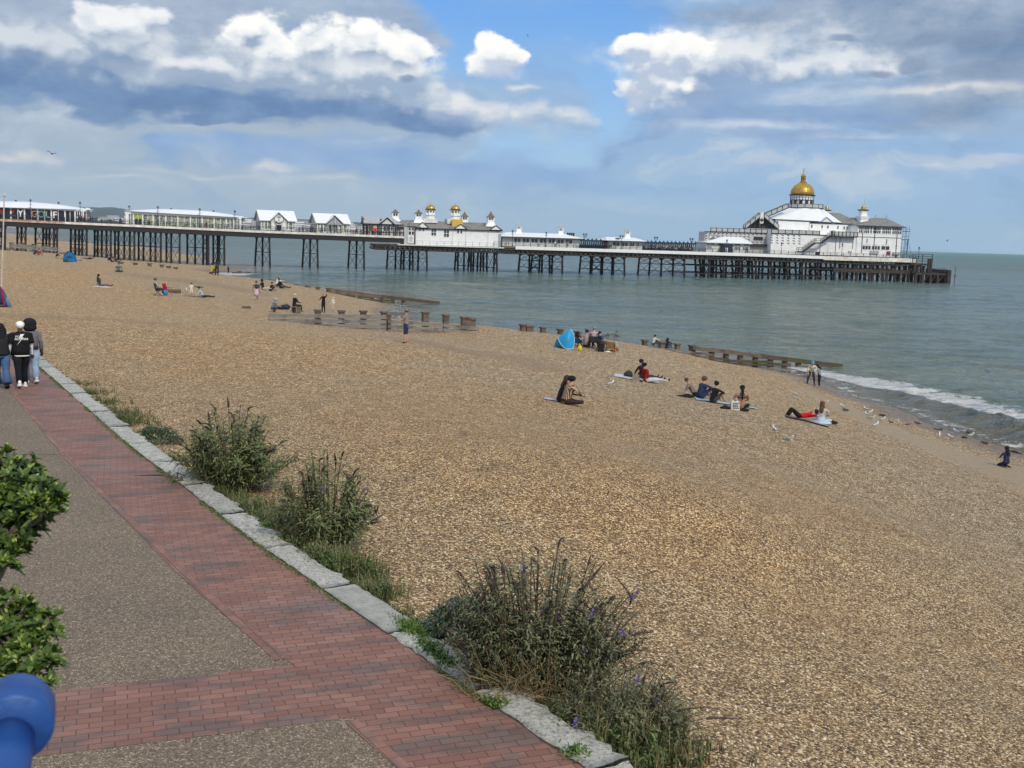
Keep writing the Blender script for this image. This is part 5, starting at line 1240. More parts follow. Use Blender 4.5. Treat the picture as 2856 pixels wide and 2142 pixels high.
m_ = b.mb(); q = P7(965, 850, 8.9); m_.T = b.R @ Matrix.Translation((q.x, 8.8, q.z)) @ Matrix.Rotation(PI / 2, 4, 'X'); m_.lathe([(.5, -.03), (.5, .03)], (0, 0, 0), 12, mi=1); m_.T = b.R
m_.box(q.x - .55, q.x + .55, 8.86, 8.94, q.z - 1.0, q.z + 2.3, 0); m_.build('stair_emblem', [M_WH2, M_GIRD], b.root)
# upper block
U0_, U1_ = P7(1225, 860, 9), P8(530, 375, 9); zu = P7(1225, 865, 9).z; zu2 = P7(1700, 892, 9).z
m_ = b.mb(); q = P7(1700, 880, 9); m_.box(U0_.x, q.x, 9, 30, ztR, zu, 0); m_.box(q.x + .01, U1_.x, 8.7, 30, ztR + .1, zu2, 0); m_.box(q.x, U1_.x, 8.5, 8.7, zu2 - .15, zu2 + .1, 1)
m_.box(P7(1160, 830, 12).x, q.x, 11, 11.3, zu, zu + .6, 2); m_.build('upper_wall', [M_WH, M_IRON, M_GREYR], b.root)
for x in (1735, 1893, 1983, 2138): window(b, 1950 + (x - 10) * .18083, 460 + (918 + (x - 1735) * .045) * .18083, 1950 + (x + 16) * .18083, 460 + (972 + (x - 1735) * .045) * .18083, 8.7, t=.12)
for x in (302, 346): window(b, 2300 + (x - 14) * .18083, 560 + 393 * .18083, 2300 + (x + 12) * .18083, 560 + 443 * .18083, 8.7, t=.12)
for x in (440, 466): window(b, 2300 + (x - 10) * .18083, 560 + 424 * .18083, 2300 + (x + 10) * .18083, 560 + 468 * .18083, 8.7, t=.12)
# great white octagonal roof
tp0, tp1 = P7(1365, 662, 18), P7(1890, 680, 18); bs0, bs1 = P7(1150, 828, 9.5), P7(2215, 888, 9.5)
cx = (tp0.x + tp1.x) / 2; rt = (tp1.x - tp0.x) / 2; zt2 = (tp0.z + tp1.z) / 2
m_ = b.mb(); n = 8
bot = [(bs0.x, 11, bs0.z), (cx - 3.5, 9.2, bs1.z + .2), (cx + 4, 9.2, bs1.z + .1), (bs1.x, 10, bs1.z - .1), (bs1.x + 1, 26, bs1.z), (cx + 4, 30, bs1.z), (cx - 4, 30, bs1.z), (bs0.x, 26, bs0.z)]
top = [(cx + rt * math.cos(a), 18 + rt * .9 * math.sin(a), zt2) for a in [PI * 1.08, PI * 1.38, PI * 1.62, PI * 1.92, PI * 2.1, PI * 2.38, PI * 2.62, PI * 2.9]]
m_.add(bot + top, [(i, (i + 1) % 8, 8 + (i + 1) % 8, 8 + i) for i in range(8)] + [tuple(range(8, 16))], 0)
# dormer
u, v, w = P7(1865, 878, 8.9), P7(2050, 885, 8.9), P7(1960, 808, 8.9); xm = w.x
for q in ([(u.x, 8.4, u.z), (xm, 8.4, w.z), (xm, 14, w.z), (u.x, 14, u.z)], [(xm, 8.4, w.z), (v.x, 8.4, u.z), (v.x, 14, u.z), (xm, 14, w.z)]):
    m_.hexa([(t_[0], t_[1], t_[2] - .1) for t_ in q] + [(t_[0], t_[1], t_[2] + .05) for t_ in q], 0)
m_.add([(u.x, 8.6, u.z), (v.x, 8.6, u.z), (xm, 8.6, w.z)], [(0, 1, 2)], 0)
for p, q in (((u.x, 8.38, u.z), (xm, 8.38, w.z)), ((xm, 8.38, w.z), (v.x, 8.38, u.z))): m_.tube([p, q], .08, 4, mi=1)
m_.build('great_roof', [M_ROOFW, M_IRON], b.root)
# dome gallery
def ring_rail(r_, z, h, d, nm, n=16):
    m_ = b.mb(); pts = [(cx + r_ * math.cos(2 * PI * k / n), d + r_ * .9 * math.sin(2 * PI * k / n), z) for k in range(n + 1)]
    m_.tube([(p[0], p[1], z + h) for p in pts], .06, 4, mi=1); m_.tube([(p[0], p[1], z + .05) for p in pts], .10, 4, mi=1)
    for p in pts: m_.box(p[0] - .07, p[0] + .07, p[1] - .07, p[1] + .07, z, z + h + .1, 1)
    for p, q in zip(pts[:-1], pts[1:]): m_.add([(p[0], p[1], z + .1), (q[0], q[1], z + .1), (q[0], q[1], z + h), (p[0], p[1], z + h)], [(0, 1, 2, 3), (3, 2, 1, 0)], 0)
    return m_.build(nm, [M_MESH, M_IRON], b.root)
ring_rail(rt + .1, zt2 + .02, 1.15, 18, 'gallery_rail')
dc = P7(1590, 467, 18); dx = dc.x; zr_ = dc.z
m_ = b.mb(); r = P7(1745, 470, 18).x - P7(1420, 465, 18).x; r /= 2
m_.lathe([(r * .98, zt2 - .2), (r * .98, zt2 + 1.0), (r * .96, zt2 + 1.05), (r * .96, zr_ - 1.5), (r * 1.0, zr_ - 1.45), (r * 1.03, zr_ - .2)], (dx, 18, 0), 24, mi=0)
for k in range(24):
    an = 2 * PI * (k + .5) / 24; q0 = Vector((dx + r * 1.0 * math.cos(an), 18 + r * 1.0 * math.sin(an), zt2 + .3)); q1 = Vector((dx + r * 1.02 * math.cos(an), 18 + r * 1.02 * math.sin(an), zr_ - .3))
    m_.tube([q0, q1, Vector((dx + r * 1.14 * math.cos(an), 18 + r * 1.14 * math.sin(an), zr_ - .02))], .07, 4, mi=2)
    if k % 2:
        a0, a1_ = 2 * PI * (k + .58) / 24, 2 * PI * (k + 1.42) / 24; rr = r * .985
        m_.add([(dx + rr * math.cos(a0), 18 + rr * math.sin(a0), zt2 + 1.0), (dx + rr * math.cos(a1_), 18 + rr * math.sin(a1_), zt2 + 1.0), (dx + rr * math.cos(a1_), 18 + rr * math.sin(a1_), zr_ - 1.55), (dx + rr * math.cos(a0), 18 + rr * math.sin(a0), zr_ - 1.55)], [(0, 1, 2, 3)], 1)
for z in (zr_ - 1.5, zr_ - .75): m_.lathe([(r * 1.0, z - .06), (r * 1.04, z), (r * 1.0, z + .06)], (dx, 18, 0), 24, mi=2, cap=False)
m_.build('drum', [M_WH, M_GLD2, M_IRON], b.root)
m_ = b.mb(); H = P7(1600, 275, 18).z - zr_
m_.lathe([(r * 1.12, zr_ - .12), (r * 1.17, zr_ - .02), (r * 1.14, zr_ + .1), (r * .97, zr_ + .14)], (dx, 18, 0), 32, mi=1)
prof = [(.97, .02), (1.0, .12), (1.0, .25), (.96, .40), (.88, .55), (.74, .72), (.56, .86), (.36, .96), (.30, 1.0)]
m_.lathe([(r * a_, zr_ + H * b_) for a_, b_ in prof], (dx, 18, 0), 32, mi=0)
for k in range(16):
    an = 2 * PI * k / 16; m_.tube([(dx + r * a_ * 1.005 * math.cos(an), 18 + r * a_ * 1.005 * math.sin(an), zr_ + H * b_) for a_, b_ in prof], .05, 4, mi=0, cap=False)
m_.build('dome', [M_GLD, M_IRON], b.root, smooth=False)
m_ = b.mb(); z0 = zr_ + H; s_ = H / 34.3 / .1   # metres per tenth
k_ = (P7(1600, 180, 18).z - P7(1600, 275, 18).z) / 95.0; R_ = lambda p: p * .18083 * .1 * 1.09 * .5
pr = [(105, 0), (108, 8), (88, 14), (92, 25), (62, 30), (62, 34), (58, 36), (58, 78), (70, 82), (72, 92), (92, 100), (84, 104), (46, 125), (22, 150), (8, 165)]
m_.lathe([(R_(a_), z0 + b_ * k_) for a_, b_ in pr], (dx, 18, 0), 12, mi=0)
for k in range(6): an = PI * k / 3 + .3; m_.box(dx + R_(60) * math.cos(an) - .09, dx + R_(60) * math.cos(an) + .09, 18 + R_(60) * math.sin(an) - .09, 18 + R_(60) * math.sin(an) + .09, z0 + 37 * k_, z0 + 76 * k_, 1)
m_.tube([(dx, 18, z0 + 160 * k_), (dx, 18, z0 + 222 * k_)], [.08, .03], 5, mi=0); m_.ell((dx, 18, z0 + 185 * k_), (.2, .2, .2), 8, 6, 1); m_.ell((dx, 18, z0 + 218 * k_), (.14, .14, .14), 8, 6, 1)
m_.build('lantern', [M_GLD, M_IRON], b.root)
# grey slate wing roofs behind and right of the dome
m_ = b.mb(); a, c = P7(1960, 740, 20), P8(520, 360, 12); e0 = P8(20, 175, 22); e1 = P8(230, 190, 22)
m_.add([(P7(1930, 700, 22).x, 22, e0.z), (e1.x, 22, e1.z), (P8(380, 258, 20).x, 20, P8(380, 258, 20).z), (P8(520, 370, 9).x, 9.0, zu2 + .05), (P7(2215, 888, 9).x, 9.0, zu2 + .05), (P8(520, 370, 9).x, 30, zu2), (P7(2215, 888, 9).x, 30, zu2)],
       [(4, 3, 2, 1, 0), (0, 1, 2, 5, 6)], 0)
m_.add([P8(380, 260, 16), P8(520, 258, 16), P8(700, 300, 16), P8(760, 378, 8.6), P8(440, 360, 8.6)], [(0, 4, 3, 2, 1)], 0)
m_.build('slate_roof', [M_SLATE, M_WH], b.root)
# right hand end block with the glazed upper floor
E0, E1 = P8(512, 380, FD - .2), P8(1195, 405, FD - .2); zE = E0.z; zM = P8(512, 555, FD).z
m_ = b.mb(); m_.box(E0.x, E1.x, FD - .2, 30, zb, zE, 0); m_.build('end_wall', M_WH, b.root)
m_ = b.mb(); rp0, rp1 = P8(780, 262, 16), P8(950, 262, 16); o_ = .7
q = [(E0.x - o_, FD - .9, zE), (E1.x + o_, FD - .9, zE - .05), (E1.x + o_, 30.5, zE), (E0.x - o_, 30.5, zE), (rp0.x, 16, rp0.z), (rp1.x, 16, rp0.z)]
m_.add(q, [(0, 1, 5, 4), (1, 2, 5), (2, 3, 4, 5), (3, 0, 4)], 0); m_.box(E0.x - o_, E1.x + o_, FD - .95, FD - .8, zE - .25, zE + .02, 1)
for p in (rp0, rp1): m_.tube([(p.x, 16, rp0.z), (p.x, 16, rp0.z + .9)], .06, 4, mi=1)
m_.build('end_roof', [M_SLATE, M_IRON], b.root)
m_ = b.mb(); m_.box(E0.x, E1.x, FD - .3, FD - .2, zM - .05, zM + .08)
for x, y0, y1 in ((512, 380, 800), (697, 380, 830), (1038, 410, 830), (1192, 590, 830), (872, 590, 665), (572, 580, 650)): p0, p1 = P8(x, y0), P8(x, y1); m_.box(p0.x - .07, p0.x + .07, FD - .34, FD - .2, p1.z, p0.z)
for x in (165, 365): p0, p1 = P8(x, 560), P8(x, 735); m_.box(p0.x - .06, p0.x + .06, FD - .1, FD, p1.z, p0.z)
m_.build('downpipe', M_IRON, b.root)
X8 = lambda x: 2300 + x * .18083
Y8 = lambda y: 560 + y * .18083
for x0, x1, nx in ((532, 585, 2), (612, 692, 3), (705, 733, 1), (750, 868, 4), (890, 1026, 5), (1045, 1190, 5)): window(b, X8(x0), Y8(398 + (x0 - 532) * .03), X8(x1), Y8(497 + (x0 - 532) * .03), FD - .2, nx=nx, ny=2, t=.12)
for x0, x1, nx in ((580, 712, 3), (726, 855, 3), (872, 1002, 2)): window(b, X8(x0), Y8(690 + (x0 - 580) * .02), X8(x1), Y8(752 + (x0 - 580) * .02), FD - .2, nx=nx, ny=1, t=.12); window(b, X8(x0 + 4), Y8(667 + (x0 - 580) * .02), X8(x1 - 4), Y8(679 + (x0 - 580) * .02), FD - .2, nx=3, ny=1, t=.16)
for x in (372, 405): window(b, X8(x - 10), Y8(773), X8(x + 10), Y8(812), FD, t=.1)
m_ = b.mb(); pxbox(b, m_, X8(967), Y8(778), X8(1018), Y8(828), FD - .6, FD - .21, 0); m_.build('red_cabinet', M_REDD, b.root)
m_ = b.mb(); pxbox(b, m_, X8(705), Y8(770), X8(835), Y8(822), FD - .5, FD - .21, 0); pxbox(b, m_, X8(1065), Y8(790), X8(1170), Y8(832), FD - .8, FD - .21, 0); m_.build('service_bench', M_GREYR, b.root)
# balcony and outside stair down to the deck
m_ = b.mb(); p0, p1 = P8(95, 540, FD - 1.6), P8(505, 550, FD - 1.6); m_.box(p0.x, p1.x, FD - 1.7, FD, p0.z - .3, p0.z); m_.box(P7(1795, 1300, FD).x, P7(1862, 1300, FD).x, FD - .04, FD + .02, zb, zb + 1.0); m_.build('balcony', M_IRON, b.root)
pp = parapet([(p0.x, p0.z), (p1.x, p0.z)], FD - 1.65, 1.25, 1.2); pp.build('balcony_rail', [M_MESH, M_IRON], b.root)
st = [(1520, 1330), (1600, 1330), (1790, 1195), (1885, 1195), (2050, 1072), (2075, 1072)]
m_ = b.mb(); P_ = [P7(x, y, FD - 2.4) for x, y in st]
for off in (-2.9, -1.75):
    for u, v in zip(P_[:-1], P_[1:]):
        n = max(1, int((v - u).length / 1.0))
        for i in range(n + 1): q = u.lerp(v, i / n); m_.box(q.x - .05, q.x + .05, FD + off - .05, FD + off + .05, q.z - .1, q.z + 1.1)
        for hh in (1.1, .55): m_.tube([(u.x, FD + off, u.z + hh), (v.x, FD + off, v.z + hh)], .05, 4)
for u, v in zip(P_[:-1], P_[1:]):
    m_.hexa([(u.x, FD - 2.9, u.z - .35), (v.x, FD - 2.9, v.z - .35), (v.x, FD - 1.75, v.z - .35), (u.x, FD - 1.75, u.z - .35), (u.x, FD - 2.9, u.z), (v.x, FD - 2.9, v.z), (v.x, FD - 1.75, v.z), (u.x, FD - 1.75, u.z)])
for x in (1870, 2108): q = P7(x, 1200, FD - 2.8); m_.box(q.x - .07, q.x + .07, FD - 2.8, FD - 2.66, zb, P7(x, 1200 if x < 2000 else 1080, FD - 2.8).z)
m_.build('outside_stair', M_IRON, b.root)
# gold topped turrets
def turret(px_, rim, top, hw, seq, d, dome_hw):
    c = P8(px_, rim, d); m_ = b.mb(); q = math.sqrt(2)
    m_.lathe([(P8(px_ + r_, rim, d).x * 0 + r_ * .0197 * q, P8(px_, y, d).z) for r_, y in seq], (c.x, d, 0), 4, mi=0, rot=PI / 4)
    m_.lathe([(hw * .0197 * q, c.z - .25), (hw * .0197 * q * 1.05, c.z), (hw * .0197 * q * .9, c.z + .06)], (c.x, d, 0), 4, mi=1, rot=PI / 4)
    tr = m_.build('turret', [M_WH, M_IRON], b.root)
    m_ = b.mb(); zt_ = P8(px_, top, d).z; h = zt_ - c.z; R2 = dome_hw * .0197
    m_.lathe([(R2 * 1.5, c.z + .03), (R2 * 1.2, c.z + h * .15), (R2, c.z + h * .3), (R2 * .98, c.z + h * .55), (R2 * .75, c.z + h * .8), (R2 * .3, c.z + h * .96), (.05, c.z + h * 1.15)], (c.x, d, 0), 16, mi=0)
    m_.build('turret_dome', M_GLD, tr); return c
turret(595, 138, 72, 62, [(72, 350), (60, 300), (78, 240), (50, 238), (50, 215), (46, 212), (46, 145), (50, 140)], 12, 36)
turret(32, 142, 72, 52, [(44, 260), (40, 150)], 24, 30)
m_ = b.mb()
for x, y0, y1, d in ((45, 60, -40, 24), (610, 62, -60, 12)): p, q = P8(x, y0, d), P8(x + 14, y1, d); m_.tube([(p.x, d, p.z), (q.x, d, q.z)], .035, 4)
m_.build('antenna', M_GREYR, b.root)
# scaffold tower at the end
b2 = Bld('scaffold_tower', 'slim scaffold tower of grey poles against the far end of the great pavilion', 'scaffold', X8(1200), Y8(830), 3.0)
m_ = b2.mb(); a = b2.P(X8(1205), Y8(410)); c = b2.P(X8(1262), Y8(835)); a.x = c.x - 1.5
for s in (c.x - 1.1, c.x + .1):
    for d_ in (3, 4.4): m_.tube([(s, d_, zb), (s + .25, d_, a.z + .4)], .05, 4)
for y in (435, 470, 550, 598, 730, 765): z = b2.P(X8(1240), Y8(y)).z; m_.box(c.x - 1.3, c.x + .6, 2.9, 4.5, z - (.12 if y in (470, 598) else .03), z + .03)
for y0, y1 in ((600, 730), (765, 600)): m_.tube([(c.x - 1.1, 3, b2.P(X8(1240), Y8(y0)).z), (c.x + .1, 3, b2.P(X8(1240), Y8(y1)).z)], .035, 4)
e = b2.P(X8(1345), Y8(838)); m_.tube([(c.x + .2, 3, b2.P(X8(1265), Y8(610)).z), (e.x, 3, zb)], .05, 4)
m_.build('scaffold_poles', M_IRON, b2.root)
# ================================================================== lamp posts
def lamp_post(x0, ytop, ybase, d, label, group, two=False):
    q = PW(x0, ytop, d); g_ = PW(x0, ybase, d); H = q.z - g_.z
    r = thing('lamp_post', label, 'lamp post', PWorld(q.x, d, g_.z), PA, group)
    m_ = MB(); m_.lathe([(.16, 0), (.16, .5), (.09, .6), (.065, H * .55), (.05, H - .95)], (0, 0, 0), 6); m_.tube([(-.42, 0, H * .74), (.42, 0, H * .74)], .04, 4); m_.lathe([(.12, H * .74 - .08), (.12, H * .74 + .08)], (0, 0, 0), 6)
    heads = [0.0] if not two else [-.35, .35]
    if two: m_.tube([(-.35, 0, H - 1.0), (.35, 0, H - 1.0)], .05, 4)
    m_.build('post', M_NAVY, r)
    for hx in heads:
        m_ = MB(); m_.lathe([(.10, H - .95), (.22, H - .60), (.26, H - .42)], (hx, 0, 0), 6, mi=0); m_.lathe([(.36, H - .42), (.30, H - .32), (.12, H - .14), (.04, H)], (hx, 0, 0), 6, mi=1); m_.build('lantern', [simple('lantern_glass', (.35, .38, .40), .2) if 'LG' not in globals() else LG, M_NAVY], r)
    return r
LG = simple('lantern_glass', (.35, .38, .40), .2)
LPS = [(84.6, 555, 612, .4, 'lamp post in front of the lettered window G on the golf pavilion'), (223, 562, 618, .4, 'lamp post at the right end of the golf pavilion'), (440, 574, 631, .4, 'lamp post in front of the left part of the cafe pavilion'),
       (557, 580, 636, .4, 'lamp post in front of the right part of the cafe pavilion'), (655, 586, 640, .4, 'lamp post by the right tip of the cafe pavilion roof'), (778, 592, 646, .4, 'lamp post before the door of the anchor sign kiosk'),
       (933, 600, 651, .4, 'lamp post before the plain gabled kiosk'), (1013, 607, 655, .4, 'lamp post at the left corner of the dark timber pavilion'), (1062, 609, 657, .4, 'lamp post before the white gable of the timber pavilion'), (44, 556.6, 612, 12.2, 'lamp post showing above the white roof over the lettered windows'), (163, 562, 616, 12.2, 'lamp post showing above the right half of the golf pavilion roof'),
       (360, 572.5, 622, 12.2, 'lamp post showing over the left tip of the cafe pavilion roof'), (477, 579, 630, 12.2, 'lamp post showing over the crown of the cafe pavilion roof'), (595.5, 585.6, 634, 12.2, 'lamp post showing over the right slope of the cafe pavilion roof'), (821, 597, 645, 12.2, 'lamp post behind the right end of the anchor sign kiosk'),
       (1430, 641, 687, .5, 'lamp post by the blank left wall of the long arcade'), (1524, 646, 689, .5, 'lamp post in front of the long arcade windows'), (1632, 650, 692, .5, 'twin lamp post over the left iron shelter'), (1734, 655, 695, .5, 'twin lamp post before the single cupola arcade'),
       (1830, 659, 698, .5, 'twin lamp post over the left half of the crowded shelter'), (1929, 663, 701, .5, 'twin lamp post over the right half of the crowded shelter'), (2028, 667, 705, .5, 'lamp post in front of the white marquee'), (2180.5, 675, 710, .5, 'lamp post before the bright triangle-pierced wall'),
       (2350, 678, 715, .5, 'lamp post below the balcony of the great pavilion'), (2500, 683, 719, .5, 'lamp post before the blank end wall of the great pavilion'), (2564, 688, 721, .8, 'outermost lamp post, standing at the seaward corner of the pier')]
for i, (x0, yt_, yb_, d, lab) in enumerate(LPS): lamp_post(x0, yt_, yb_, d, lab, 'lamp posts along the pier', 'twin' in lab)
buoy = MB(); q = at(2661, 795, 0); buoy.tube([(0, 0, -1), (0, 0, 5.2)], .08, 5); buoy.ell((0, 0, 2.6), (.22, .22, .4), 8, 6)
tag(buoy.build('marker_post', M_IRON, loc=q), 'thin dark marker post in the water past the landing stage', 'marker post')
# ================================================================== air
def haze():
    mb = MB(); mb.box(-13900, 13900, -60, 13900, -42, 330); o = mb.build('haze', None)
    M = bpy.data.materials.new('haze_air'); M.use_nodes = True; nt = M.node_tree; nt.nodes.remove(nt.nodes['Principled BSDF'])
    v = nt.nodes.new('ShaderNodeVolumePrincipled'); v.inputs['Color'].default_value = (0.70, 0.88, 1.0, 1); v.inputs['Density'].default_value = 6.5e-5
    nt.links.new(v.outputs[0], nt.nodes['Material Output'].inputs['Volume']); o.data.materials.clear(); o.data.materials.append(M); tag(o, kind='stuff')
haze()
# ================================================================== groynes
def wood_mat(name, a, c, green=0.0):
    M, t, b = mat(name); p = t.obj()
    g_ = t.noise(t.vmath('MULTIPLY', p, (0.8, 0.8, 9.0)), 1.4, 6, 0.7); k = t.noise(p, 0.9, 4, 0.6)
    col = t.ramp(g_, [(0.3, a), (0.7, c)]); col = t.mix(t.sstep(k, 0.5, 0.65, 0, .6), col, tuple(v * .55 for v in a))
    if green: col = t.mix(t.sstep(t.noise(p, 1.6, 5, .7), .45, .6, 0, green), col, (0.05, 0.065, 0.018))
    t.put(b.inputs['Base Color'], col); b.inputs['Roughness'].default_value = 0.85
    t.put(b.inputs['Normal'], t.bump(g_, 0.6, 0.03)); return M
M_PLANK = wood_mat('grey_oak_planks', (0.12, 0.112, 0.10), (0.27, 0.255, 0.235)); M_POST = wood_mat('brown_oak_posts', (0.075, 0.052, 0.038), (0.19, 0.145, 0.11))
M_WETW = wood_mat('wet_weedy_oak', (0.050, 0.036, 0.026), (0.12, 0.088, 0.062), .75)
class Line:
    def __init__(s, a, b): s.a = Vector((*a, 0)); s.b = Vector((*b, 0)); s.t = (s.b - s.a).normalized(); s.n = Vector((-s.t.y, s.t.x, 0)); s.rz = math.atan2(s.t.y, s.t.x)
    def hit(s, px, py):
        r = ray(px, py); k = (s.a.dot(s.n)) / r.dot(s.n); q = r * k; q.z += ZC; return q
    def u(s, px, py): q = s.hit(px, py); return (q - s.a).dot(s.t), q.z
    def w(s, u, v=0, z=0): return s.a + s.t * u + s.n * v + Vector((0, 0, z))
def groyne(L, label, posts, boards, rails, name='groyne', wet=(), r=.17):
    root = thing(name, label, 'groyne', (L.a.x, L.a.y, gz(L.a.x, L.a.y)), L.rz); zb = root.location.z
    for i, (px, py, *w) in enumerate(posts):
        u, z = L.u(px, py); p = L.w(u); g_ = gz(p.x, p.y); ww = w[0] if w else r
        m_ = MB(); h0 = min(g_, z - .3) - .5 - zb; zt = z - zb
        m_.hexa([(u - ww, .04, h0), (u + ww, .04, h0), (u + ww, .04 + 2 * ww, h0), (u - ww, .04 + 2 * ww, h0), (u - ww * .96, .05, zt - .1), (u + ww * .96, .05, zt - .1), (u + ww * .96, .03 + 2 * ww, zt - .1), (u - ww * .96, .03 + 2 * ww, zt - .1)])
        m_.box(u - ww * 1.3, u + ww * 1.3, -.02, .10 + 2 * ww, zt - .1, zt); m_.build('post', M_POST, root)
    for (x0, y0, x1, y1, rows, hgt, mt) in boards:
        u0, z0 = L.u(x0, y0); u1, z1 = L.u(x1, y1); rg = random.Random(int(x0)); n = max(1, int(abs(u1 - u0) / 5))
        for k in range(rows):
            m_ = MB(); o_ = rg.uniform(-.01, .01)
            for j in range(n):
                a_, b_ = j / n, (j + 1) / n; zA = z0 + (z1 - z0) * a_ - hgt * k - zb; zB = z0 + (z1 - z0) * b_ - hgt * k - zb; ua = u0 + (u1 - u0) * a_ + .02; ub = u0 + (u1 - u0) * b_ - .02; jg = rg.uniform(-.012, .012)
                m_.hexa([(ua, -.09 + o_, zA - hgt + .055 + jg), (ub, -.09 + o_, zB - hgt + .055 + jg), (ub, .03, zB - hgt + .055 + jg), (ua, .03, zA - hgt + .055 + jg), (ua, -.09 + o_, zA + jg), (ub, -.09 + o_, zB + jg), (ub, .03, zB + jg), (ua, .03, zA + jg)])
            m_.build('plank', mt, root)
    for (x0, y0, x1, y1, th, mt) in rails:
        u0, z0 = L.u(x0, y0); u1, z1 = L.u(x1, y1); m_ = MB(); z0 -= zb; z1 -= zb
        m_.hexa([(u0, -.12, z0 - th), (u1, -.12, z1 - th), (u1, .22, z1 - th), (u0, .22, z0 - th), (u0, -.12, z0), (u1, -.12, z1), (u1, .22, z1), (u0, .22, z0)]); m_.build('rail', mt, root)
    return root
G1 = Line((-18.2, 66.0), (26.5, 86.9))
groyne(G1, 'nearest timber groyne of grey planks and square posts running down into the sea',
       [(889, 864), (955, 866), (1016, 867), (1074, 869), (1086, 876, .14), (1190, 870, .20), (1247, 878, .18), (1298, 884, .18), (1310, 886, .16), (1322, 888, .16), (1462, 905), (1480, 908, .26), (1518.6, 912), (1567, 918), (1615, 924.6), (1660, 930),
        (1803, 948), (1851, 953.4, .2), (1894, 958.5), (1936, 963, .2), (1990, 971), (2030, 976), (2070, 983), (2112, 988), (2154, 994), (2194, 999), (2232, 1004)],
       [(748, 874.6, 1077, 879.7, 5, .30, M_PLANK), (1080, 891.5, 1235, 902, 4, .30, M_PLANK), (1235, 902, 1335, 912, 2, .3, M_PLANK), (1790, 966, 1930, 979, 2, .25, M_PLANK), (1925, 980, 1992, 987, 2, .22, M_POST), (1975, 993, 2036, 1000, 2, .25, M_WETW), (2030, 1003, 2152, 1006, 2, .24, M_WETW), (2152, 1011, 2205, 1013, 1, .3, M_WETW)],
       [(1930, 964, 2120, 987, .30, M_POST), (2120, 987, 2348, 1015, .34, M_WETW)])
G2 = Line((-37.5, 137.0), (-9.8, 155.0))
groyne(G2, 'middle timber groyne beyond the women on the bench, its rail sloping into the sea',
       [(664.5, 769), (699, 773), (732, 778), (765, 783), (794, 787.5), (828, 792), (859.5, 796), (888.6, 800.5), (918.7, 803, .25), (948, 808), (978, 812), (1006, 817), (1040, 821), (1066, 825), (1098, 829), (1128, 833)],
       [(800, 797, 868, 803, 3, .3, M_POST), (868, 805, 905, 811, 3, .3, M_POST), (901, 814, 953, 818, 3, .35, M_POST), (950, 820, 1042, 827, 3, .38, M_WETW), (1000, 833, 1100, 836, 2, .35, M_WETW)],
       [(918, 803, 1062, 822, .55, M_POST), (1062, 822, 1226, 841, .45, M_WETW)], r=.22)
G3 = Line((-60.5, 139.0), (-44.0, 151.0))
groyne(G3, 'low half-buried board groyne below the blue tent near the pier',
       [(221, 725, .25), (339, 731, .28), (379, 732.5), (419, 734), (453, 738), (472, 742), (492, 745)], [(222, 736, 345, 742, 3, .28, M_PLANK), (345, 742, 425, 748, 2, .28, M_PLANK)], [], r=.22)
G4 = Line((-66.0, 236.0), (-57.0, 246.0))
groyne(G4, 'dark low beam of a drowned groyne in the surf beside the pier', [(671, 756, .3), (695, 759, .4)], [], [(648, 758.5, 697, 761, .4, M_WETW)])
G5 = Line((-135.0, 178.0), (-72.0, 200.0))
groyne(G5, 'pale board groyne under the landward end of the pier', [(31, 676, .3), (63, 677, .3), (93, 680, .3), (128, 684, .3)], [(30, 679, 160, 690, 2, .4, M_PLANK)], [], r=.3)
# stray planks lying on the shingle
def lying_plank(px, py, ln, w, yaw, label, h=.12):
    g_ = ground(px, py); m_ = MB(); m_.box(-ln / 2, ln / 2, -w / 2, w / 2, -.03, h); o = m_.build('plank', M_POST, loc=g_, rz=yaw); tag(o, label, 'plank')
lying_plank(687, 860, .62, .3, .1, 'short dark plank end sticking out of the shingle left of the groyne', .16)
lying_plank(545, 801, 1.6, .22, -.3, 'dark plank lying behind the boy in white', .10)
lying_plank(533, 827, 1.9, .15, .1, 'thin dark driftwood at the feet of the boy in white', .06)
lying_plank(487, 817, 1.0, .5, .1, 'dark low board right of the red folding chair', .3)
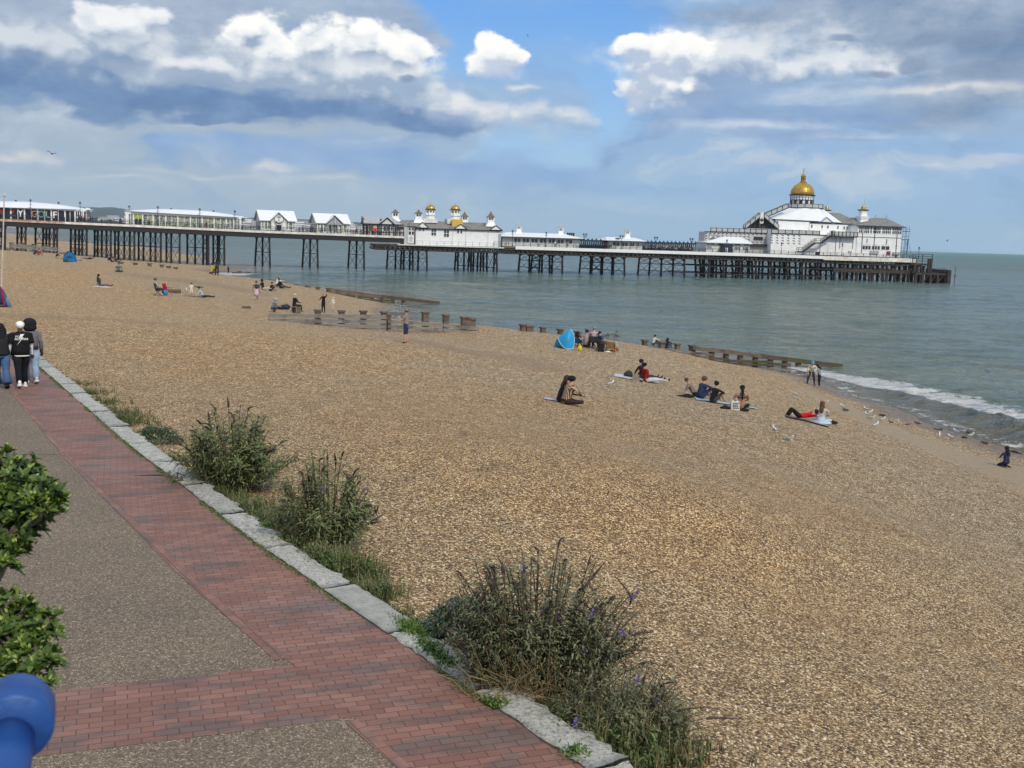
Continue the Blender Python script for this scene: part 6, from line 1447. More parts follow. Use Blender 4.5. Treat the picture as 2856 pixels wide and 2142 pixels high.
# ================================================================== people
SKIN = simple('skin', (0.46, 0.28, 0.20), 0.55, var=.08); SKIND = simple('skin_dark', (0.085, 0.045, 0.030), 0.5, var=.1); SKINM = simple('skin_tan', (0.33, 0.19, 0.13), .55, var=.08)
_MC = {}
def cloth(c, name='cloth'):
    k = (name,) + tuple(c)
    if k not in _MC: _MC[k] = simple(name, c, 0.85, var=.25, scale=9, bump=.01, spec=.15)
    return _MC[k]
BLK, DGY, WHT, NVY, DEN, LDEN, GRY = (.016, .016, .019), (.05, .05, .055), (.72, .73, .74), (.025, .035, .09), (.055, .11, .22), (.27, .37, .50), (.22, .23, .25)
def pose(kind, **k):
    """joint table for a figure 1.75 m tall facing +y; returns dict name -> (pos, radius)"""
    Z = dict(stand=.93, walk=.92, bend=.90, chair=.52, sit_long=.13, sit_knees=.13, sit_cross=.13, lie=.12, lie_knees=.12, kneel=.28, photo=.93, lounge=.13, wave=.93, crouch=.30)[kind]
    lean = k.get('lean', dict(stand=0, walk=4, bend=52, chair=-8, sit_long=-22, sit_knees=14, sit_cross=12, lie=-84, lie_knees=-84, kneel=4, photo=0, lounge=-35, wave=0, crouch=25)[kind])
    a = math.radians(lean); dirv = Vector((0, math.sin(a), math.cos(a))); fwd = Vector((0, math.cos(a), -math.sin(a))); J = {}
    pel = Vector((0, 0, Z)); J['pel'] = (pel, .135); J['waist'] = (pel + dirv * .20, .118); J['chest'] = (pel + dirv * .40, .135)
    for s, n in ((-1, 'L'), (1, 'R')): J['ch' + n] = (pel + dirv * .43 + Vector((s * .10, 0, 0)), .105); J['hp' + n] = (pel + Vector((s * .09, 0, -.02)), .105)
    J['neck'] = (pel + dirv * .575, .055); hl = k.get('head', lean * .45); ha = math.radians(hl); hd = Vector((0, math.sin(ha), math.cos(ha))); hf = Vector((0, math.cos(ha), -math.sin(ha)))
    J['jaw'] = (J['neck'][0] + hd * .07 + hf * .02, .066); J['head'] = (J['neck'][0] + hd * .16 + hf * .01, .088); J['top'] = (J['neck'][0] + hd * .225, .066); J['nose'] = (J['head'][0] + hf * .105 - hd * .02, .014)
    J['_hd'] = hd; J['_hf'] = hf
    for s, n in ((-1, 'L'), (1, 'R')):
        sh = pel + dirv * .50 + Vector((s * .19, 0, 0)); J['sh' + n] = (sh, .062)
        V = lambda x, y, z: Vector((s * x, y, z))
        if kind in ('stand', 'walk'): e, w = V(.06, -.03, -.28), V(.08, .07, -.53)
        elif kind == 'photo': e, w = V(.05, .10, -.26), V(-.06, .30, -.12)
        elif kind == 'wave': e, w = (V(.18, .12, .06), V(.30, .22, .26)) if s < 0 else (V(.1, .08, -.25), V(.04, .28, -.3))
        elif kind == 'bend': e, w = V(.06, .02, -.27), V(.02, .02, -.50)
        elif kind == 'chair': e, w = V(.09, .10, -.27), V(.02, .33, -.28)
        elif kind in ('sit_long', 'lounge'): e, w = V(.09, -.12, -.26), V(.12, -.20, -.50 if kind == 'sit_long' else -.42)
        elif kind == 'sit_knees': e, w = V(.05, .24, -.16), V(-.02, .42, -.10)
        elif kind in ('sit_cross', 'kneel', 'crouch'): e, w = V(.08, .10, -.25), V(-.02, .30, -.32)
        elif kind in ('lie', 'lie_knees'): e, w = V(.14, .22, -.05), V(.10, .44, -.07)
        if k.get('fold') : e, w = V(.06, .12, -.24), V(-.16, .22, -.14)
        if k.get('behind_head'): e, w = V(.26, -.12, .04), V(.08, -.26, .04)
        J['el' + n] = (sh + e, .045); J['wr' + n] = (sh + w, .030)
        hv = (w - e).normalized(); J['pa' + n] = (sh + w + hv * .06, .034); J['fi' + n] = (sh + w + hv * .14, .018)
        if kind in ('walk',):
            f = 1 if (s > 0) ^ bool(k.get('flip')) else -1; kn, an, to = V(.0, .13 * f + .06, -.42), V(.0, .22 * f - .04, -.81 if f > 0 else -.74), Vector((0, .13, -.03 if f > 0 else -.10))
        elif kind in ('stand', 'photo', 'bend', 'wave'): kn, an, to = V(.02 + (.06 if kind == 'bend' else 0), .02, -.44), V(.03 + (.09 if kind == 'bend' else 0), -.02, -.84), Vector((s * .03, .14, -.04))
        elif kind == 'chair': kn, an, to = V(.05, .42, .02), V(.06, .46, -.40), Vector((0, .14, -.03))
        elif kind in ('sit_long', 'lie', 'lounge'): kn, an, to = V(.04, .43, .05 if kind != 'lie' else 0), V(.06, .84, -.03), Vector((s * .04, .06, .12))
        elif kind in ('sit_knees', 'lie_knees'): kn, an, to = V(.05, .30, .34), V(.05, .50, -.03), Vector((0, .14, -.02))
        elif kind == 'sit_cross': kn, an, to = V(.26, .30, .02), V(-.10, .34, -.03), V(-.10, .05, -.02)
        elif kind == 'kneel': kn, an, to = V(.08, .36, -.18), V(.04, -.06, -.20), Vector((0, -.13, -.03))
        elif kind == 'crouch': kn, an, to = V(.10, .34, .12), V(.06, .14, -.24), Vector((0, .14, -.03))
        hp = J['hp' + n][0]; J['kn' + n] = (hp + kn, .068); J['mi' + n] = (hp + kn.lerp(an, .35), .060); J['an' + n] = (hp + an, .040); J['to' + n] = (hp + an + to, .032)
        J['th' + n] = (hp + kn * .45, .090)
    return J
BONES = [('pel', 'waist', 'top'), ('waist', 'chest', 'top'), ('chest', 'neck', 'top'), ('neck', 'jaw', 'skin'), ('jaw', 'head', 'skin'), ('head', 'top', 'skin'), ('head', 'nose', 'skin')]
for n in 'LR': BONES += [('chest', 'ch' + n, 'top'), ('ch' + n, 'sh' + n, 'top'), ('sh' + n, 'el' + n, 'upper'), ('el' + n, 'wr' + n, 'fore'), ('wr' + n, 'pa' + n, 'skin'), ('pa' + n, 'fi' + n, 'skin'), ('pel', 'hp' + n, 'leg'), ('hp' + n, 'th' + n, 'leg'), ('th' + n, 'kn' + n, 'leg'), ('kn' + n, 'mi' + n, 'calf'), ('mi' + n, 'an' + n, 'calf'), ('an' + n, 'to' + n, 'foot')]
def skinned(name, J, bones, mats, zone_of, sub=1, fingers=False):
    """grow one continuous surface round the skeleton, colour it by zone"""
    names = [n for n in J if not n.startswith('_')]; idx = {n: i for i, n in enumerate(names)}
    pts = [J[n][0] for n in names]; rad = [J[n][1] for n in names]; ed = [(idx[a], idx[b]) for a, b, _ in bones]; zn = [z for _, _, z in bones]
    if fingers:
        for n, s in (('L', -1), ('R', 1)):
            pa = J['pa' + n][0]; d_ = (J['fi' + n][0] - pa).normalized(); side = d_.cross(Vector((0, 1, 0)) if abs(d_.y) < .8 else Vector((0, 0, 1))).normalized(); up = d_.cross(side)
            for q in range(4):
                o_ = side * (q - 1.5) * .020; l = (.07, .082, .078, .060)[q]; b0 = len(pts); pts += [pa + o_ + d_ * .035, pa + o_ + d_ * (.035 + l * .5), pa + o_ + d_ * (.03 + l * .9) + up * .018]; rad += [.010, .009, .007]
                ed += [(idx['pa' + n], b0), (b0, b0 + 1), (b0 + 1, b0 + 2)]; zn += ['skin'] * 3
            b0 = len(pts); pts += [pa + side * .038 + d_ * .0 + up * .01, pa + side * .052 + d_ * .035 + up * .02]; rad += [.011, .009]; ed += [(idx['pa' + n], b0), (b0, b0 + 1)]; zn += ['skin'] * 2
    me = bpy.data.meshes.new(name); me.from_pydata([tuple(p) for p in pts], ed, [])
    o = bpy.data.objects.new(name, me); C.objects.link(o)
    md = o.modifiers.new('skin', 'SKIN'); md.use_smooth_shade = True
    if not me.skin_vertices: 
        bm = bmesh.new(); bm.from_mesh(me); bm.verts.layers.skin.verify(); bm.to_mesh(me); bm.free()
    for i, sv in enumerate(me.skin_vertices[0].data): sv.radius = (rad[i], rad[i]); sv.use_root = (i == idx['pel'] if 'pel' in idx else i == 0)
    if sub: s_ = o.modifiers.new('sub', 'SUBSURF'); s_.levels = sub
    bpy.context.view_layer.update()
    dg = bpy.context.evaluated_depsgraph_get(); em = bpy.data.meshes.new_from_object(o.evaluated_get(dg)); em.name = name
    bpy.data.objects.remove(o); bpy.data.meshes.remove(me)
    A = np.array([pts[a] for a, b in ed]); B = np.array([pts[b] for a, b in ed]); D = B - A; L2 = np.maximum((D ** 2).sum(1), 1e-9)
    RA = np.array([rad[a] for a, b in ed]); RB = np.array([rad[b] for a, b in ed])
    co = np.zeros(len(em.polygons) * 3); em.polygons.foreach_get('center', co); co = co.reshape(-1, 3)
    t = np.clip(((co[:, None] - A[None]) * D[None]).sum(-1) / L2, 0, 1); dist = np.linalg.norm(co[:, None] - (A + t[..., None] * D), axis=-1) - (RA + (RB - RA) * t)
    k = dist.argmin(1); zs = [zone_of[zn[i]] for i in range(len(zn))]
    em.materials.clear()
    for q in mats: em.materials.append(q)
    em.polygons.foreach_set('material_index', [zs[i] for i in k]); em.polygons.foreach_set('use_smooth', [True] * len(em.polygons)); em.update()
    o = bpy.data.objects.new(name, em); C.objects.link(o); return o
def hair_mesh(J, style, parent, col, sc=1):
    c = J['head'][0]; hd, hf = J['_hd'], J['_hf']; m_ = MB(); rot = Matrix((Vector((1, 0, 0)), hf, hd)).transposed()
    big = 1.0
    if style == 'afro': m_.ell(c + hd * .05 - hf * .02, (.17, .165, .165), 12, 8, rot=rot); m_.ell(c - hd * .06 - hf * .06, (.165, .13, .13), 12, 8, rot=rot)
    else:
        m_.ell(c + hd * .035 - hf * .022, (.100, .105, .105), 12, 8, rot=rot)
        if style in ('long', 'long_wide'):
            w = 1.0 if style == 'long' else 1.35
            m_.ell(c - hd * .10 - hf * .065, (.105 * w, .06, .17), 12, 8, rot=rot); m_.ell(J['neck'][0] - hd * .10 - hf * .115, (.085 * w, .045, .15), 10, 6, rot=rot)
        if style == 'ponytail': m_.tube([c - hf * .10 + hd * .02, c - hf * .15 - hd * .08, J['neck'][0] - hf * .14 - hd * .12, J['neck'][0] - hf * .15 - hd * .32], [.04, .045, .035, .012], 6)
        if style == 'bun': m_.ell(c - hf * .09 + hd * .10, (.05, .05, .05), 8, 6)
        if style == 'hat': m_.lathe([(.17, .03), (.175, .045), (.10, .07), (.095, .15), (.05, .17)], tuple(c), 12)
        if style == 'cap': m_.ell(c + hd * .055, (.108, .112, .085), 12, 8, rot=rot); m_.hexa([tuple(c + rot @ Vector(v)) for v in ((-.07, .08, .04), (.07, .08, .04), (.06, .19, .03), (-.06, .19, .03), (-.07, .08, .055), (.07, .08, .055), (.06, .19, .045), (-.06, .19, .045))])
        if style == 'hood': m_.ell(c - hd * .0 - hf * .03, (.125, .12, .15), 12, 8, rot=rot)
    nm = {'hat': 'sun_hat', 'cap': 'cap', 'hood': 'hood'}.get(style, 'hair')
    o = m_.build(nm, cloth(col, 'hair' if nm == 'hair' else 'cloth'), parent, smooth=True); return o
SUN_ = Vector((0, 0, 0))
def person(label, loc, face, kind, top, legs, skin=None, hair=(BLK, 'short'), size=1.0, sleeve='short', bare=False, shoe=BLK, group=None, bulk=1.12, extras=(), fingers=False, flip=False, **pk):
    """face: heading in degrees, 0 = away from the camera, 90 = left, -90 = right, 180 = towards it"""
    J = pose(kind, flip=flip, **pk); skin = skin or SKIN
    mats = [skin, cloth(top), cloth(legs), cloth(shoe)]
    z = {'skin': 0, 'top': 1, 'upper': 1 if sleeve != 'none' else 0, 'fore': 1 if sleeve == 'long' else 0, 'leg': 2, 'calf': 0 if bare else 2, 'foot': 3 if shoe is not None else 0}
    o = skinned('person', J, BONES, mats, z, 1, fingers); o.location = loc; o.rotation_euler = (0, 0, math.radians(face)); o.scale = (size * bulk, size * (1 + (bulk - 1) * .7), size)
    tag(o, label, 'person', group)
    if hair: hair_mesh(J, hair[1], o, hair[0])
    for e in extras: e(J, o)
    return o
def skirt(col, z1=-.45, r1=.24, nm='skirt'):
    def f(J, o):
        p = J['pel'][0]; m_ = MB(); m_.lathe([(.135, .18), (.16, .02), (r1 * .85, z1 * .5), (r1, z1)], (p.x, p.y, p.z), 14); m_.build(nm, cloth(col), o, smooth=True)
    return f
def backpack(col):
    def f(J, o):
        p = J['chest'][0]; m_ = MB(); m_.ell((p.x, p.y - .19, p.z - .03), (.16, .11, .22), 10, 8)
        b_ = m_.build('backpack', cloth(col), None, smooth=True); bpy.context.view_layer.update()
        b_.matrix_world = o.matrix_world.copy(); b_.scale = o.scale
        tag(b_, 'dark patterned backpack on the back of the woman in the pink skirt', 'backpack')
    return f
def GP(px, py): return ground(px, py)
# ---- the three walkers
def loft(m_, rings, n=20, mi=0, cap=True):
    vs = []; fs = []
    for (cx_, cy_, cz_, rx, ry) in rings:
        for k in range(n): a = 2 * PI * k / n; vs.append((cx_ + rx * math.copysign(abs(math.cos(a)) ** .85, math.cos(a)), cy_ + ry * math.copysign(abs(math.sin(a)) ** .85, math.sin(a)), cz_))
    for i in range(len(rings) - 1):
        for k in range(n): a = i * n + k; b_ = i * n + (k + 1) % n; fs.append((a, b_, b_ + n, a + n))
    if cap: fs += [tuple(range(n - 1, -1, -1)), tuple(range((len(rings) - 1) * n, len(rings) * n))]
    m_.add(vs, fs, mi)
HEAD = 31.5
wl = at(62, 1080, PROM_Z); wl.z = PROM_Z + .005
def jeans(col, flare=1.0, w=.088):
    def f(J, o):
        m_ = MB(); p = J['pel'][0]
        loft(m_, [(p.x, p.y, p.z - .10, .165, .125), (p.x, p.y, p.z + .02, .175, .130), (p.x, p.y, p.z + .12, .160, .118)])
        for n in 'LR':
            h, t_, k_, mi_, a_ = (J[q + n][0] for q in ('hp', 'th', 'kn', 'mi', 'an'))
            m_.tube([h + Vector((0, 0, .02)), t_, k_, mi_, a_ + Vector((0, 0, -.01))], [w * 1.28, w * 1.18, w * .86, w * .86 * (1 + (flare - 1) * .3), w * .78 * flare], 14)
        m_.build('jeans', simple('denim', col, .9, var=.22, scale=7, bump=.012, spec=.1), o, smooth=True)
    return f
def shoes(col, sole=(.75, .75, .75)):
    def f(J, o):
        for n in 'LR':
            a_, t_ = J['an' + n][0], J['to' + n][0]; d_ = (t_ - a_); d_.normalize(); m_ = MB(); c = a_.lerp(t_, .45) + Vector((0, 0, -.02)); pit = math.asin(max(-1, min(1, d_.z + .25)))
            rot = Matrix.Rotation(pit, 3, 'X'); m_.ell(c, (.050, .145, .055), 12, 8, 0, rot=rot); m_.ell(a_ + Vector((0, -.02, .0)), (.048, .06, .07), 10, 8, 0)
            bx = [c + rot @ Vector(v) for v in ((-.048, -.14, -.06), (.048, -.14, -.06), (.045, .145, -.06), (-.045, .145, -.06), (-.048, -.14, -.03), (.048, -.14, -.03), (.045, .145, -.03), (-.045, .145, -.03))]
            m_.hexa(bx, 1); m_.build('shoe', [cloth(col), cloth(sole)], o, smooth=True)
    return f
def tee(J, o):
    m_ = MB(); c = J['chest'][0]; p = J['pel'][0]; y = (c.y + p.y) / 2
    loft(m_, [(0, y - .01, p.z - .035, .205, .150), (0, y, p.z + .10, .205, .150), (0, y + .0, p.z + .24, .200, .150), (0, c.y, c.z + .0, .215, .155), (0, c.y, c.z + .08, .215, .145), (0, c.y - .005, c.z + .14, .19, .115), (0, c.y, c.z + .185, .10, .08), (0, c.y, c.z + .20, .065, .065)], 28)
    for s, n in ((-1, 'L'), (1, 'R')):
        a, e = J['sh' + n][0], J['el' + n][0]; m_.tube([a + Vector((-s * .05, 0, .01)), a + Vector((s * .01, 0, .0)), a.lerp(e, .5), a.lerp(e, .85)], [.075, .092, .088, .09], 12)
    t_ = m_.build('tshirt', cloth((.012, .012, .014)), o, smooth=True)
    m_ = MB(); loft(m_, [(0, y - .01, p.z - .075, .198, .145), (0, y - .01, p.z - .03, .200, .146)], 28); m_.build('hem', cloth(WHT), t_, smooth=True)
    m_ = MB(); yb = c.y - .162
    bolt = [(.075, .135), (-.02, .135), (-.055, .01), (-.005, .01), (-.105, -.16), (.05, .045), (.00, .045)]
    k = [(x, y_) for x, y_ in bolt]; m_.add([(x, yb - .002, c.z + z_ - .0) for x, z_ in k] + [(x, yb + .012, c.z + z_) for x, z_ in k], [tuple(range(7)), tuple(range(13, 6, -1))] + [(i, (i + 1) % 7, 7 + (i + 1) % 7, 7 + i) for i in range(7)])
    for txt, zz, sz, xx in (('FOO', .065, .082, -.055), ('FIGHTERS', .0, .072, .0)):
        v, f = text_mesh(txt, sz, .002, True); m_.add([(q[0] + xx, yb - .004 - q[2], c.z + zz + q[1]) for q in v], f)
    m_.build('back_print', cloth((.78, .78, .78)), t_)
def jacket(col, z0=-.02, w=.205, name='jacket', sleeve=.07):
    def f(J, o):
        m_ = MB(); c = J['chest'][0]; p = J['pel'][0]; y = (c.y + p.y) / 2
        loft(m_, [(0, y, p.z + z0, w * .98, .155), (0, y, p.z + .05, w * 1.02, .16), (0, y, p.z + .22, w * .95, .150), (0, c.y, c.z, w * 1.02, .155), (0, c.y, c.z + .09, w * 1.0, .14), (0, c.y, c.z + .15, w * .82, .11), (0, c.y, c.z + .20, .085, .075)], 24)
        for s, n in ((-1, 'L'), (1, 'R')):
            a, e, wr = J['sh' + n][0], J['el' + n][0], J['wr' + n][0]; m_.tube([a + Vector((-s * .05, 0, .0)), a, a.lerp(e, .5), e, e.lerp(wr, .5), wr], [.07, .082, sleeve, sleeve * .95, sleeve * .88, sleeve * .7], 12)
        m_.build(name, simple('garment', col, .8, var=.3, scale=8, bump=.015, spec=.2), o, smooth=True)
    return f
person('person walking in white cap and black band t-shirt over white sleeves', wl, HEAD, 'walk', WHT, BLK, SKIND, hair=None, size=.955, sleeve='long', shoe=WHT, fingers=True, extras=[
    jeans((.014, .015, .019), 1.0, .09), tee, shoes((.80, .80, .80), (.8, .8, .8)), lambda J, o: hair_mesh(J, 'cap', o, (.80, .80, .80))], bulk=1.06)
w2 = at(28, 1082, PROM_Z); w2.z = PROM_Z + .005; w2 = w2 + Vector((-.20, 0, 0))
person('person walking in black leather jacket and flared blue jeans at the left edge', w2, HEAD, 'walk', BLK, DEN, SKINM, hair=(BLK, 'long_wide'), size=.93, sleeve='long', fingers=True, flip=True, extras=[jacket((.020, .022, .024)), jeans((.060, .120, .235), 1.55, .092), shoes((.015, .015, .018), (.02, .02, .02))])
w3 = at(88, 1068, PROM_Z); w3.z = PROM_Z + .005
person('person walking with big black curly hair, grey top and pale jeans beside the kerb', w3, HEAD, 'walk', GRY, LDEN, SKIND, hair=(BLK, 'afro'), size=.93, sleeve='long', fingers=True, flip=True, extras=[jacket((.155, .15, .17), .06, .19, 'sweatshirt', .058), jeans((.26, .36, .50), 1.1, .094), shoes((.55, .55, .55))])
# ---- figures on the beach: photograph foot point, pose and clothing
# (label, px, py, face, kind, kwargs)
BP = [
 ('person in sun hat, patterned shirt and navy shorts standing alone before the groyne', 1132, 957, 75, 'photo', dict(top=(.28, .22, .22), legs=NVY, bare=True, hair=((.20, .16, .12), 'hat'), size=.97, fingers=True)),
 ('person in striped brown shirt sitting with legs folded beside a long haired friend', 1577, 1127, -60, 'sit_cross', dict(top='stripe', legs=(.045, .025, .028), hair=(BLK, 'short'), sleeve='long', size=1.03, lean=16, bulk=1.45)),
 ('person with long brown hair in black top, leaning close behind the striped shirt', 1562, 1121, -75, 'sit_cross', dict(top=BLK, legs=BLK, hair=((.055, .035, .025), 'long'), sleeve='long', size=1.0, lean=18, bulk=1.3)),
 ('person in dark top sitting behind the red one on the pale towel', 1791, 1058, -70, 'sit_long', dict(top=(.03, .022, .024), legs=(.04, .04, .05), hair=(BLK, 'short'), sleeve='long', size=1.05, lean=-6)),
 ('person in deep red top sitting on the edge of the pale towel', 1803, 1066, -70, 'sit_long', dict(top=(.20, .008, .012), legs=(.5, .5, .5), hair=(BLK, 'short'), sleeve='long', size=1.0, lean=-10, bulk=1.4)),
 ('person in navy t-shirt and shorts sitting leftmost on the pale blue towel', 1952, 1113, -65, 'sit_knees', dict(bulk=1.3, top=(.028, .045, .10), legs=NVY, bare=True, hair=((.12, .07, .04), 'short'), size=1.06, shoe=(.3, .2, .15))),
 ('person in black t-shirt sitting knees up, middle of the pale blue towel', 1988, 1124, -62, 'sit_knees', dict(top=BLK, legs=DGY, bare=True, hair=(BLK, 'bun'), size=.98, shoe=(.4, .28, .2))),
 ('person half hidden lying in grey behind the navy t-shirt', 1938, 1104, -100, 'lounge', dict(top=(.20, .15, .13), legs=BLK, hair=((.1, .07, .05), 'short'), size=.95)),
 ('person in dark bikini with long black ponytail sitting with back to the camera', 2067, 1140, 0, 'sit_cross', dict(top='bikini', legs=BLK, hair=(BLK, 'ponytail'), sleeve='none', bare=True, size=1.02, shoe=(.4, .25, .18), skin='tan', lean=0)),
 ('person in red top and black trousers lying back with knees raised', 2228, 1166, 90, 'lie_knees', dict(top=(.50, .010, .02), legs=BLK, hair=(BLK, 'short'), size=1.0, behind_head=True, flipface=True)),
 ('person with long brown hair, grey t-shirt and pale blue skirt sitting near the lying one', 2290, 1180, -25, 'sit_cross', dict(top=(.42, .42, .45), legs=(.42, .52, .66), hair=((.13, .065, .035), 'long'), size=1.02, lean=4)),
 ('person in cream shirt and blue cap bending at the edge of the surf', 2261, 1073, 170, 'bend', dict(top=(.62, .60, .46), legs=(.05, .04, .05), hair=((.06, .30, .55), 'cap'), size=1.02, lean=38)),
 ('smaller person in grey top and black trousers looking down at the edge of the surf', 2284, 1078, 60, 'stand', dict(top=(.22, .27, .32), legs=BLK, hair=(BLK, 'long'), size=.86, sleeve='long', lean=12, head=30, shoe=(.6, .55, .5))),
 ('child with dark hair and navy dress kneeling on the sand at the right edge', 2805, 1303, 20, 'kneel', dict(top=(.03, .035, .075), legs=(.03, .035, .075), hair=(BLK, 'long'), size=.78)),
 ('person in pale t-shirt sitting at the crest by the groyne posts', 1822, 962, -60, 'sit_knees', dict(top=(.60, .60, .56), legs=DGY, hair=(BLK, 'short'), size=1.0)),
 ('person in black with dark hair sitting at the crest beside the pale t-shirt', 1858, 972, -50, 'sit_knees', dict(top=BLK, legs=DGY, hair=(BLK, 'long_wide'), size=1.02, sleeve='long')),
 ('child in red top sitting in the blue beach chair beside the tent', 1611, 966, -25, 'chair', dict(top=(.10, .02, .03), legs=BLK, hair=(BLK, 'long'), size=.70)),
 ('person with dark hair sitting between the child and the plaid shirt', 1634, 968, -40, 'sit_knees', dict(top=(.38, .30, .28), legs=DGY, hair=((.06, .035, .025), 'short'), size=1.15, lean=5)),
 ('person in pink and white plaid shirt on a folding chair, middle of the tent party', 1655, 972, -15, 'chair', dict(top='plaid', legs=BLK, hair=((.30, .20, .17), 'short'), size=1.0, lean=6)),
 ('person in dark cap and navy top sitting right of the plaid shirt', 1674, 974, -60, 'chair', dict(top=(.04, .05, .09), legs=DGY, hair=(BLK, 'cap'), size=.82)),
 ('person in black with pale hair sitting on a low bench above the groyne', 821, 871, -50, 'chair', dict(top=BLK, legs=(.03, .03, .03), hair=((.55, .48, .38), 'short'), size=1.02, sleeve='long', lean=4)),
 ('small child in grey crouching at the left end of the groyne', 758, 870, -60, 'crouch', dict(top=(.16, .19, .25), legs=(.08, .07, .08), hair=((.4, .36, .3), 'hood'), size=.95, sleeve='long')),
 ('person in black with raised arm standing behind the groyne posts', 902, 872, 150, 'wave', dict(top=BLK, legs=BLK, hair=((.40, .30, .20), 'bun'), size=.88, sleeve='long')),
 ('child in white coat standing on the shingle behind the groyne', 928, 866, 150, 'stand', dict(top=(.66, .66, .60), legs=(.55, .5, .44), hair=((.6, .58, .5), 'hood'), size=.66, sleeve='long')),
 ('person in pale pink skirt with a backpack, standing above the sitting group', 715, 838, 20, 'walk', dict(top=(.10, .10, .13), legs=(.60, .42, .45), hair=((.12, .09, .08), 'short'), size=.98, extra='pink', bare=True, shoe=(.65, .6, .55))),
 ('person in black hooded top sitting with legs stretched, right of the pink skirt', 733, 808, -55, 'sit_long', dict(top=BLK, legs=(.45, .42, .38), hair=(BLK, 'hood'), size=1.2, sleeve='long', lean=-5)),
 ('child with dark hair in black t-shirt sitting among the group of five', 755, 812, -40, 'sit_knees', dict(top=BLK, legs=BLK, bare=True, hair=(BLK, 'short'), size=1.05)),
 ('person in white t-shirt sitting at the back of the group of five', 772, 798, -60, 'sit_knees', dict(top=(.7, .7, .68), legs=DGY, hair=((.2, .18, .15), 'short'), size=1.25)),
 ('person all in black sitting in front of the white t-shirt', 782, 804, -70, 'sit_long', dict(top=BLK, legs=BLK, hair=(BLK, 'short'), size=1.2, sleeve='long', lean=-10)),
 ('person in dark green top sitting on a white towel, looking through raised hands', 278, 799, -75, 'sit_long', dict(top=(.018, .065, .045), legs=(.12, .10, .13), hair=(BLK, 'long'), size=1.05, lean=-4)),
 ('person in grey hat and beige jacket sitting in a black camp chair', 437, 823, -65, 'chair', dict(top=(.36, .34, .28), legs=DGY, hair=((.12, .12, .14), 'hat'), size=1.0, sleeve='long')),
 ('small child all in white standing with back to the camera', 534, 826, 5, 'stand', dict(top=(.72, .72, .66), legs=(.70, .70, .66), hair=((.05, .022, .022), 'short'), size=.64, shoe=(.3, .2, .15), bare=True)),
 ('person in light blue shirt leaning back on the shingle right of the white child', 566, 830, -80, 'lounge', dict(top=(.36, .45, .58), legs=BLK, hair=(BLK, 'short'), size=1.0, lean=-24, sleeve='long')),
 ('person in grey sitting cross-legged in front of the low board groyne', 331, 759, 10, 'sit_cross', dict(top=(.10, .11, .13), legs=(.04, .04, .05), hair=((.10, .09, .09), 'short'), size=1.0)),
 ('person in yellow top sitting by the white surf', 589, 764, -30, 'sit_knees', dict(top=(.42, .36, .05), legs=(.10, .06, .05), hair=(BLK, 'short'), size=1.35)),
 ('dark dressed person standing beside the yellow top near the surf', 605, 768, 10, 'stand', dict(top=(.06, .06, .05), legs=BLK, hair=(BLK, 'long'), size=1.1)),
 ('dark figure wading in the white surf by the pier', 637, 764, -20, 'stand', dict(top=BLK, legs=BLK, hair=(BLK, 'short'), size=1.0)),
 ('dark haired person in blue sitting left of the blue tent beside a red blanket', 96, 710, -40, 'sit_knees', dict(top=(.03, .06, .10), legs=(.03, .04, .08), hair=(BLK, 'short'), size=1.1)),
 ('person in red wrap sitting next to the blue one left of the far tent', 106, 712, -60, 'sit_knees', dict(top=(.36, .06, .03), legs=(.36, .06, .03), hair=(BLK, 'short'), size=1.0)),
 ('lone person in black sitting midway between the red wrap and the far tent', 157, 722, -70, 'sit_knees', dict(top=BLK, legs=(.45, .32, .25), hair=(BLK, 'short'), size=1.0)),
 ('person in maroon lying flat right of the far blue tent', 246, 723, 85, 'lie', dict(top=(.09, .03, .03), legs=(.11, .04, .04), hair=(BLK, 'short'), size=1.15, sleeve='long')),
 ('dark person stretched out on the shingle, front of the far reclining pair', 312, 731, -80, 'lounge', dict(top=BLK, legs=(.09, .04, .04), hair=(BLK, 'short'), size=1.2)),
 ('person in black and white sitting behind the far reclining one', 322, 727, -60, 'lounge', dict(top=(.12, .10, .10), legs=BLK, hair=(BLK, 'short'), size=1.2)),
]
def plaid_mat(kind):
    M, t, b = mat('patterned_cloth_' + kind); p = t.obj(); x, y, z = t.sep(p)[:3]
    if kind == 'stripe':
        an = t.math('ARCTAN2', x, y); s = t.math('SINE', t.math('MULTIPLY', an, 13.0)); col = t.ramp(t.math('MULTIPLY_ADD', s, .5, .5), [(0.3, (.06, .02, .02)), (.5, (.16, .06, .035)), (.78, (.42, .32, .22))])
    else:
        s = t.math('SINE', t.math('MULTIPLY', x, 95.0)); q = t.math('SINE', t.math('MULTIPLY', z, 95.0)); col = t.ramp(t.math('MULTIPLY_ADD', t.math('ADD', s, q), .25, .5), [(0.3, (.16, .03, .06)), (.55, (.50, .34, .38)), (.8, (.75, .72, .74))])
    t.put(b.inputs['Base Color'], col); b.inputs['Roughness'].default_value = .9; return M
_MC[('cloth', 'stripe')] = plaid_mat('stripe'); _MC[('cloth', 'plaid')] = plaid_mat('plaid'); _MC[('cloth', 'bikini')] = SKINM
_cl = cloth
def cloth(c, name='cloth'): return _MC[('cloth', c)] if isinstance(c, str) else _cl(c, name)
def bik(J, o):
    m_ = MB(); c = J['chest'][0]; loft(m_, [(0, c.y, c.z - .06, .175, .140), (0, c.y, c.z - .035, .178, .143)], 20)
    for s in (-1, 1): m_.tube([(s * .09, c.y - .14, c.z - .04), (s * .08, c.y - .12, c.z + .10), (s * .05, c.y - .05, c.z + .16)], .009, 5)
    m_.build('bikini_top', cloth(BLK), o, smooth=True)
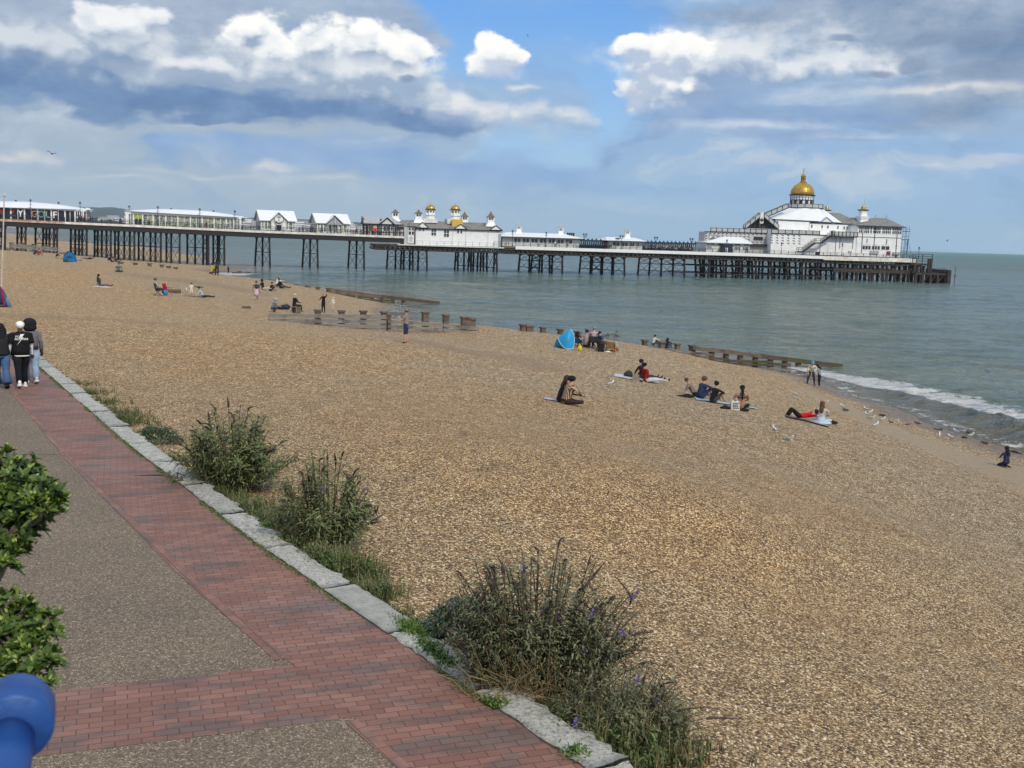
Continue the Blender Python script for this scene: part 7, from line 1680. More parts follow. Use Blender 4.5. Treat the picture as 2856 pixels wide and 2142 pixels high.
for lab, px, py, face, kind, kw in BP:
    kw = dict(kw); g_ = GP(px, py); g_.z = max(g_.z, 0.0) - .01; ex = []
    kw.pop('flipface', None)
    if kw.pop('extra', None): ex = [skirt((.60, .42, .46), -.50, .22), backpack((.05, .055, .075))]
    if kw['top'] == 'bikini': ex = [bik]
    if kw.get('skin') == 'tan': kw['skin'] = SKINM
    if 'pale blue skirt' in lab: ex = [skirt((.42, .52, .66), -.10, .42)]
    person(lab, g_, face, kind, extras=ex, **kw)
# ================================================================== things on the beach
def towel(px, py, w, l, yaw, col, label, name='towel'):
    g_ = GP(px, py); m_ = MB(); n = 10; rg = random.Random(px)
    ca, sa = math.cos(yaw), math.sin(yaw); vs = []
    for i in range(n + 1):
        for j in range(n + 1):
            x = (i / n - .5) * w; y = (j / n - .5) * l; X, Y = x * ca - y * sa, x * sa + y * ca
            vs.append((x, y, gz(g_.x + X, g_.y + Y) - g_.z + .03 + rg.random() * .02))
    top = len(vs); vs += [(v[0], v[1], v[2] - .015) for v in vs]
    f = [(i * (n + 1) + j, (i + 1) * (n + 1) + j, (i + 1) * (n + 1) + j + 1, i * (n + 1) + j + 1) for i in range(n) for j in range(n)]
    m_.add(vs, f + [tuple(top + a for a in q[::-1]) for q in f]); o = m_.build(name, cloth(col), loc=g_, rz=yaw, smooth=True); tag(o, label, name.replace('_', ' '))
towel(1545, 1117, .7, .7, 0, (.38, .43, .52), 'small pale blue towel under the striped and long haired pair')
towel(1775, 1057, 2.2, 1.5, -.1, (.48, .49, .53), 'long white patterned towel under the couple in red and black')
towel(2000, 1123, 1.9, 1.2, -.1, (.31, .43, .50), 'pale blue towel under the three sitters on the right')
towel(2082, 1136, .9, .9, -.2, (.40, .58, .56), 'mint green towel beside the bikini sitter')
towel(2250, 1176, 1.7, .9, -.1, (.035, .04, .07), 'navy mat under the lying and sitting pair')
towel(284, 801, 1.3, 1.2, -.05, (.62, .60, .56), 'white towel under the green top')
towel(2265, 1179, 1.0, .25, -.1, (.40, .34, .24), 'tan strap bag laid flat beside the pale blue skirt', 'flat_bag')
def blob(name, px, py, r, col, label, cat, dz_=0, spec=None, yaw=0.0):
    g_ = GP(px, py); m_ = MB(); rg = random.Random(px * 7)
    m_.ell((0, 0, r[2] * .8), r, 14, 10)
    m_.v = [(x * (1 + .12 * math.sin(9 * z + x * 11)), y * (1 + .12 * math.cos(7 * x)), max(z, -.01) * (1 + .1 * math.sin(8 * x + 5 * y))) for x, y, z in m_.v]
    m_.mi = 1; hz = r[2] * 1.7
    m_.tube([(-r[0] * .4, 0, hz * .9), (-r[0] * .25, 0, hz * 1.25), (r[0] * .25, 0, hz * 1.25), (r[0] * .4, 0, hz * .9)], .012, 5)
    o = m_.build(name, [cloth(col), cloth(tuple(c * .6 for c in col))], loc=g_ + Vector((0, 0, dz_)), rz=yaw, smooth=True); tag(o, label, cat); return o
def box_bag(name, px, py, w, d, h, col, label, cat, yaw=0, marks=None):
    g_ = GP(px, py); m_ = MB(); k = .88
    m_.hexa([(-w / 2, -d / 2, -.02), (w / 2, -d / 2, -.02), (w / 2, d / 2, -.02), (-w / 2, d / 2, -.02), (-w / 2 * k, -d / 2 * .6, h), (w / 2 * k, -d / 2 * .7, h * .97), (w / 2 * k, d / 2 * .6, h), (-w / 2 * k, d / 2 * .6, h * .96)])
    m_.tube([(-w * .2, 0, h * .95), (-w * .15, 0, h * 1.2), (w * .15, 0, h * 1.2), (w * .2, 0, h * .95)], .012, 5)
    if marks:
        for i in range(4):
            z = h * (.75 - .18 * i); y = -d / 2 * (1 - .35 * z / h) - .004; x = -w * .3
            while x < w * .28: q = .03 + .02 * ((i * 7 + int(x * 90)) % 3); m_.box(x, x + q, y - .002, y + .004, z - .025, z + .02, 1); x += q + .022
    o = m_.build(name, [cloth(col), cloth(marks or col)], loc=g_, rz=yaw); tag(o, label, cat); return o
blob('rucksack', 1752, 1052, (.26, .2, .17), (.03, .035, .035), 'dark round rucksack on the left of the long white towel', 'bag')
box_bag('tote_bag', 1773, 1062, .36, .2, .30, (.24, .22, .17), 'beige tote bag standing between the rucksack and the red top', 'bag', -.2)
box_bag('tote_bag', 2049, 1143, .36, .18, .36, (.55, .55, .55), 'white tote bag with black lettering beside the bikini sitter', 'bag', .1, (.03, .03, .03))
blob('clothes_heap', 1915, 1108, (.42, .2, .07), BLK, 'flat black heap of clothes left of the navy t-shirt', 'clothes')
blob('clothes_heap', 2022, 1140, (.24, .16, .06), BLK, 'black heap of clothes left of the white tote bag', 'clothes')
blob('clothes_heap', 2075, 1147, (.20, .14, .06), BLK, 'black heap of clothes right of the white tote bag', 'clothes')
blob('dark_bag', 2318, 1182, (.36, .15, .07), BLK, 'black bag lying right of the pale blue skirt', 'bag')
blob('dark_bag', 785, 863, (.40, .3, .16), (.02, .025, .035), 'left one of two dark bags behind the groyne', 'bag'); blob('dark_bag', 796, 863, (.42, .3, .22), (.03, .04, .07), 'right hand taller one of two dark bags behind the groyne', 'bag')
blob('blue_bag', 459, 824, (.26, .2, .24), (.05, .20, .48), 'bright blue round bag between the two camp chairs', 'bag'); blob('plastic_bag', 451, 824, (.2, .15, .10), (.6, .6, .62), 'crumpled white bag left of the bright blue bag', 'bag')
box_bag('rucksack', 1676, 981, .36, .3, .50, (.014, .015, .018), 'upright black rucksack in front of the tent party', 'bag')
blob('yellow_ball_bag', 1617, 979, (.12, .10, .20), (.65, .52, .04), 'small yellow cover leaning by the blue chair', 'cover')
blob('white_cloth', 1694, 983, (.18, .12, .05), (.72, .72, .70), 'small crumpled white cloth right of the black rucksack', 'cloth'); blob('orange_toys', 1709, 980, (.24, .12, .06), (.55, .20, .05), 'orange toys lying beside the brown chair', 'toys')
b_ = MB(); b_.ell((0, 0, .11), (.12, .12, .12), 12, 8); tag(b_.build('ball', cloth((.28, .15, .11)), loc=GP(1721, 978), smooth=True), 'small reddish ball right of the brown chair', 'ball')
def folding_chair(px, py, face, fab, label, w=.5, sh=.38, bh=.8, off=(0, 0)):
    g_ = GP(px, py) + Vector((off[0], off[1], 0)); r = thing('folding_chair', label, 'chair', g_, math.radians(face)); h = w / 2
    m_ = MB(); m_.hexa([(-h, -.02, sh - .02), (h, -.02, sh - .02), (h, .42, sh + .01), (-h, .42, sh + .01), (-h, -.02, sh), (h, -.02, sh), (h, .42, sh + .03), (-h, .42, sh + .03)]); m_.build('seat', cloth(fab), r)
    m_ = MB(); m_.hexa([(-h, -.04, sh), (h, -.04, sh), (h, -.01, sh), (-h, -.01, sh), (-h, -.20, bh), (h, -.20, bh), (h, -.17, bh), (-h, -.17, bh)]); m_.build('backrest', cloth(fab), r)
    for sx in (-1, 1):
        m_ = MB(); m_.tube([(sx * h, -.22, -.03), (sx * h, .40, sh + .18)], .014, 5); m_.tube([(sx * h, .42, -.03), (sx * h, -.06, sh), (sx * h, -.20, bh)], .014, 5); m_.build('leg_frame', M_IRON, r)
        m_ = MB(); m_.box(sx * h - .03, sx * h + .03, -.1, .40, sh + .19, sh + .21); m_.build('armrest', cloth(BLK), r)
    return r
folding_chair(463, 823, -100, (.36, .008, .03), 'empty red folding chair right of the elderly sitter', .55, .42, .95); folding_chair(437, 824, -65, BLK, 'black camp chair under the sitter in the grey hat', .6, .40, .95)
folding_chair(1611, 968, -25, (.015, .12, .30), 'blue beach chair with the child in it, beside the tent', .44, .25, .56); folding_chair(1655, 974, -15, (.05, .055, .06), 'grey folding chair under the plaid shirt', .55, .42, .82)
folding_chair(1674, 976, -60, (.10, .11, .13), 'small dark folding chair under the cap wearer', .45, .36, .66); folding_chair(1702, 981, -10, (.30, .19, .08), 'empty brown canvas chair, rightmost of the tent party', .52, .22, .62)
bn = thing('low_bench', 'low wooden bench under the pale haired person above the groyne', 'bench', GP(821, 873), math.radians(-50))
m_ = MB(); m_.box(-.45, .45, -.05, .35, .40, .45); m_.build('seat', M_POST, bn)
for sx in (-.38, .38): m_ = MB(); m_.box(sx - .05, sx + .05, 0, .3, -.05, .4); m_.build('leg', M_POST, bn)
# pop-up tents
def tent_big():
    g_ = GP(1574, 971); r = thing('popup_tent', 'bright blue pointed pop-up beach tent beside the seated party', 'tent', g_, -.25)
    M = simple('blue_nylon', (0.008, 0.27, 0.55), .5, var=.12, scale=2, spec=.4); M2 = simple('blue_nylon_side', (.006, .20, .42), .5, var=.12, scale=2); E_ = cloth((.55, .7, .8))
    apex = Vector((.34, .05, 1.20)); n = 16; k = 10
    def bez(P, m): 
        out = []
        for i in range(m + 1):
            t = i / m; Q = [Vector(p) for p in P]
            while len(Q) > 1: Q = [Q[a].lerp(Q[a + 1], t) for a in range(len(Q) - 1)]
            out.append(Q[0])
        return out
    seam = bez([(-.40, -.10, .66), (-.22, -.42, .30), (.02, -.52, -.04), (.36, -.48, -.05), (.60, -.22, .05)], n)
    top = bez([(-.40, -.10, .66), (-.12, .0, .92), apex], k); right = bez([(.60, -.22, .05), (.70, -.05, .55), (.56, .02, .95), apex], k)
    m_ = MB(); vs = []
    for i in range(n + 1):
        u = i / n
        for j in range(k + 1):
            v = j / k; a = top[j]; c = right[j]; e = seam[i]; cor = Vector(seam[0]).lerp(seam[n], u)
            q = e.lerp(apex, v) + (a.lerp(c, u) - seam[0].lerp(apex, v).lerp(seam[n].lerp(apex, v), u)); q += Vector((0, -.20, .0)) * math.sin(PI * u) * math.sin(PI * v); vs.append(q)
    f = [(i * (k + 1) + j, (i + 1) * (k + 1) + j, (i + 1) * (k + 1) + j + 1, i * (k + 1) + j + 1) for i in range(n) for j in range(k)]
    m_.add(vs + [v + Vector((0, .02, 0)) for v in vs], f + [tuple(len(vs) + a for a in q[::-1]) for q in f]); m_.build('tent_canopy', M, r, smooth=True)
    low = bez([(-.40, -.10, .66), (-.58, -.05, .40), (-.68, .0, -.04)], 8); m_ = MB(); vs = []
    for i in range(n + 1):
        for j in range(9): vs.append(low[j].lerp(seam[int(i)], 0) if False else seam[i].lerp(Vector((low[8].x + (seam[i].x - low[0].x) * .9, low[8].y - .1 * i / n, -.04)), j / 8) + (low[j] - low[0].lerp(low[8], j / 8)) * (1 - i / n))
    f = [(i * 9 + j, (i + 1) * 9 + j, (i + 1) * 9 + j + 1, i * 9 + j + 1) for i in range(n) for j in range(8)]
    m_.add(vs + [v + Vector((0, .02, 0)) for v in vs], f + [tuple(len(vs) + a for a in q[::-1]) for q in f]); m_.build('tent_side', M2, r, smooth=True)
    bk = bez([(-.68, .0, -.04), (-.3, .9, .2), (.5, .8, .2), (.60, -.22, .0)], n); m_ = MB(); vs = []
    for i in range(n + 1):
        for j in range(k + 1): v = j / k; q = bk[i].lerp(apex, v) + Vector((0, .18, .12)) * math.sin(PI * v) * math.sin(PI * i / n); vs.append(q)
    f = [(i * (k + 1) + j, i * (k + 1) + j + 1, (i + 1) * (k + 1) + j + 1, (i + 1) * (k + 1) + j) for i in range(n) for j in range(k)]
    m_.add(vs, f); m_.build('tent_back', M2, r, smooth=True)
    m_ = MB(); m_.tube([q + Vector((0, -.012, 0)) for q in seam], .016, 5); m_.tube(right, .016, 5); m_.build('tent_piping', E_, r)
tent_big()
def tent_far():
    g_ = GP(197, 731); r = thing('beach_shelter', 'rounded light blue beach tent on the far shingle', 'tent', g_, 0); M = simple('sky_blue_nylon', (.03, .24, .56), .5, var=.12, scale=2)
    m_ = MB(); W_, H_, D_ = .78, 1.28, .9; n = 14; k = 6; vs = []
    for j in range(k + 1):
        u = j / k; s = math.cos(u * PI / 2 * .95)
        for i in range(n + 1): a = PI * i / n; vs.append((W_ * math.cos(a) * (s * .4 + .6), -.3 + u * D_, max(-.02, H_ * math.sin(a) ** .85 * s)))
    m_.add(vs, [(j * (n + 1) + i, j * (n + 1) + i + 1, (j + 1) * (n + 1) + i + 1, (j + 1) * (n + 1) + i) for j in range(k) for i in range(n)]); m_.build('tent_canopy', M, r, smooth=True)
    m_ = MB(); v = [(W_ * .9 * math.cos(PI * i / n), -.27, max(-.02, H_ * .93 * math.sin(PI * i / n) ** .85)) for i in range(n + 1)]; m_.add(v, [tuple(range(n + 1))[::-1], tuple(range(n + 1))]); m_.build('tent_front', simple('sky_blue_dark', (.02, .15, .38), .5), r)
    m_ = MB(); m_.box(-.3, .3, -.33, -.29, .55, .7); m_.build('mesh_window', cloth((.02, .08, .2)), r)
tent_far()
box_bag('cool_box', 183, 731, .45, .3, .30, (.05, .06, .06), 'dark box at the left foot of the far blue tent', 'box')
# bicycle lying on the crest
bi = thing('bicycle', 'black bicycle lying on its side on the beach crest', 'bicycle', GP(1706, 942) + Vector((0, .05, .06)), .05)
def wheel(x): 
    m_ = MB(); 
    pts = [(x + .33 * math.cos(a), .42 * math.sin(a) , .10 + .06 * math.sin(a)) for a in np.linspace(0, 2 * PI, 19)]; m_.tube(pts, .024, 6, cap=False)
    for k in range(9): a = PI * k / 9; m_.tube([(x + .31 * math.cos(a), .40 * math.sin(a), .10 + .06 * math.sin(a)), (x - .31 * math.cos(a), -.40 * math.sin(a), .10 - .06 * math.sin(a))], .004, 3)
    m_.build('wheel', M_IRON, bi)
wheel(-.62); wheel(.50)
m_ = MB(); p = {'r': (-.62, 0, .13), 'bb': (-.18, .05, .15), 's': (-.30, .45, .25), 'h': (.30, .45, .30), 'f': (.50, 0, .13)}
for a, c in (('r', 'bb'), ('r', 's'), ('bb', 's'), ('bb', 'h'), ('s', 'h'), ('h', 'f')): m_.tube([p[a], p[c]], .022, 6)
m_.build('frame', M_IRON, bi)
m_ = MB(); m_.tube([(.30, .45, .30), (.42, .50, .36), (.55, .3, .62), (.60, .28, .66)], .018, 6); m_.tube([(.42, .5, .36), (.62, .0, -.02)], .018, 6); m_.tube([(.56, .1, .36), (.50, .1, .64)], .022, 6); m_.build('handlebar', M_IRON, bi)
m_ = MB(); m_.ell((-.34, .56, .28), (.13, .07, .04), 8, 6); m_.build('saddle', M_IRON, bi)
# flagpole and folded parasols at the left edge
fb_ = GP(2, 850); pole = MB(); hgt = at(12, 545, 0); dd = fb_.y; zt = ZC + ray(12, 545).z / ray(12, 545).y * dd; xt = ray(12, 545).x / ray(12, 545).y * dd
pole.tube([(0, 0, -.3), ((xt - fb_.x), 0, zt - fb_.z)], [.05, .035], 8); pole.ell(((xt - fb_.x), 0, zt - fb_.z), (.09, .09, .09), 8, 6)
tag(pole.build('flagpole', simple('pale_pole', (.50, .47, .42), .6), loc=fb_), 'thin pale pole rising from the beach at the left edge', 'flagpole')
fr = thing('windbreak_bundle', 'bundle of folded blue and red windbreaks propped on a cart at the left edge', 'windbreaks', GP(2, 856), -.2)
for k, (x, lean_, col) in enumerate(((-.05, .22, (.03, .05, .13)), (.12, .30, (.30, .02, .05)), (.28, .36, (.05, .09, .20)), (-.2, .18, (.02, .02, .05)), (.40, .42, (.14, .20, .34)))):
    m_ = MB(); hh = 1.75 - .18 * k if k != 3 else 1.7
    n = 9
    for i in range(5): a = 2 * PI * i / 5; m_.tube([(x + lean_ * .9 + .09 * math.cos(a), .1 * math.sin(a), 0), (x + lean_ * .5 + .08 * math.cos(a), .08 * math.sin(a), hh * .5), (x - .05 + .02 * math.cos(a), .02 * math.sin(a), hh)], [.09, .075, .02], 6)
    m_.build('folded_cloth', cloth(col), fr, smooth=True)
m_ = MB(); m_.box(-.6, .45, -.25, .25, .10, .18); m_.box(.42, .62, -.15, .15, .2, .5); m_.build('cart', cloth((.12, .13, .16)), fr); fr.scale = (.72,) * 3
# ================================================================== gulls
M_GW = simple('gull_white', (.72, .72, .70), .7, var=.06); M_GG = simple('gull_grey', (.28, .30, .33), .7, var=.1); M_GB = simple('gull_dark', (.05, .045, .04), .7); M_GY = simple('gull_beak', (.55, .35, .04), .5)
ORDS_ = 'first second third fourth fifth sixth seventh eighth ninth tenth eleventh twelfth thirteenth fourteenth'.split()
def gull_mesh(body, wing):
    m_ = MB(); m_.ell((0, 0, .20), (.075, .19, .085), 12, 8, 0, rot=Matrix.Rotation(.28, 3, 'X')); m_.tube([(0, .12, .25), (0, .17, .33), (0, .19, .37)], [.055, .038, .04], 8, mi=0); m_.ell((0, .20, .385), (.042, .055, .042), 8, 6, 0)
    m_.tube([(0, .245, .38), (0, .31, .365)], [.014, .005], 5, mi=3); m_.hexa([(-.03, -.14, .15), (.03, -.14, .15), (.045, -.30, .13), (-.045, -.30, .13), (-.03, -.14, .18), (.03, -.14, .18), (.045, -.30, .14), (-.045, -.30, .14)], 0)
    for s in (-1, 1): m_.ell((s * .062, -.04, .215), (.022, .20, .062), 8, 6, 1, rot=Matrix.Rotation(.20, 3, 'X')); m_.ell((s * .04, -.24, .175), (.014, .09, .02), 6, 4, 2); m_.tube([(s * .03, .02, .13), (s * .03, .03, -.02)], .008, 4, mi=3)
    me = m_.build('gull', [body, wing, M_GB, M_GY], smooth=True); return me
gA = gull_mesh(M_GW, M_GG); gB = gull_mesh(simple('young_gull', (.30, .26, .22), .8, var=.4, scale=30), simple('young_gull_wing', (.16, .13, .11), .8, var=.4, scale=30))
GU = [(1701, 1081, -70, 0, 1.15, 'white gull standing left of the couple in red and black', 0), (2200, 1240, -150, 0, 1.2, 'large pale gull walking below the lying person in red', 0), (2222, 1107, 30, 0, .9, 'white gull standing between the surf couple and the lying pair', 0), (2304, 1127, -90, 0, .8, 'white gull just above the head of the grey t-shirt sitter', 0),
      (2350, 1141, 40, 0, 1, 'white gull with brown scrap beside it on the sand strip', 0), (2357, 1149, 60, 1, 1, 'brown young gull touching the white one on the sand strip', 0), (2441, 1196, -60, 0, 1.2, 'gull stooping lowest on the sand strip, right of the pale blue skirt', 0), (2702, 1215, 200, 1, 1.25, 'dark young gull standing at the edge of the wet shingle', 0), (2706, 1223, -90, 0, 1.1, 'pale gull right below the dark young gull', 0),
      (2160, 1207, 20, 0, .9, 'small white gull left of the large pale gull', 0), (520, 814, 30, 0, 1.2, 'white gull on the shingle left of the white child', 0), (436, 738, 0, 0, 1, 'white gull between the half-buried posts by the pier', 0), (994, 832, 20, 1, 1.7, 'dark and white bird on the boards of the middle groyne', 0),
      (33, 703, 30, 0, 1.1, None, 1), (43, 695, 60, 0, 1.1, None, 1), (52, 697, -40, 0, 1.1, None, 1), (80, 703, 90, 0, 1.1, None, 1)] + \
     [(x, y, a, k, 1.05, None, 2) for x, y, a, k in ((2415, 1148, 40, 0), (2427, 1158, -60, 0), (2420, 1164, 90, 0), (2431, 1174, -120, 0), (2461, 1178, -70, 0), (2483, 1184, 20, 1), (2505, 1185, 150, 0), (2534, 1191, -80, 1), (2556, 1186, 60, 1), (2620, 1221, -20, 0), (2652, 1228, 40, 0), (2667, 1211, 90, 0), (2610, 1204, 70, 1), (2742, 1240, 60, 1))]
GUC = {}
GU.sort(key=lambda q: q[0])
for x, y, a, k, sc_, lab, grp in GU:
    GUC[grp] = GUC.get(grp, 0) + 1; gn = ORDS_[GUC[grp] - 1]
    o = (gB if k else gA).copy(); C.objects.link(o); g_ = GP(x, y); g_.z = max(g_.z, 0); o.location = g_ + Vector((0, 0, .01)); o.rotation_euler = (0, 0, math.radians(a)); o.scale = (sc_ * .68,) * 3
    if grp == 1: tag(o, f'tiny white gull on the far shingle left of the red wrap, {gn} from the left', 'gull', 'gulls on the far shingle')
    elif grp == 2: tag(o, (f'brown young gull, {gn} bird from the left in the flock by the waterline' if k else f'white gull, {gn} bird from the left in the flock by the waterline'), 'gull', 'flock of gulls by the waterline')
    else: tag(o, lab, 'gull')
bpy.data.objects.remove(gA); bpy.data.objects.remove(gB)
def flying(px, py, D, s, label, roll=.2):
    r = ray(px, py); p = r * (D / r.y); p.z += ZC; m_ = MB(); m_.ell((0, 0, 0), (.07, .22, .07), 8, 6)
    for q in (-1, 1): m_.add([(0, .08, .02), (q * .35, .10, .20), (q * .72, -.10, .08), (q * .34, -.06, .16), (0, -.08, .02), (0, .08, 0), (q * .35, .10, .18), (q * .72, -.10, .065), (q * .34, -.06, .14), (0, -.08, 0)], [(0, 1, 3, 4), (1, 2, 3), (9, 8, 6, 5), (8, 7, 6)])
    o = m_.build('flying_gull', M_GB, loc=p, smooth=False); o.scale = (s,) * 3; o.rotation_euler = (.1, roll, .9); tag(o, label, 'gull')
flying(145, 429, 110, 1.0, 'dark gull flying below the grey cloud on the left'); flying(1472, 100, 160, .6, 'tiny dark bird high in the blue gap of the sky', .4); flying(2642, 672, 170, .7, 'small gull flying just above the sea horizon on the right', -.4)
# seaweed clumps along the tide line
M_WEED = simple('seaweed', (.045, .032, .022), .6, var=.5, scale=12)
for i, (x, y, w) in enumerate(((2357, 1146, .3), (2460, 1160, .5), (2560, 1182, .3), (2620, 1200, .35), (2690, 1222, .3), (2745, 1237, .45), (2830, 1262, .6))):
    g_ = GP(x, y); rg = random.Random(i); m_ = MB()
    w *= .6
    for k in range(22): a = rg.uniform(0, 2 * PI); l = rg.uniform(.3, 1) * w; p0 = Vector((rg.uniform(-.3, .3) * w, rg.uniform(-.3, .3) * w, .01)); m_.tube([p0, p0 + Vector((math.cos(a) * l * .5, math.sin(a) * l * .5, rg.uniform(.02, .09))), p0 + Vector((math.cos(a + .5) * l, math.sin(a + .5) * l, .0))], [.022, .02, .008], 4)
    tag(m_.build('seaweed', M_WEED, loc=g_), f'dark clump of seaweed on the tide line, {ORDS_[i]} from the left', 'seaweed', 'seaweed clumps along the tide line')
# ================================================================== people on the pier
pr_ = random.Random(21)
CN = {BLK: 'black', NVY: 'navy', WHT: 'white', (.3, .04, .05): 'red', GRY: 'grey', (.10, .14, .2): 'slate blue', (.5, .42, .3): 'tan', (.35, .2, .25): 'pink', DGY: 'dark grey', (.4, .03, .03): 'bright red'}
ORDS = 'first second third fourth fifth sixth seventh eighth ninth tenth eleventh twelfth thirteenth fourteenth fifteenth sixteenth seventeenth eighteenth nineteenth twentieth'.split(); ORDS += ['twenty-' + o for o in ORDS[:9]] + ['thirtieth'] + ['thirty-' + o for o in ORDS[:9]] + ['fortieth'] + ['forty-' + o for o in ORDS[:9]]
PCNT = {}
def pier_person(px, py_feet, d, kind, top, legs, label, group):
    k_ = PCNT.get(group, 0); PCNT[group] = k_ + 1; label = label.replace('%c', CN.get(top, 'dark')).replace('%n', ORDS[k_])
    q = PW(px, py_feet, d); w = PWorld(q.x, d, q.z)
    person(label, w, pr_.uniform(0, 360), kind, top, legs, [SKIN, SKINM, SKIND][pr_.randrange(3)], ((BLK, (.12, .07, .04), (.3, .22, .12))[pr_.randrange(3)], 'short'), group=group, size=pr_.uniform(.92, 1.05))
TOPS = [BLK, NVY, WHT, (.3, .04, .05), GRY, (.10, .14, .2), (.5, .42, .3), (.35, .2, .25), DGY]
def dzf(x): return dz(x) - .4
for x in (216, 222, 228, 235, 247, 253, 258, 266, 271, 336, 340, 403, 416, 576, 675, 845, 866, 872, 897, 994, 1006, 1104): pier_person(x, dzf(x), 2.0 if x < 1100 else 1.0, 'stand', TOPS[pr_.randrange(9)], [BLK, DEN, DGY][pr_.randrange(3)], 'small figure in %c standing on the landward pier deck, %n from the left', 'people along the landward pier deck')
for x in (1548, 1553, 1583, 1692, 1700, 1704): pier_person(x, 686.6 + (x - 1438) * .0302, 2.0, 'stand', (.4, .03, .03) if x in (1553, 1692) else TOPS[pr_.randrange(9)], BLK, 'small figure in %c standing near the pier arcades, %n from the left', 'people by the pier arcades')
for k in range(46):
    x = 1800 + k * 3.1 + pr_.uniform(-1.2, 1.2) if k < 44 else 2040 + k; pier_person(x, 686.6 + (x - 1438) * .0302, pr_.choice([2.0, 3.5, 5.0]), pr_.choice(['chair', 'chair', 'stand']), TOPS[pr_.randrange(9)], [BLK, DEN, DGY][pr_.randrange(3)], 'small figure in %c among the diners by the long shelter, %n from the left', 'diners by the long iron shelter')
# ================================================================== plants
def leaf_mat(name, a, c, rough=.55, trans=0.0):
    M, t, b = mat(name); r = t.new('ShaderNodeNewGeometry').outputs['Random Per Island']
    n = t.noise(t.obj(), 5.0, 3)
    col = t.ramp(t.math('ADD', t.math('MULTIPLY', r, .7), t.math('MULTIPLY', n, .35)), [(0.1, a), (0.55, tuple((x + y) / 2 for x, y in zip(a, c))), (0.95, c)])
    t.put(b.inputs['Base Color'], col); b.inputs['Roughness'].default_value = rough; b.inputs['Specular IOR Level'].default_value = .35
    return M
M_BUD = leaf_mat('buddleia_leaf', (.036, .058, .018), (.185, .215, .080)); M_BUD2 = leaf_mat('buddleia_grey_leaf', (.036, .048, .022), (.215, .225, .120)); M_SAGE = leaf_mat('sage_leaf', (.032, .060, .030), (.11, .16, .085))
M_GRASS = leaf_mat('weed_grass', (.032, .050, .014), (.145, .155, .06)); M_DRY = leaf_mat('dry_stalk', (.14, .10, .05), (.34, .27, .15)); M_STEM = simple('bush_stem', (.10, .075, .045), .8)
M_SPK = leaf_mat('flower_spike', (.020, .012, .012), (.065, .035, .035)); M_PUR = leaf_mat('purple_flower', (.12, .07, .26), (.28, .19, .48)); M_LAV = leaf_mat('lavender_flower', (.10, .09, .20), (.22, .20, .36))
M_PIT = leaf_mat('glossy_leaf', (.018, .044, .008), (.105, .165, .028), .5); M_PIT2 = leaf_mat('young_leaf', (.12, .20, .02), (.30, .36, .08), .35); M_BARK = simple('grey_bark', (.16, .13, .10), .85, var=.3, scale=12, bump=.01)
def leaf(V, F, p, d, up, l, w, droop=.25):
    """lanceolate leaf: 8 vertices, folded along its midrib"""
    d = d.normalized(); s = d.cross(up)
    if s.length < 1e-4: s = Vector((1, 0, 0))
    s.normalize(); n = s.cross(d); o = len(V); a = p; m1 = p + d * l * .35 + n * (l * .05); m2 = p + d * l * .7 - Vector((0, 0, droop * l * .3)); e = p + d * l - Vector((0, 0, droop * l))
    V += [a, m1 - s * w * .5 + n * w * .12, m1 - n * 0, m1 + s * w * .5 + n * w * .12, m2 - s * w * .38 + n * w * .1, m2, m2 + s * w * .38 + n * w * .1, e]
    F += [(o, o + 1, o + 2), (o, o + 2, o + 3), (o + 1, o + 4, o + 5, o + 2), (o + 2, o + 5, o + 6, o + 3), (o + 4, o + 7, o + 5), (o + 5, o + 7, o + 6)]
def mesh_from(name, V, F, mats, parent=None, loc=None):
    m_ = MB(); m_.v = [tuple(v) for v in V]; m_.f = F; m_.m = [0] * len(F); return m_.build(name, mats, parent, loc)
def rv(rg, s=1): return Vector((rg.gauss(0, s), rg.gauss(0, s), rg.gauss(0, s)))
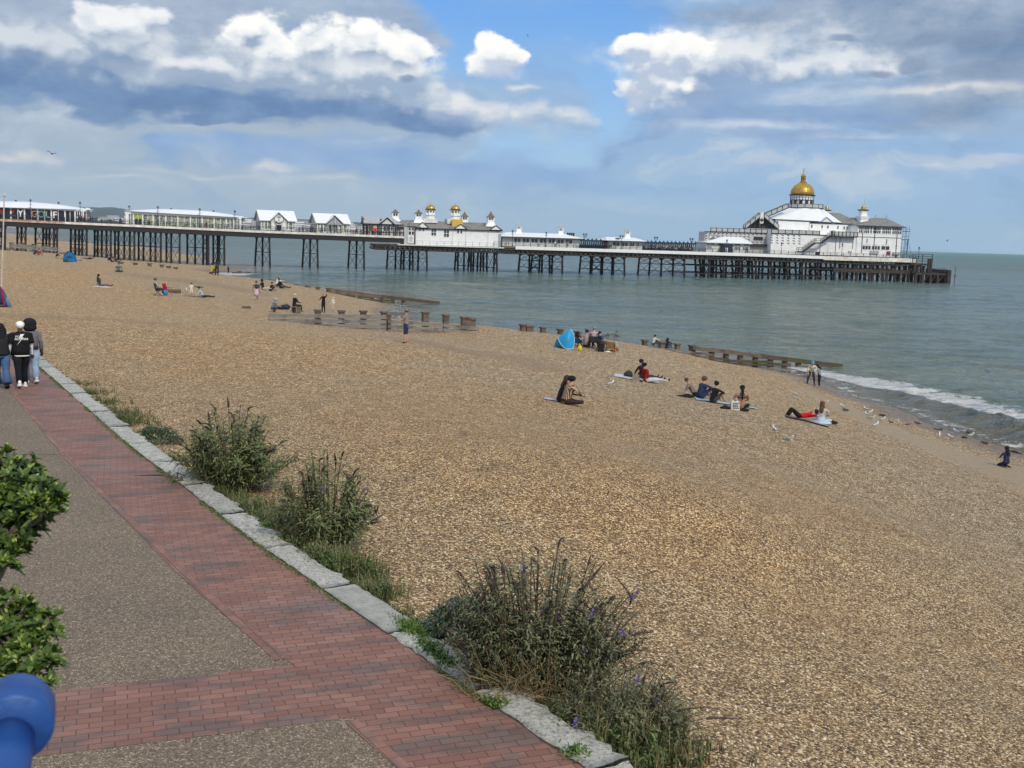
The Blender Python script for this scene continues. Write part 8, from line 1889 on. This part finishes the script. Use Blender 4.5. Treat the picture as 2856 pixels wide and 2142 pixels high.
def buddleia(label, base, W_, D_, H_, nst, seed, lm, spikes=.5, purple=6, leafl=.085, axis=0.0, grass=True, group=None, tilt=(0, 0), hfun=None):
    """many arching stems from a strip of ground, paired narrow leaves, dark seed spikes"""
    rg = random.Random(seed); r = thing('flowering_bush', label, 'bush', base, axis, group); V, F = [], []; st = MB(); sp = MB(); fl = MB()
    for i in range(nst):
        u = rg.uniform(-1, 1); u = u * abs(u) ** .15; v = rg.uniform(-1, 1); b0 = Vector((u * W_ * .24, v * D_ * .26, -.05)); ang = math.atan2(v * D_ + rg.gauss(0, .15), u * W_ * 1.1 + rg.gauss(0, .25)); out = rg.uniform(.15, 1.0)
        hk = hfun(u) if hfun else (1 - .35 * abs(u) ** 1.5)
        wisp = rg.random() < .36; h = H_ * (rg.uniform(.45, .84) if not wisp else rg.uniform(.88, 1.10)) * hk; out = out * (.75 if wisp else 1) * (.55 if (purple > 20 and v < 0) else 1); tip = b0 + Vector((math.cos(ang) * W_ * .42 * out + tilt[0] * h, math.sin(ang) * D_ * .42 * out + tilt[1] * h, h * (1 - .38 * out * out))); mid = b0.lerp(tip, .5) + Vector((0, 0, h * .12)) - Vector((math.cos(ang), math.sin(ang), 0)) * W_ * .05 * out
        pts = [b0.lerp(mid, t).lerp(mid.lerp(tip, t), t) for t in [k / 8 for k in range(9)]]
        st.tube(pts, [.009 * (1 - .07 * k) * (1.2 if H_ > 1 else .9) for k in range(9)], 4, cap=False)
        nl = int(h / (.019 if not wisp else .030))
        for k in range(nl):
            t = rg.uniform(.10, 1) ** (.75 if not wisp else 1.0); j = min(7, int(t * 8)); p = pts[j].lerp(pts[j + 1], t * 8 - j); ax = (pts[j + 1] - pts[j]).normalized(); a2 = rg.uniform(0, 2 * PI); side = Vector((math.cos(a2), math.sin(a2), 0)); side = (side - ax * side.dot(ax)).normalized()
            tw = 0.0
            if rg.random() < .85:   # side twig
                tw = rg.uniform(.03, .26) * (1.15 - t * .6); p = p + (side + ax * .7).normalized() * tw
            for q in (-1, 1): leaf(V, F, p, (side * q + ax * rg.uniform(.2, .9) + rv(rg, .22)), ax + rv(rg, .2), leafl * rg.uniform(.55, 1.25), leafl * rg.uniform(.16, .26), rg.uniform(.1, .5))
        if rg.random() < spikes:
            ax = (pts[-1] - pts[-2]).normalized(); bd = Vector((rg.gauss(0, 1.1), rg.gauss(0, .8), rg.gauss(-.7, .6))); l = rg.uniform(.09, .19); q = [pts[-1] + ax * l * t + bd * l * .5 * t * t for t in (0, .3, .6, 1)]; pw = leafl * .17
            (sp).tube(q, [pw * .8, pw, pw * .75, pw * .2], 6)
            for k in range(26):
                t = rg.random(); j = min(2, int(t * 3)); p = q[j].lerp(q[j + 1], t * 3 - j); leaf(sp.v, sp.f, p, rv(rg) + ax * .6, ax, .018, .010, 0)
            sp.m = [0] * len(sp.f)
            sp.v = [tuple(x) for x in sp.v]
            if rg.random() < .5:
                p = pts[6]; sp.tube([p, p + rv(rg, .05) + Vector((0, 0, .07)), p + rv(rg, .06) + Vector((0, 0, .13))], [pw * .5, pw * .7, pw * .2], 5); sp.m = [0] * len(sp.f)
        if purple and rg.random() < purple / nst:
            c = pts[rg.choice([5, 6, 7, 8])] + Vector((0, 0, .03)); dr = (rv(rg, .5) + Vector((0, 0, .7))).normalized(); L_ = rg.uniform(.07, .13)
            for k in range(70):
                t = rg.random(); p = c + dr * L_ * t + rv(rg, .014 * (1.2 - t)); leaf(fl.v, fl.f, p, rv(rg), dr, .016, .013, 0)
            fl.v = [tuple(x) for x in fl.v]; fl.m = [0] * len(fl.f)
    mesh_from('foliage', V, F, lm, r); st.build('stems', M_STEM, r)
    if sp.v: sp.build('seed_spikes', M_SPK, r)['kind'] = 'stuff'
    if fl.v: fl.build('flowers', M_PUR, r)
    return r
def on_ground(px, py): return ground(px, py)
kdir = math.atan2(.84, -.545)
def bush_at(px, py): g_ = at(px, py, 5.12); g_.z = gz(g_.x, g_.y); return g_
# depth line of the bushes: just beyond the kerb stones
b1 = bush_at(650, 1368); buddleia('tall green bush with dark drooping seed spikes, farthest of the three big ones', b1, 1.75, 1.2, 1.42, 120, 1, M_BUD, .40, 5, .105, 0.0, tilt=(-.02, 0))
b2 = bush_at(905, 1530); buddleia('middle bush of dark serrated leaves and drooping brown seed heads', b2, 1.25, .9, 1.38, 74, 2, M_BUD, .60, 4, .10, 0.0, tilt=(-.02, .0))
buddleia('low scruffy dark growth spreading from the lower right foot of the largest bush', bush_at(1735, 2050), 1.3, .7, .70, 120, 13, M_BUD2, .1, 2, .06, 0.0)
b3 = bush_at(1505, 1950); buddleia('largest nearest bush of grey-green leaves with purple flowers and brown seed spikes', b3, 2.05, 1.05, 1.34, 215, 3, M_BUD2, .24, 26, .075, 0.0, tilt=(.03, .06), hfun=lambda u: 1.05 - .40 * max(0, u) ** 1.3 - .10 * max(0, -u))
# low sage like mounds
def mound(label, px, py, rx, ry, h, seed, mt, ll=.11, n=900, name='leafy_mound'):
    g_ = bush_at(px, py); rg = random.Random(seed); V, F = [], []
    for i in range(n):
        a = rg.uniform(0, 2 * PI); e = math.acos(rg.uniform(0, 1)); k = rg.uniform(.6, 1); p = Vector((rx * math.cos(a) * math.sin(e) * k, ry * math.sin(a) * math.sin(e) * k, h * math.cos(e) * k)); d = Vector((math.cos(a) * math.sin(e), math.sin(a) * math.sin(e), .55 + math.cos(e))) + rv(rg, .28); leaf(V, F, p, d, Vector((0, 0, 1)), ll * rg.uniform(.6, 1.2), ll * .22, rg.uniform(.3, .9))
    o = mesh_from(name, V, F, mt, loc=g_); tag(o, label, 'plant'); return o
mound('rounded dark green mound of long leaves left of the largest bush', 1290, 1800, .46, .34, .50, 5, M_SAGE, .13, 2100)
mound('silvery low shoots spilling over the kerb under the largest bush', 1345, 1835, .36, .26, .24, 6, leaf_mat('silver_leaf', (.07, .10, .09), (.20, .26, .24)), .06, 1100)
mound('small dark green clump left of the farthest big bush', 437, 1232, .55, .32, .30, 7, leaf_mat('deep_green_leaf', (.018, .045, .022), (.07, .13, .06)), .12, 900)
# weeds and grass: uncountable
def tuft(V, F, p, h, n, rg, spread=.5, w=.006):
    for k in range(n):
        a = rg.uniform(0, 2 * PI); l = h * rg.uniform(.5, 1.1); b0 = p + Vector((rg.gauss(0, .03), rg.gauss(0, .03), -.01)); out = Vector((math.cos(a), math.sin(a), 0)) * spread * l * rg.random(); m1 = b0 + out * .35 + Vector((0, 0, l * .6)); e = b0 + out + Vector((0, 0, l * .95)); s = Vector((-math.sin(a), math.cos(a), 0)) * w; o = len(V)
        V += [b0 - s, b0 + s, m1 + s * .8, m1 - s * .8, e]; F += [(o, o + 1, o + 2, o + 3), (o + 3, o + 2, o + 4)]
def weeds():
    rg = random.Random(9); V, F = [], []; Vd, Fd = [], []; Vl, Fl = [], []
    def put(px, py, w, h, n, leafy=.5, dry=.08):
        g_ = bush_at(px, py)
        for i in range(n):
            q = g_ + Vector((rg.gauss(0, w), rg.gauss(0, w * .8), 0)); d_, t_, s_ = seg_dist(np.array([q.x]), np.array([q.y]), KERB)
            if s_[0] < 0 or d_[0] < (.40 if rg.random() < .85 else .24): 
                continue
            q.z = gz(q.x, q.y); tuft(V, F, q, h * rg.uniform(.4, 1.1), 6, rg, .7)
            if rg.random() < leafy:
                for k in range(7): leaf(Vl, Fl, q + Vector((rg.gauss(0, .04), rg.gauss(0, .04), h * rg.random() * .8)), rv(rg) + Vector((0, 0, .5)), Vector((0, 0, 1)), h * rg.uniform(.12, .28), h * .07, .3)
            if rg.random() < dry * (3 if px > 1450 else 1): tuft(Vd, Fd, q, h * 1.7, 3, rg, .6, .003)
    for px, py, w, h, n in ((205, 1072, .35, .16, 70), (240, 1100, .35, .22, 90), (275, 1128, .32, .22, 90), (320, 1160, .30, .26, 110), (350, 1182, .28, .28, 110), (470, 1290, .3, .22, 60), (540, 1350, .2, .2, 70), (600, 1390, .22, .24, 130), (680, 1430, .25, .26, 160), (740, 1470, .25, .3, 170), (820, 1540, .22, .30, 190),
                            (900, 1590, .22, .34, 240), (960, 1610, .22, .30, 220), (1000, 1660, .18, .20, 170), (1050, 1665, .15, .22, 100), (1080, 1720, .14, .13, 110), (1150, 1745, .12, .12, 70), (1500, 2020, .22, .20, 110), (1600, 2050, .22, .26, 150), (1690, 2085, .22, .30, 170), (1760, 2060, .20, .34, 150), (1800, 2000, .18, .30, 90), (1840, 1960, .12, .2, 40), (1850, 2090, .25, .16, 70), (1890, 2130, .3, .14, 50), (1420, 1950, .2, .2, 80), (1720, 2140, .25, .25, 140)):
        put(px, py, w, h, n)
    o = mesh_from('weeds', V, F, M_GRASS); tag(o, kind='stuff'); o = mesh_from('broad_weeds', Vl, Fl, leaf_mat('weed_leaf', (.04, .075, .02), (.14, .20, .065))); tag(o, kind='stuff'); o = mesh_from('dry_grass', Vd, Fd, M_DRY); tag(o, kind='stuff')
    # moss in the joint between the bricks and the kerb
    V, F = [], []
    for i in range(9000):
        d_ = rg.uniform(9.0, 46); P_, T = along_kerb(KERB, d_); N = Vector((T.y, -T.x)); k = vnoise(np.array([d_ * 1.3]), np.array([3.0]))[0]
        if k < .33: continue
        q = P_ + N * rg.gauss(-.005, .022 * (k * 2)); p = Vector((q.x, q.y, PROM_Z + .0)); leaf(V, F, p, rv(rg) + Vector((0, 0, 1)), Vector((0, 0, 1)), .035 * rg.uniform(.5, 1.3), .014, .1)
    for px, py, n, w in ((890 + 260, 1760, 900, .17), (1205, 1815, 500, .12), (1245, 1850, 300, .10), (745, 1470, 160, .08), (975, 1563, 420, .06), (1610, 2105, 200, .06), (925, 1560, 300, .09), (1385, 1965, 250, .07)):
        c = at(px, py, PROM_Z)
        for i in range(n): a = rg.gauss(0, w); b_ = rg.gauss(0, .055); p = c + Vector((-.545, .84, 0)) * a + Vector((.84, .545, 0)) * b_; p.z = PROM_Z + .02; leaf(V, F, p, rv(rg) + Vector((0, 0, 1.2)), Vector((0, 0, 1)), .05 * rg.uniform(.5, 1.4), .018, .1)
    o = mesh_from('moss', V, F, leaf_mat('moss_leaf', (.04, .09, .012), (.12, .20, .035))); tag(o, kind='stuff')
    # dead twigs and dry stalks at the foot of the largest bush
    st = MB()
    for i in range(260):
        b0 = b3 + Vector((rg.gauss(-.18, .22), rg.gauss(-.18, .10), 0)); a = rg.gauss(0, .55); l = rg.uniform(.35, .8); tip = b0 + Vector((math.sin(a) * l * .9, -rg.random() * .35, math.cos(a) * l * rg.uniform(.4, 1))); mid = b0.lerp(tip, .5) + Vector((0, 0, .1)); st.tube([b0, mid, tip], [.006, .004, .002], 4, cap=False)
    o = st.build('dry_twigs', M_DRY); tag(o, kind='stuff')
weeds()
for d_, ob in KERBS: pass
ORD = ['first', 'second', 'third', 'fourth', 'fifth', 'sixth', 'seventh', 'eighth', 'ninth', 'tenth', 'eleventh', 'twelfth', 'thirteenth', 'fourteenth', 'fifteenth', 'sixteenth', 'seventeenth', 'eighteenth', 'nineteenth', 'twentieth', 'twenty-first', 'twenty-second', 'twenty-third', 'twenty-fourth', 'twenty-fifth', 'twenty-sixth', 'twenty-seventh', 'twenty-eighth', 'twenty-ninth', 'thirtieth', 'thirty-first', 'thirty-second', 'thirty-third', 'thirty-fourth', 'thirty-fifth']
vis = [(d_, o) for d_, o in KERBS if d_ > 6.4]
for i, (d_, o) in enumerate(vis): tag(o, f'pale worn limestone kerb stone, {ORD[min(i, 34)]} of the row counting from the bottom edge', 'kerb stone', 'kerb stones beside the brick path')
for d_, o in KERBS:
    if d_ <= 6.4: bpy.data.objects.remove(o)
# ---- glossy shrubs close to the camera
def shrub(label, clusters, seed, branch):
    rg = random.Random(seed); r = thing('glossy_shrub', label, 'shrub', branch[0], 0); B = Vector(branch[0])
    m_ = MB(); m_.tube([Vector(p) - B for p in branch], [.035, .028, .024, .018][:len(branch)], 8)
    V, F, V2, F2 = [], [], [], []
    for (c, rad) in clusters:
        c = Vector(c) - B; nb = Vector(branch[-1]) - B; m_.tube([nb, nb.lerp(c, .5) + rv(rg, .015), c], [.015, .011, .006], 6)
        for k in range(int(80 * (rad / .09) ** 2)):
            dv = rv(rg).normalized(); dv.z = dv.z * .8 + .12; tip = c + dv * rad * rg.uniform(.45, 1.12); m_.tube([c.lerp(tip, .2), tip], .0035, 4, cap=False)
            up_ = (dv + Vector((0, 0, .8))).normalized(); nl = rg.randint(7, 10)
            for j in range(nl):
                a = 2.4 * j; t1 = up_.cross(Vector((1, 0, 0))).normalized(); t2 = up_.cross(t1); rad_d = t1 * math.cos(a) + t2 * math.sin(a); l = rg.uniform(.020, .044)
                leaf(V, F, tip - up_ * .012 * (j / nl), rad_d * (.9 - .05 * j) + up_ * (.35 + .09 * j), up_, l, l * .42, rg.uniform(-.05, .25))
            if rg.random() < .45:
                for j in range(5): leaf(V2, F2, tip + up_ * .012 + rv(rg, .006), rv(rg) + up_ * 2, up_, .014, .007, 0)
    m_.build('branches', M_BARK, r); k1 = len(V); fo = MB(); fo.v = [tuple(v) for v in V + V2]; fo.f = F + [tuple(a + k1 for a in q) for q in F2]; fo.m = [0] * len(F) + [1] * len(F2); fo.build('foliage', [M_PIT, M_PIT2], r); return r
def near(px, py, Y): d = ray(px, py); q = d * (Y / d.y); q.z += ZC; return tuple(q)
shrub('upper glossy green shrub with pale flower buds at the left edge', [(near(40, 1375, 3.0), .085), (near(95, 1400, 3.0), .075), (near(10, 1340, 3.05), .10), (near(-50, 1380, 3.1), .12), (near(118, 1390, 2.95), .055), (near(45, 1430, 3.0), .08), (near(120, 1425, 2.9), .045), (near(5, 1570, 2.9), .045), (near(-40, 1450, 3.1), .10), (near(85, 1455, 3.0), .05), (near(20, 1500, 2.95), .07), (near(40, 1530, 2.95), .035)], 31,
      [near(-330, 2500, 3.2), near(-120, 1800, 3.0), near(-10, 1590, 2.95), near(45, 1480, 2.98)])
shrub('lower glossy green shrub behind the blue railing', [(near(30, 1770, 2.6), .085), (near(105, 1760, 2.6), .05), (near(140, 1735, 2.6), .022), (near(-10, 1750, 2.65), .09), (near(60, 1830, 2.55), .075), (near(105, 1850, 2.5), .045), (near(10, 1850, 2.6), .09), (near(-70, 1800, 2.6), .12), (near(100, 1925, 2.45), .04), (near(70, 1910, 2.5), .05), (near(128, 1965, 2.4), .02), (near(20, 1930, 2.5), .08)], 32,
      [near(-250, 2700, 2.7), near(-80, 2200, 2.6), near(0, 2000, 2.55), near(50, 1850, 2.55)])
# ---- blue railing by the camera, on the upper terrace
M_BLUE, t_, b_m = mat('blue_gloss_paint'); n_ = t_.noise(t_.obj(), 14, 5, .6); t_.put(b_m.inputs['Base Color'], t_.ramp(n_, [(.3, (.012, .045, .28)), (.7, (.030, .085, .42))])); b_m.inputs['Roughness'].default_value = .38
chips = t_.sstep(t_.noise(t_.obj(), 26, 5, .75), .60, .66); t_.put(b_m.inputs['Base Color'], t_.mix(chips, t_.ramp(n_, [(.3, (.006, .040, .19)), (.7, (.014, .085, .30))]), (.16, .17, .19)))
t_.put(b_m.inputs['Roughness'], t_.ramp(t_.noise(t_.obj(), 40, 4, .7), [(.3, (.30, .30, .30)), (.7, (.62, .62, .62))])); t_.put(b_m.inputs['Normal'], t_.bump(t_.noise(t_.obj(), 34, 5, .65), .5, .004))
kc = Vector(near(38, 2030, .95)); rl = thing('blue_railing', 'glossy blue pipe railing with round joint at the lower left corner', 'railing', (kc.x, kc.y, 7.7), 0)
o_ = Vector((kc.x, kc.y, 7.7)); m_ = MB(); K = kc - o_
ax = Vector((.34, -.92, -.06)).normalized(); Q = ax.to_track_quat('Z', 'Y').to_matrix().to_4x4()
m_.T = Matrix.Translation(K) @ Q
m_.lathe([(.0, -.062), (.020, -.060), (.030, -.052), (.0345, -.040), (.0355, -.020), (.0355, -.004), (.0345, .002), (.032, .0045), (.0, .005)], (0, 0, 0), 40, cap=False); m_.T = None
m_.build('joint', M_BLUE, rl, smooth=True)
m_ = MB(); m_.tube([K + Vector((-.004, .0, -.008)), K + ax * .06 + Vector((-.006, 0, -.02)), K + ax * .20 + Vector((-.02, -.0, -.10)), K + Vector((.02, -.9, -.55))], [.0225, .0225, .0225, .0225], 28); m_.build('rail', M_BLUE, rl, smooth=True)
m_ = MB(); m_.tube([K + Vector((-.035, .02, -.0)), K + Vector((-.9, .06, .0)), K + Vector((-2.2, .05, 0))], [.026, .026, .026], 20); m_.build('rail', M_BLUE, rl, smooth=True)
m_ = MB(); m_.tube([K + Vector((-.10, .04, -.02)), Vector((-.10, .04, .2))], .026, 16); m_.build('rail_post', M_BLUE, rl, smooth=True)
m_ = MB(); m_.box(-6, 6, -5, .62, 7.45, 7.9); m_.box(-6, 6, .62, .85, 5.0, 7.98); tag(m_.build('upper_terrace', M_RES), kind='structure')

# larger loose stones and bits of drift lying on the shingle
def loose_stones():
    rg = random.Random(77); V, F = [], []
    base = [(1, 0, 0), (-1, 0, 0), (0, 1, 0), (0, -1, 0), (0, 0, 1), (0, 0, -1)]
    fs = [(0, 2, 4), (2, 1, 4), (1, 3, 4), (3, 0, 4), (2, 0, 5), (1, 2, 5), (3, 1, 5), (0, 3, 5)]
    vs = [Vector(b) for b in base]; mid = {}; f2 = []
    def mp(a, b):
        k = (min(a, b), max(a, b))
        if k not in mid: vs.append((vs[a] + vs[b]).normalized()); mid[k] = len(vs) - 1
        return mid[k]
    for a, b, c in fs: x, y, z = mp(a, b), mp(b, c), mp(c, a); f2 += [(a, x, z), (x, b, y), (z, y, c), (x, y, z)]
    N = 7000; px = np.array([rg.uniform(750, 2900) for _ in range(N)]); py = np.array([rg.triangular(1250, 2200, 2100) for _ in range(N)])
    P = [at(a, b, 4.9) for a, b in zip(px, py)]; X = np.array([p.x for p in P]); Y = np.array([p.y for p in P]); Z = beach_z(X, Y); d_, t_, s_ = seg_dist(X, Y, KERB)
    for i in range(N):
        if s_[i] < 0 or d_[i] < .6: continue
        r = rg.uniform(.009, .022) * (1.4 if rg.random() < .04 else 1); sc = Vector((r * rg.uniform(.8, 1.5), r * rg.uniform(.8, 1.3), r * rg.uniform(.4, .75))); R_ = Euler((rg.gauss(0, .3), rg.gauss(0, .3), rg.uniform(0, 6.28))).to_matrix(); o = len(V); c = Vector((X[i], Y[i], Z[i] + sc.z * .3))
        V += [c + R_ @ Vector((v.x * sc.x, v.y * sc.y, v.z * sc.z)) for v in vs]; F += [tuple(o + a for a in f) for f in f2]
    M, t, b = mat('loose_stone'); r = t.new('ShaderNodeNewGeometry').outputs['Random Per Island']
    t.put(b.inputs['Base Color'], t.ramp(r, [(0.0, (.05, .035, .022)), (.2, (.16, .105, .06)), (.45, (.34, .24, .14)), (.7, (.44, .33, .20)), (.9, (.56, .46, .31)), (1, (.70, .62, .48))])); b.inputs['Roughness'].default_value = .7
    o = mesh_from('loose_stones', V, F, M); o.data.polygons.foreach_set('use_smooth', [True] * len(o.data.polygons)); tag(o, kind='stuff')
loose_stones()
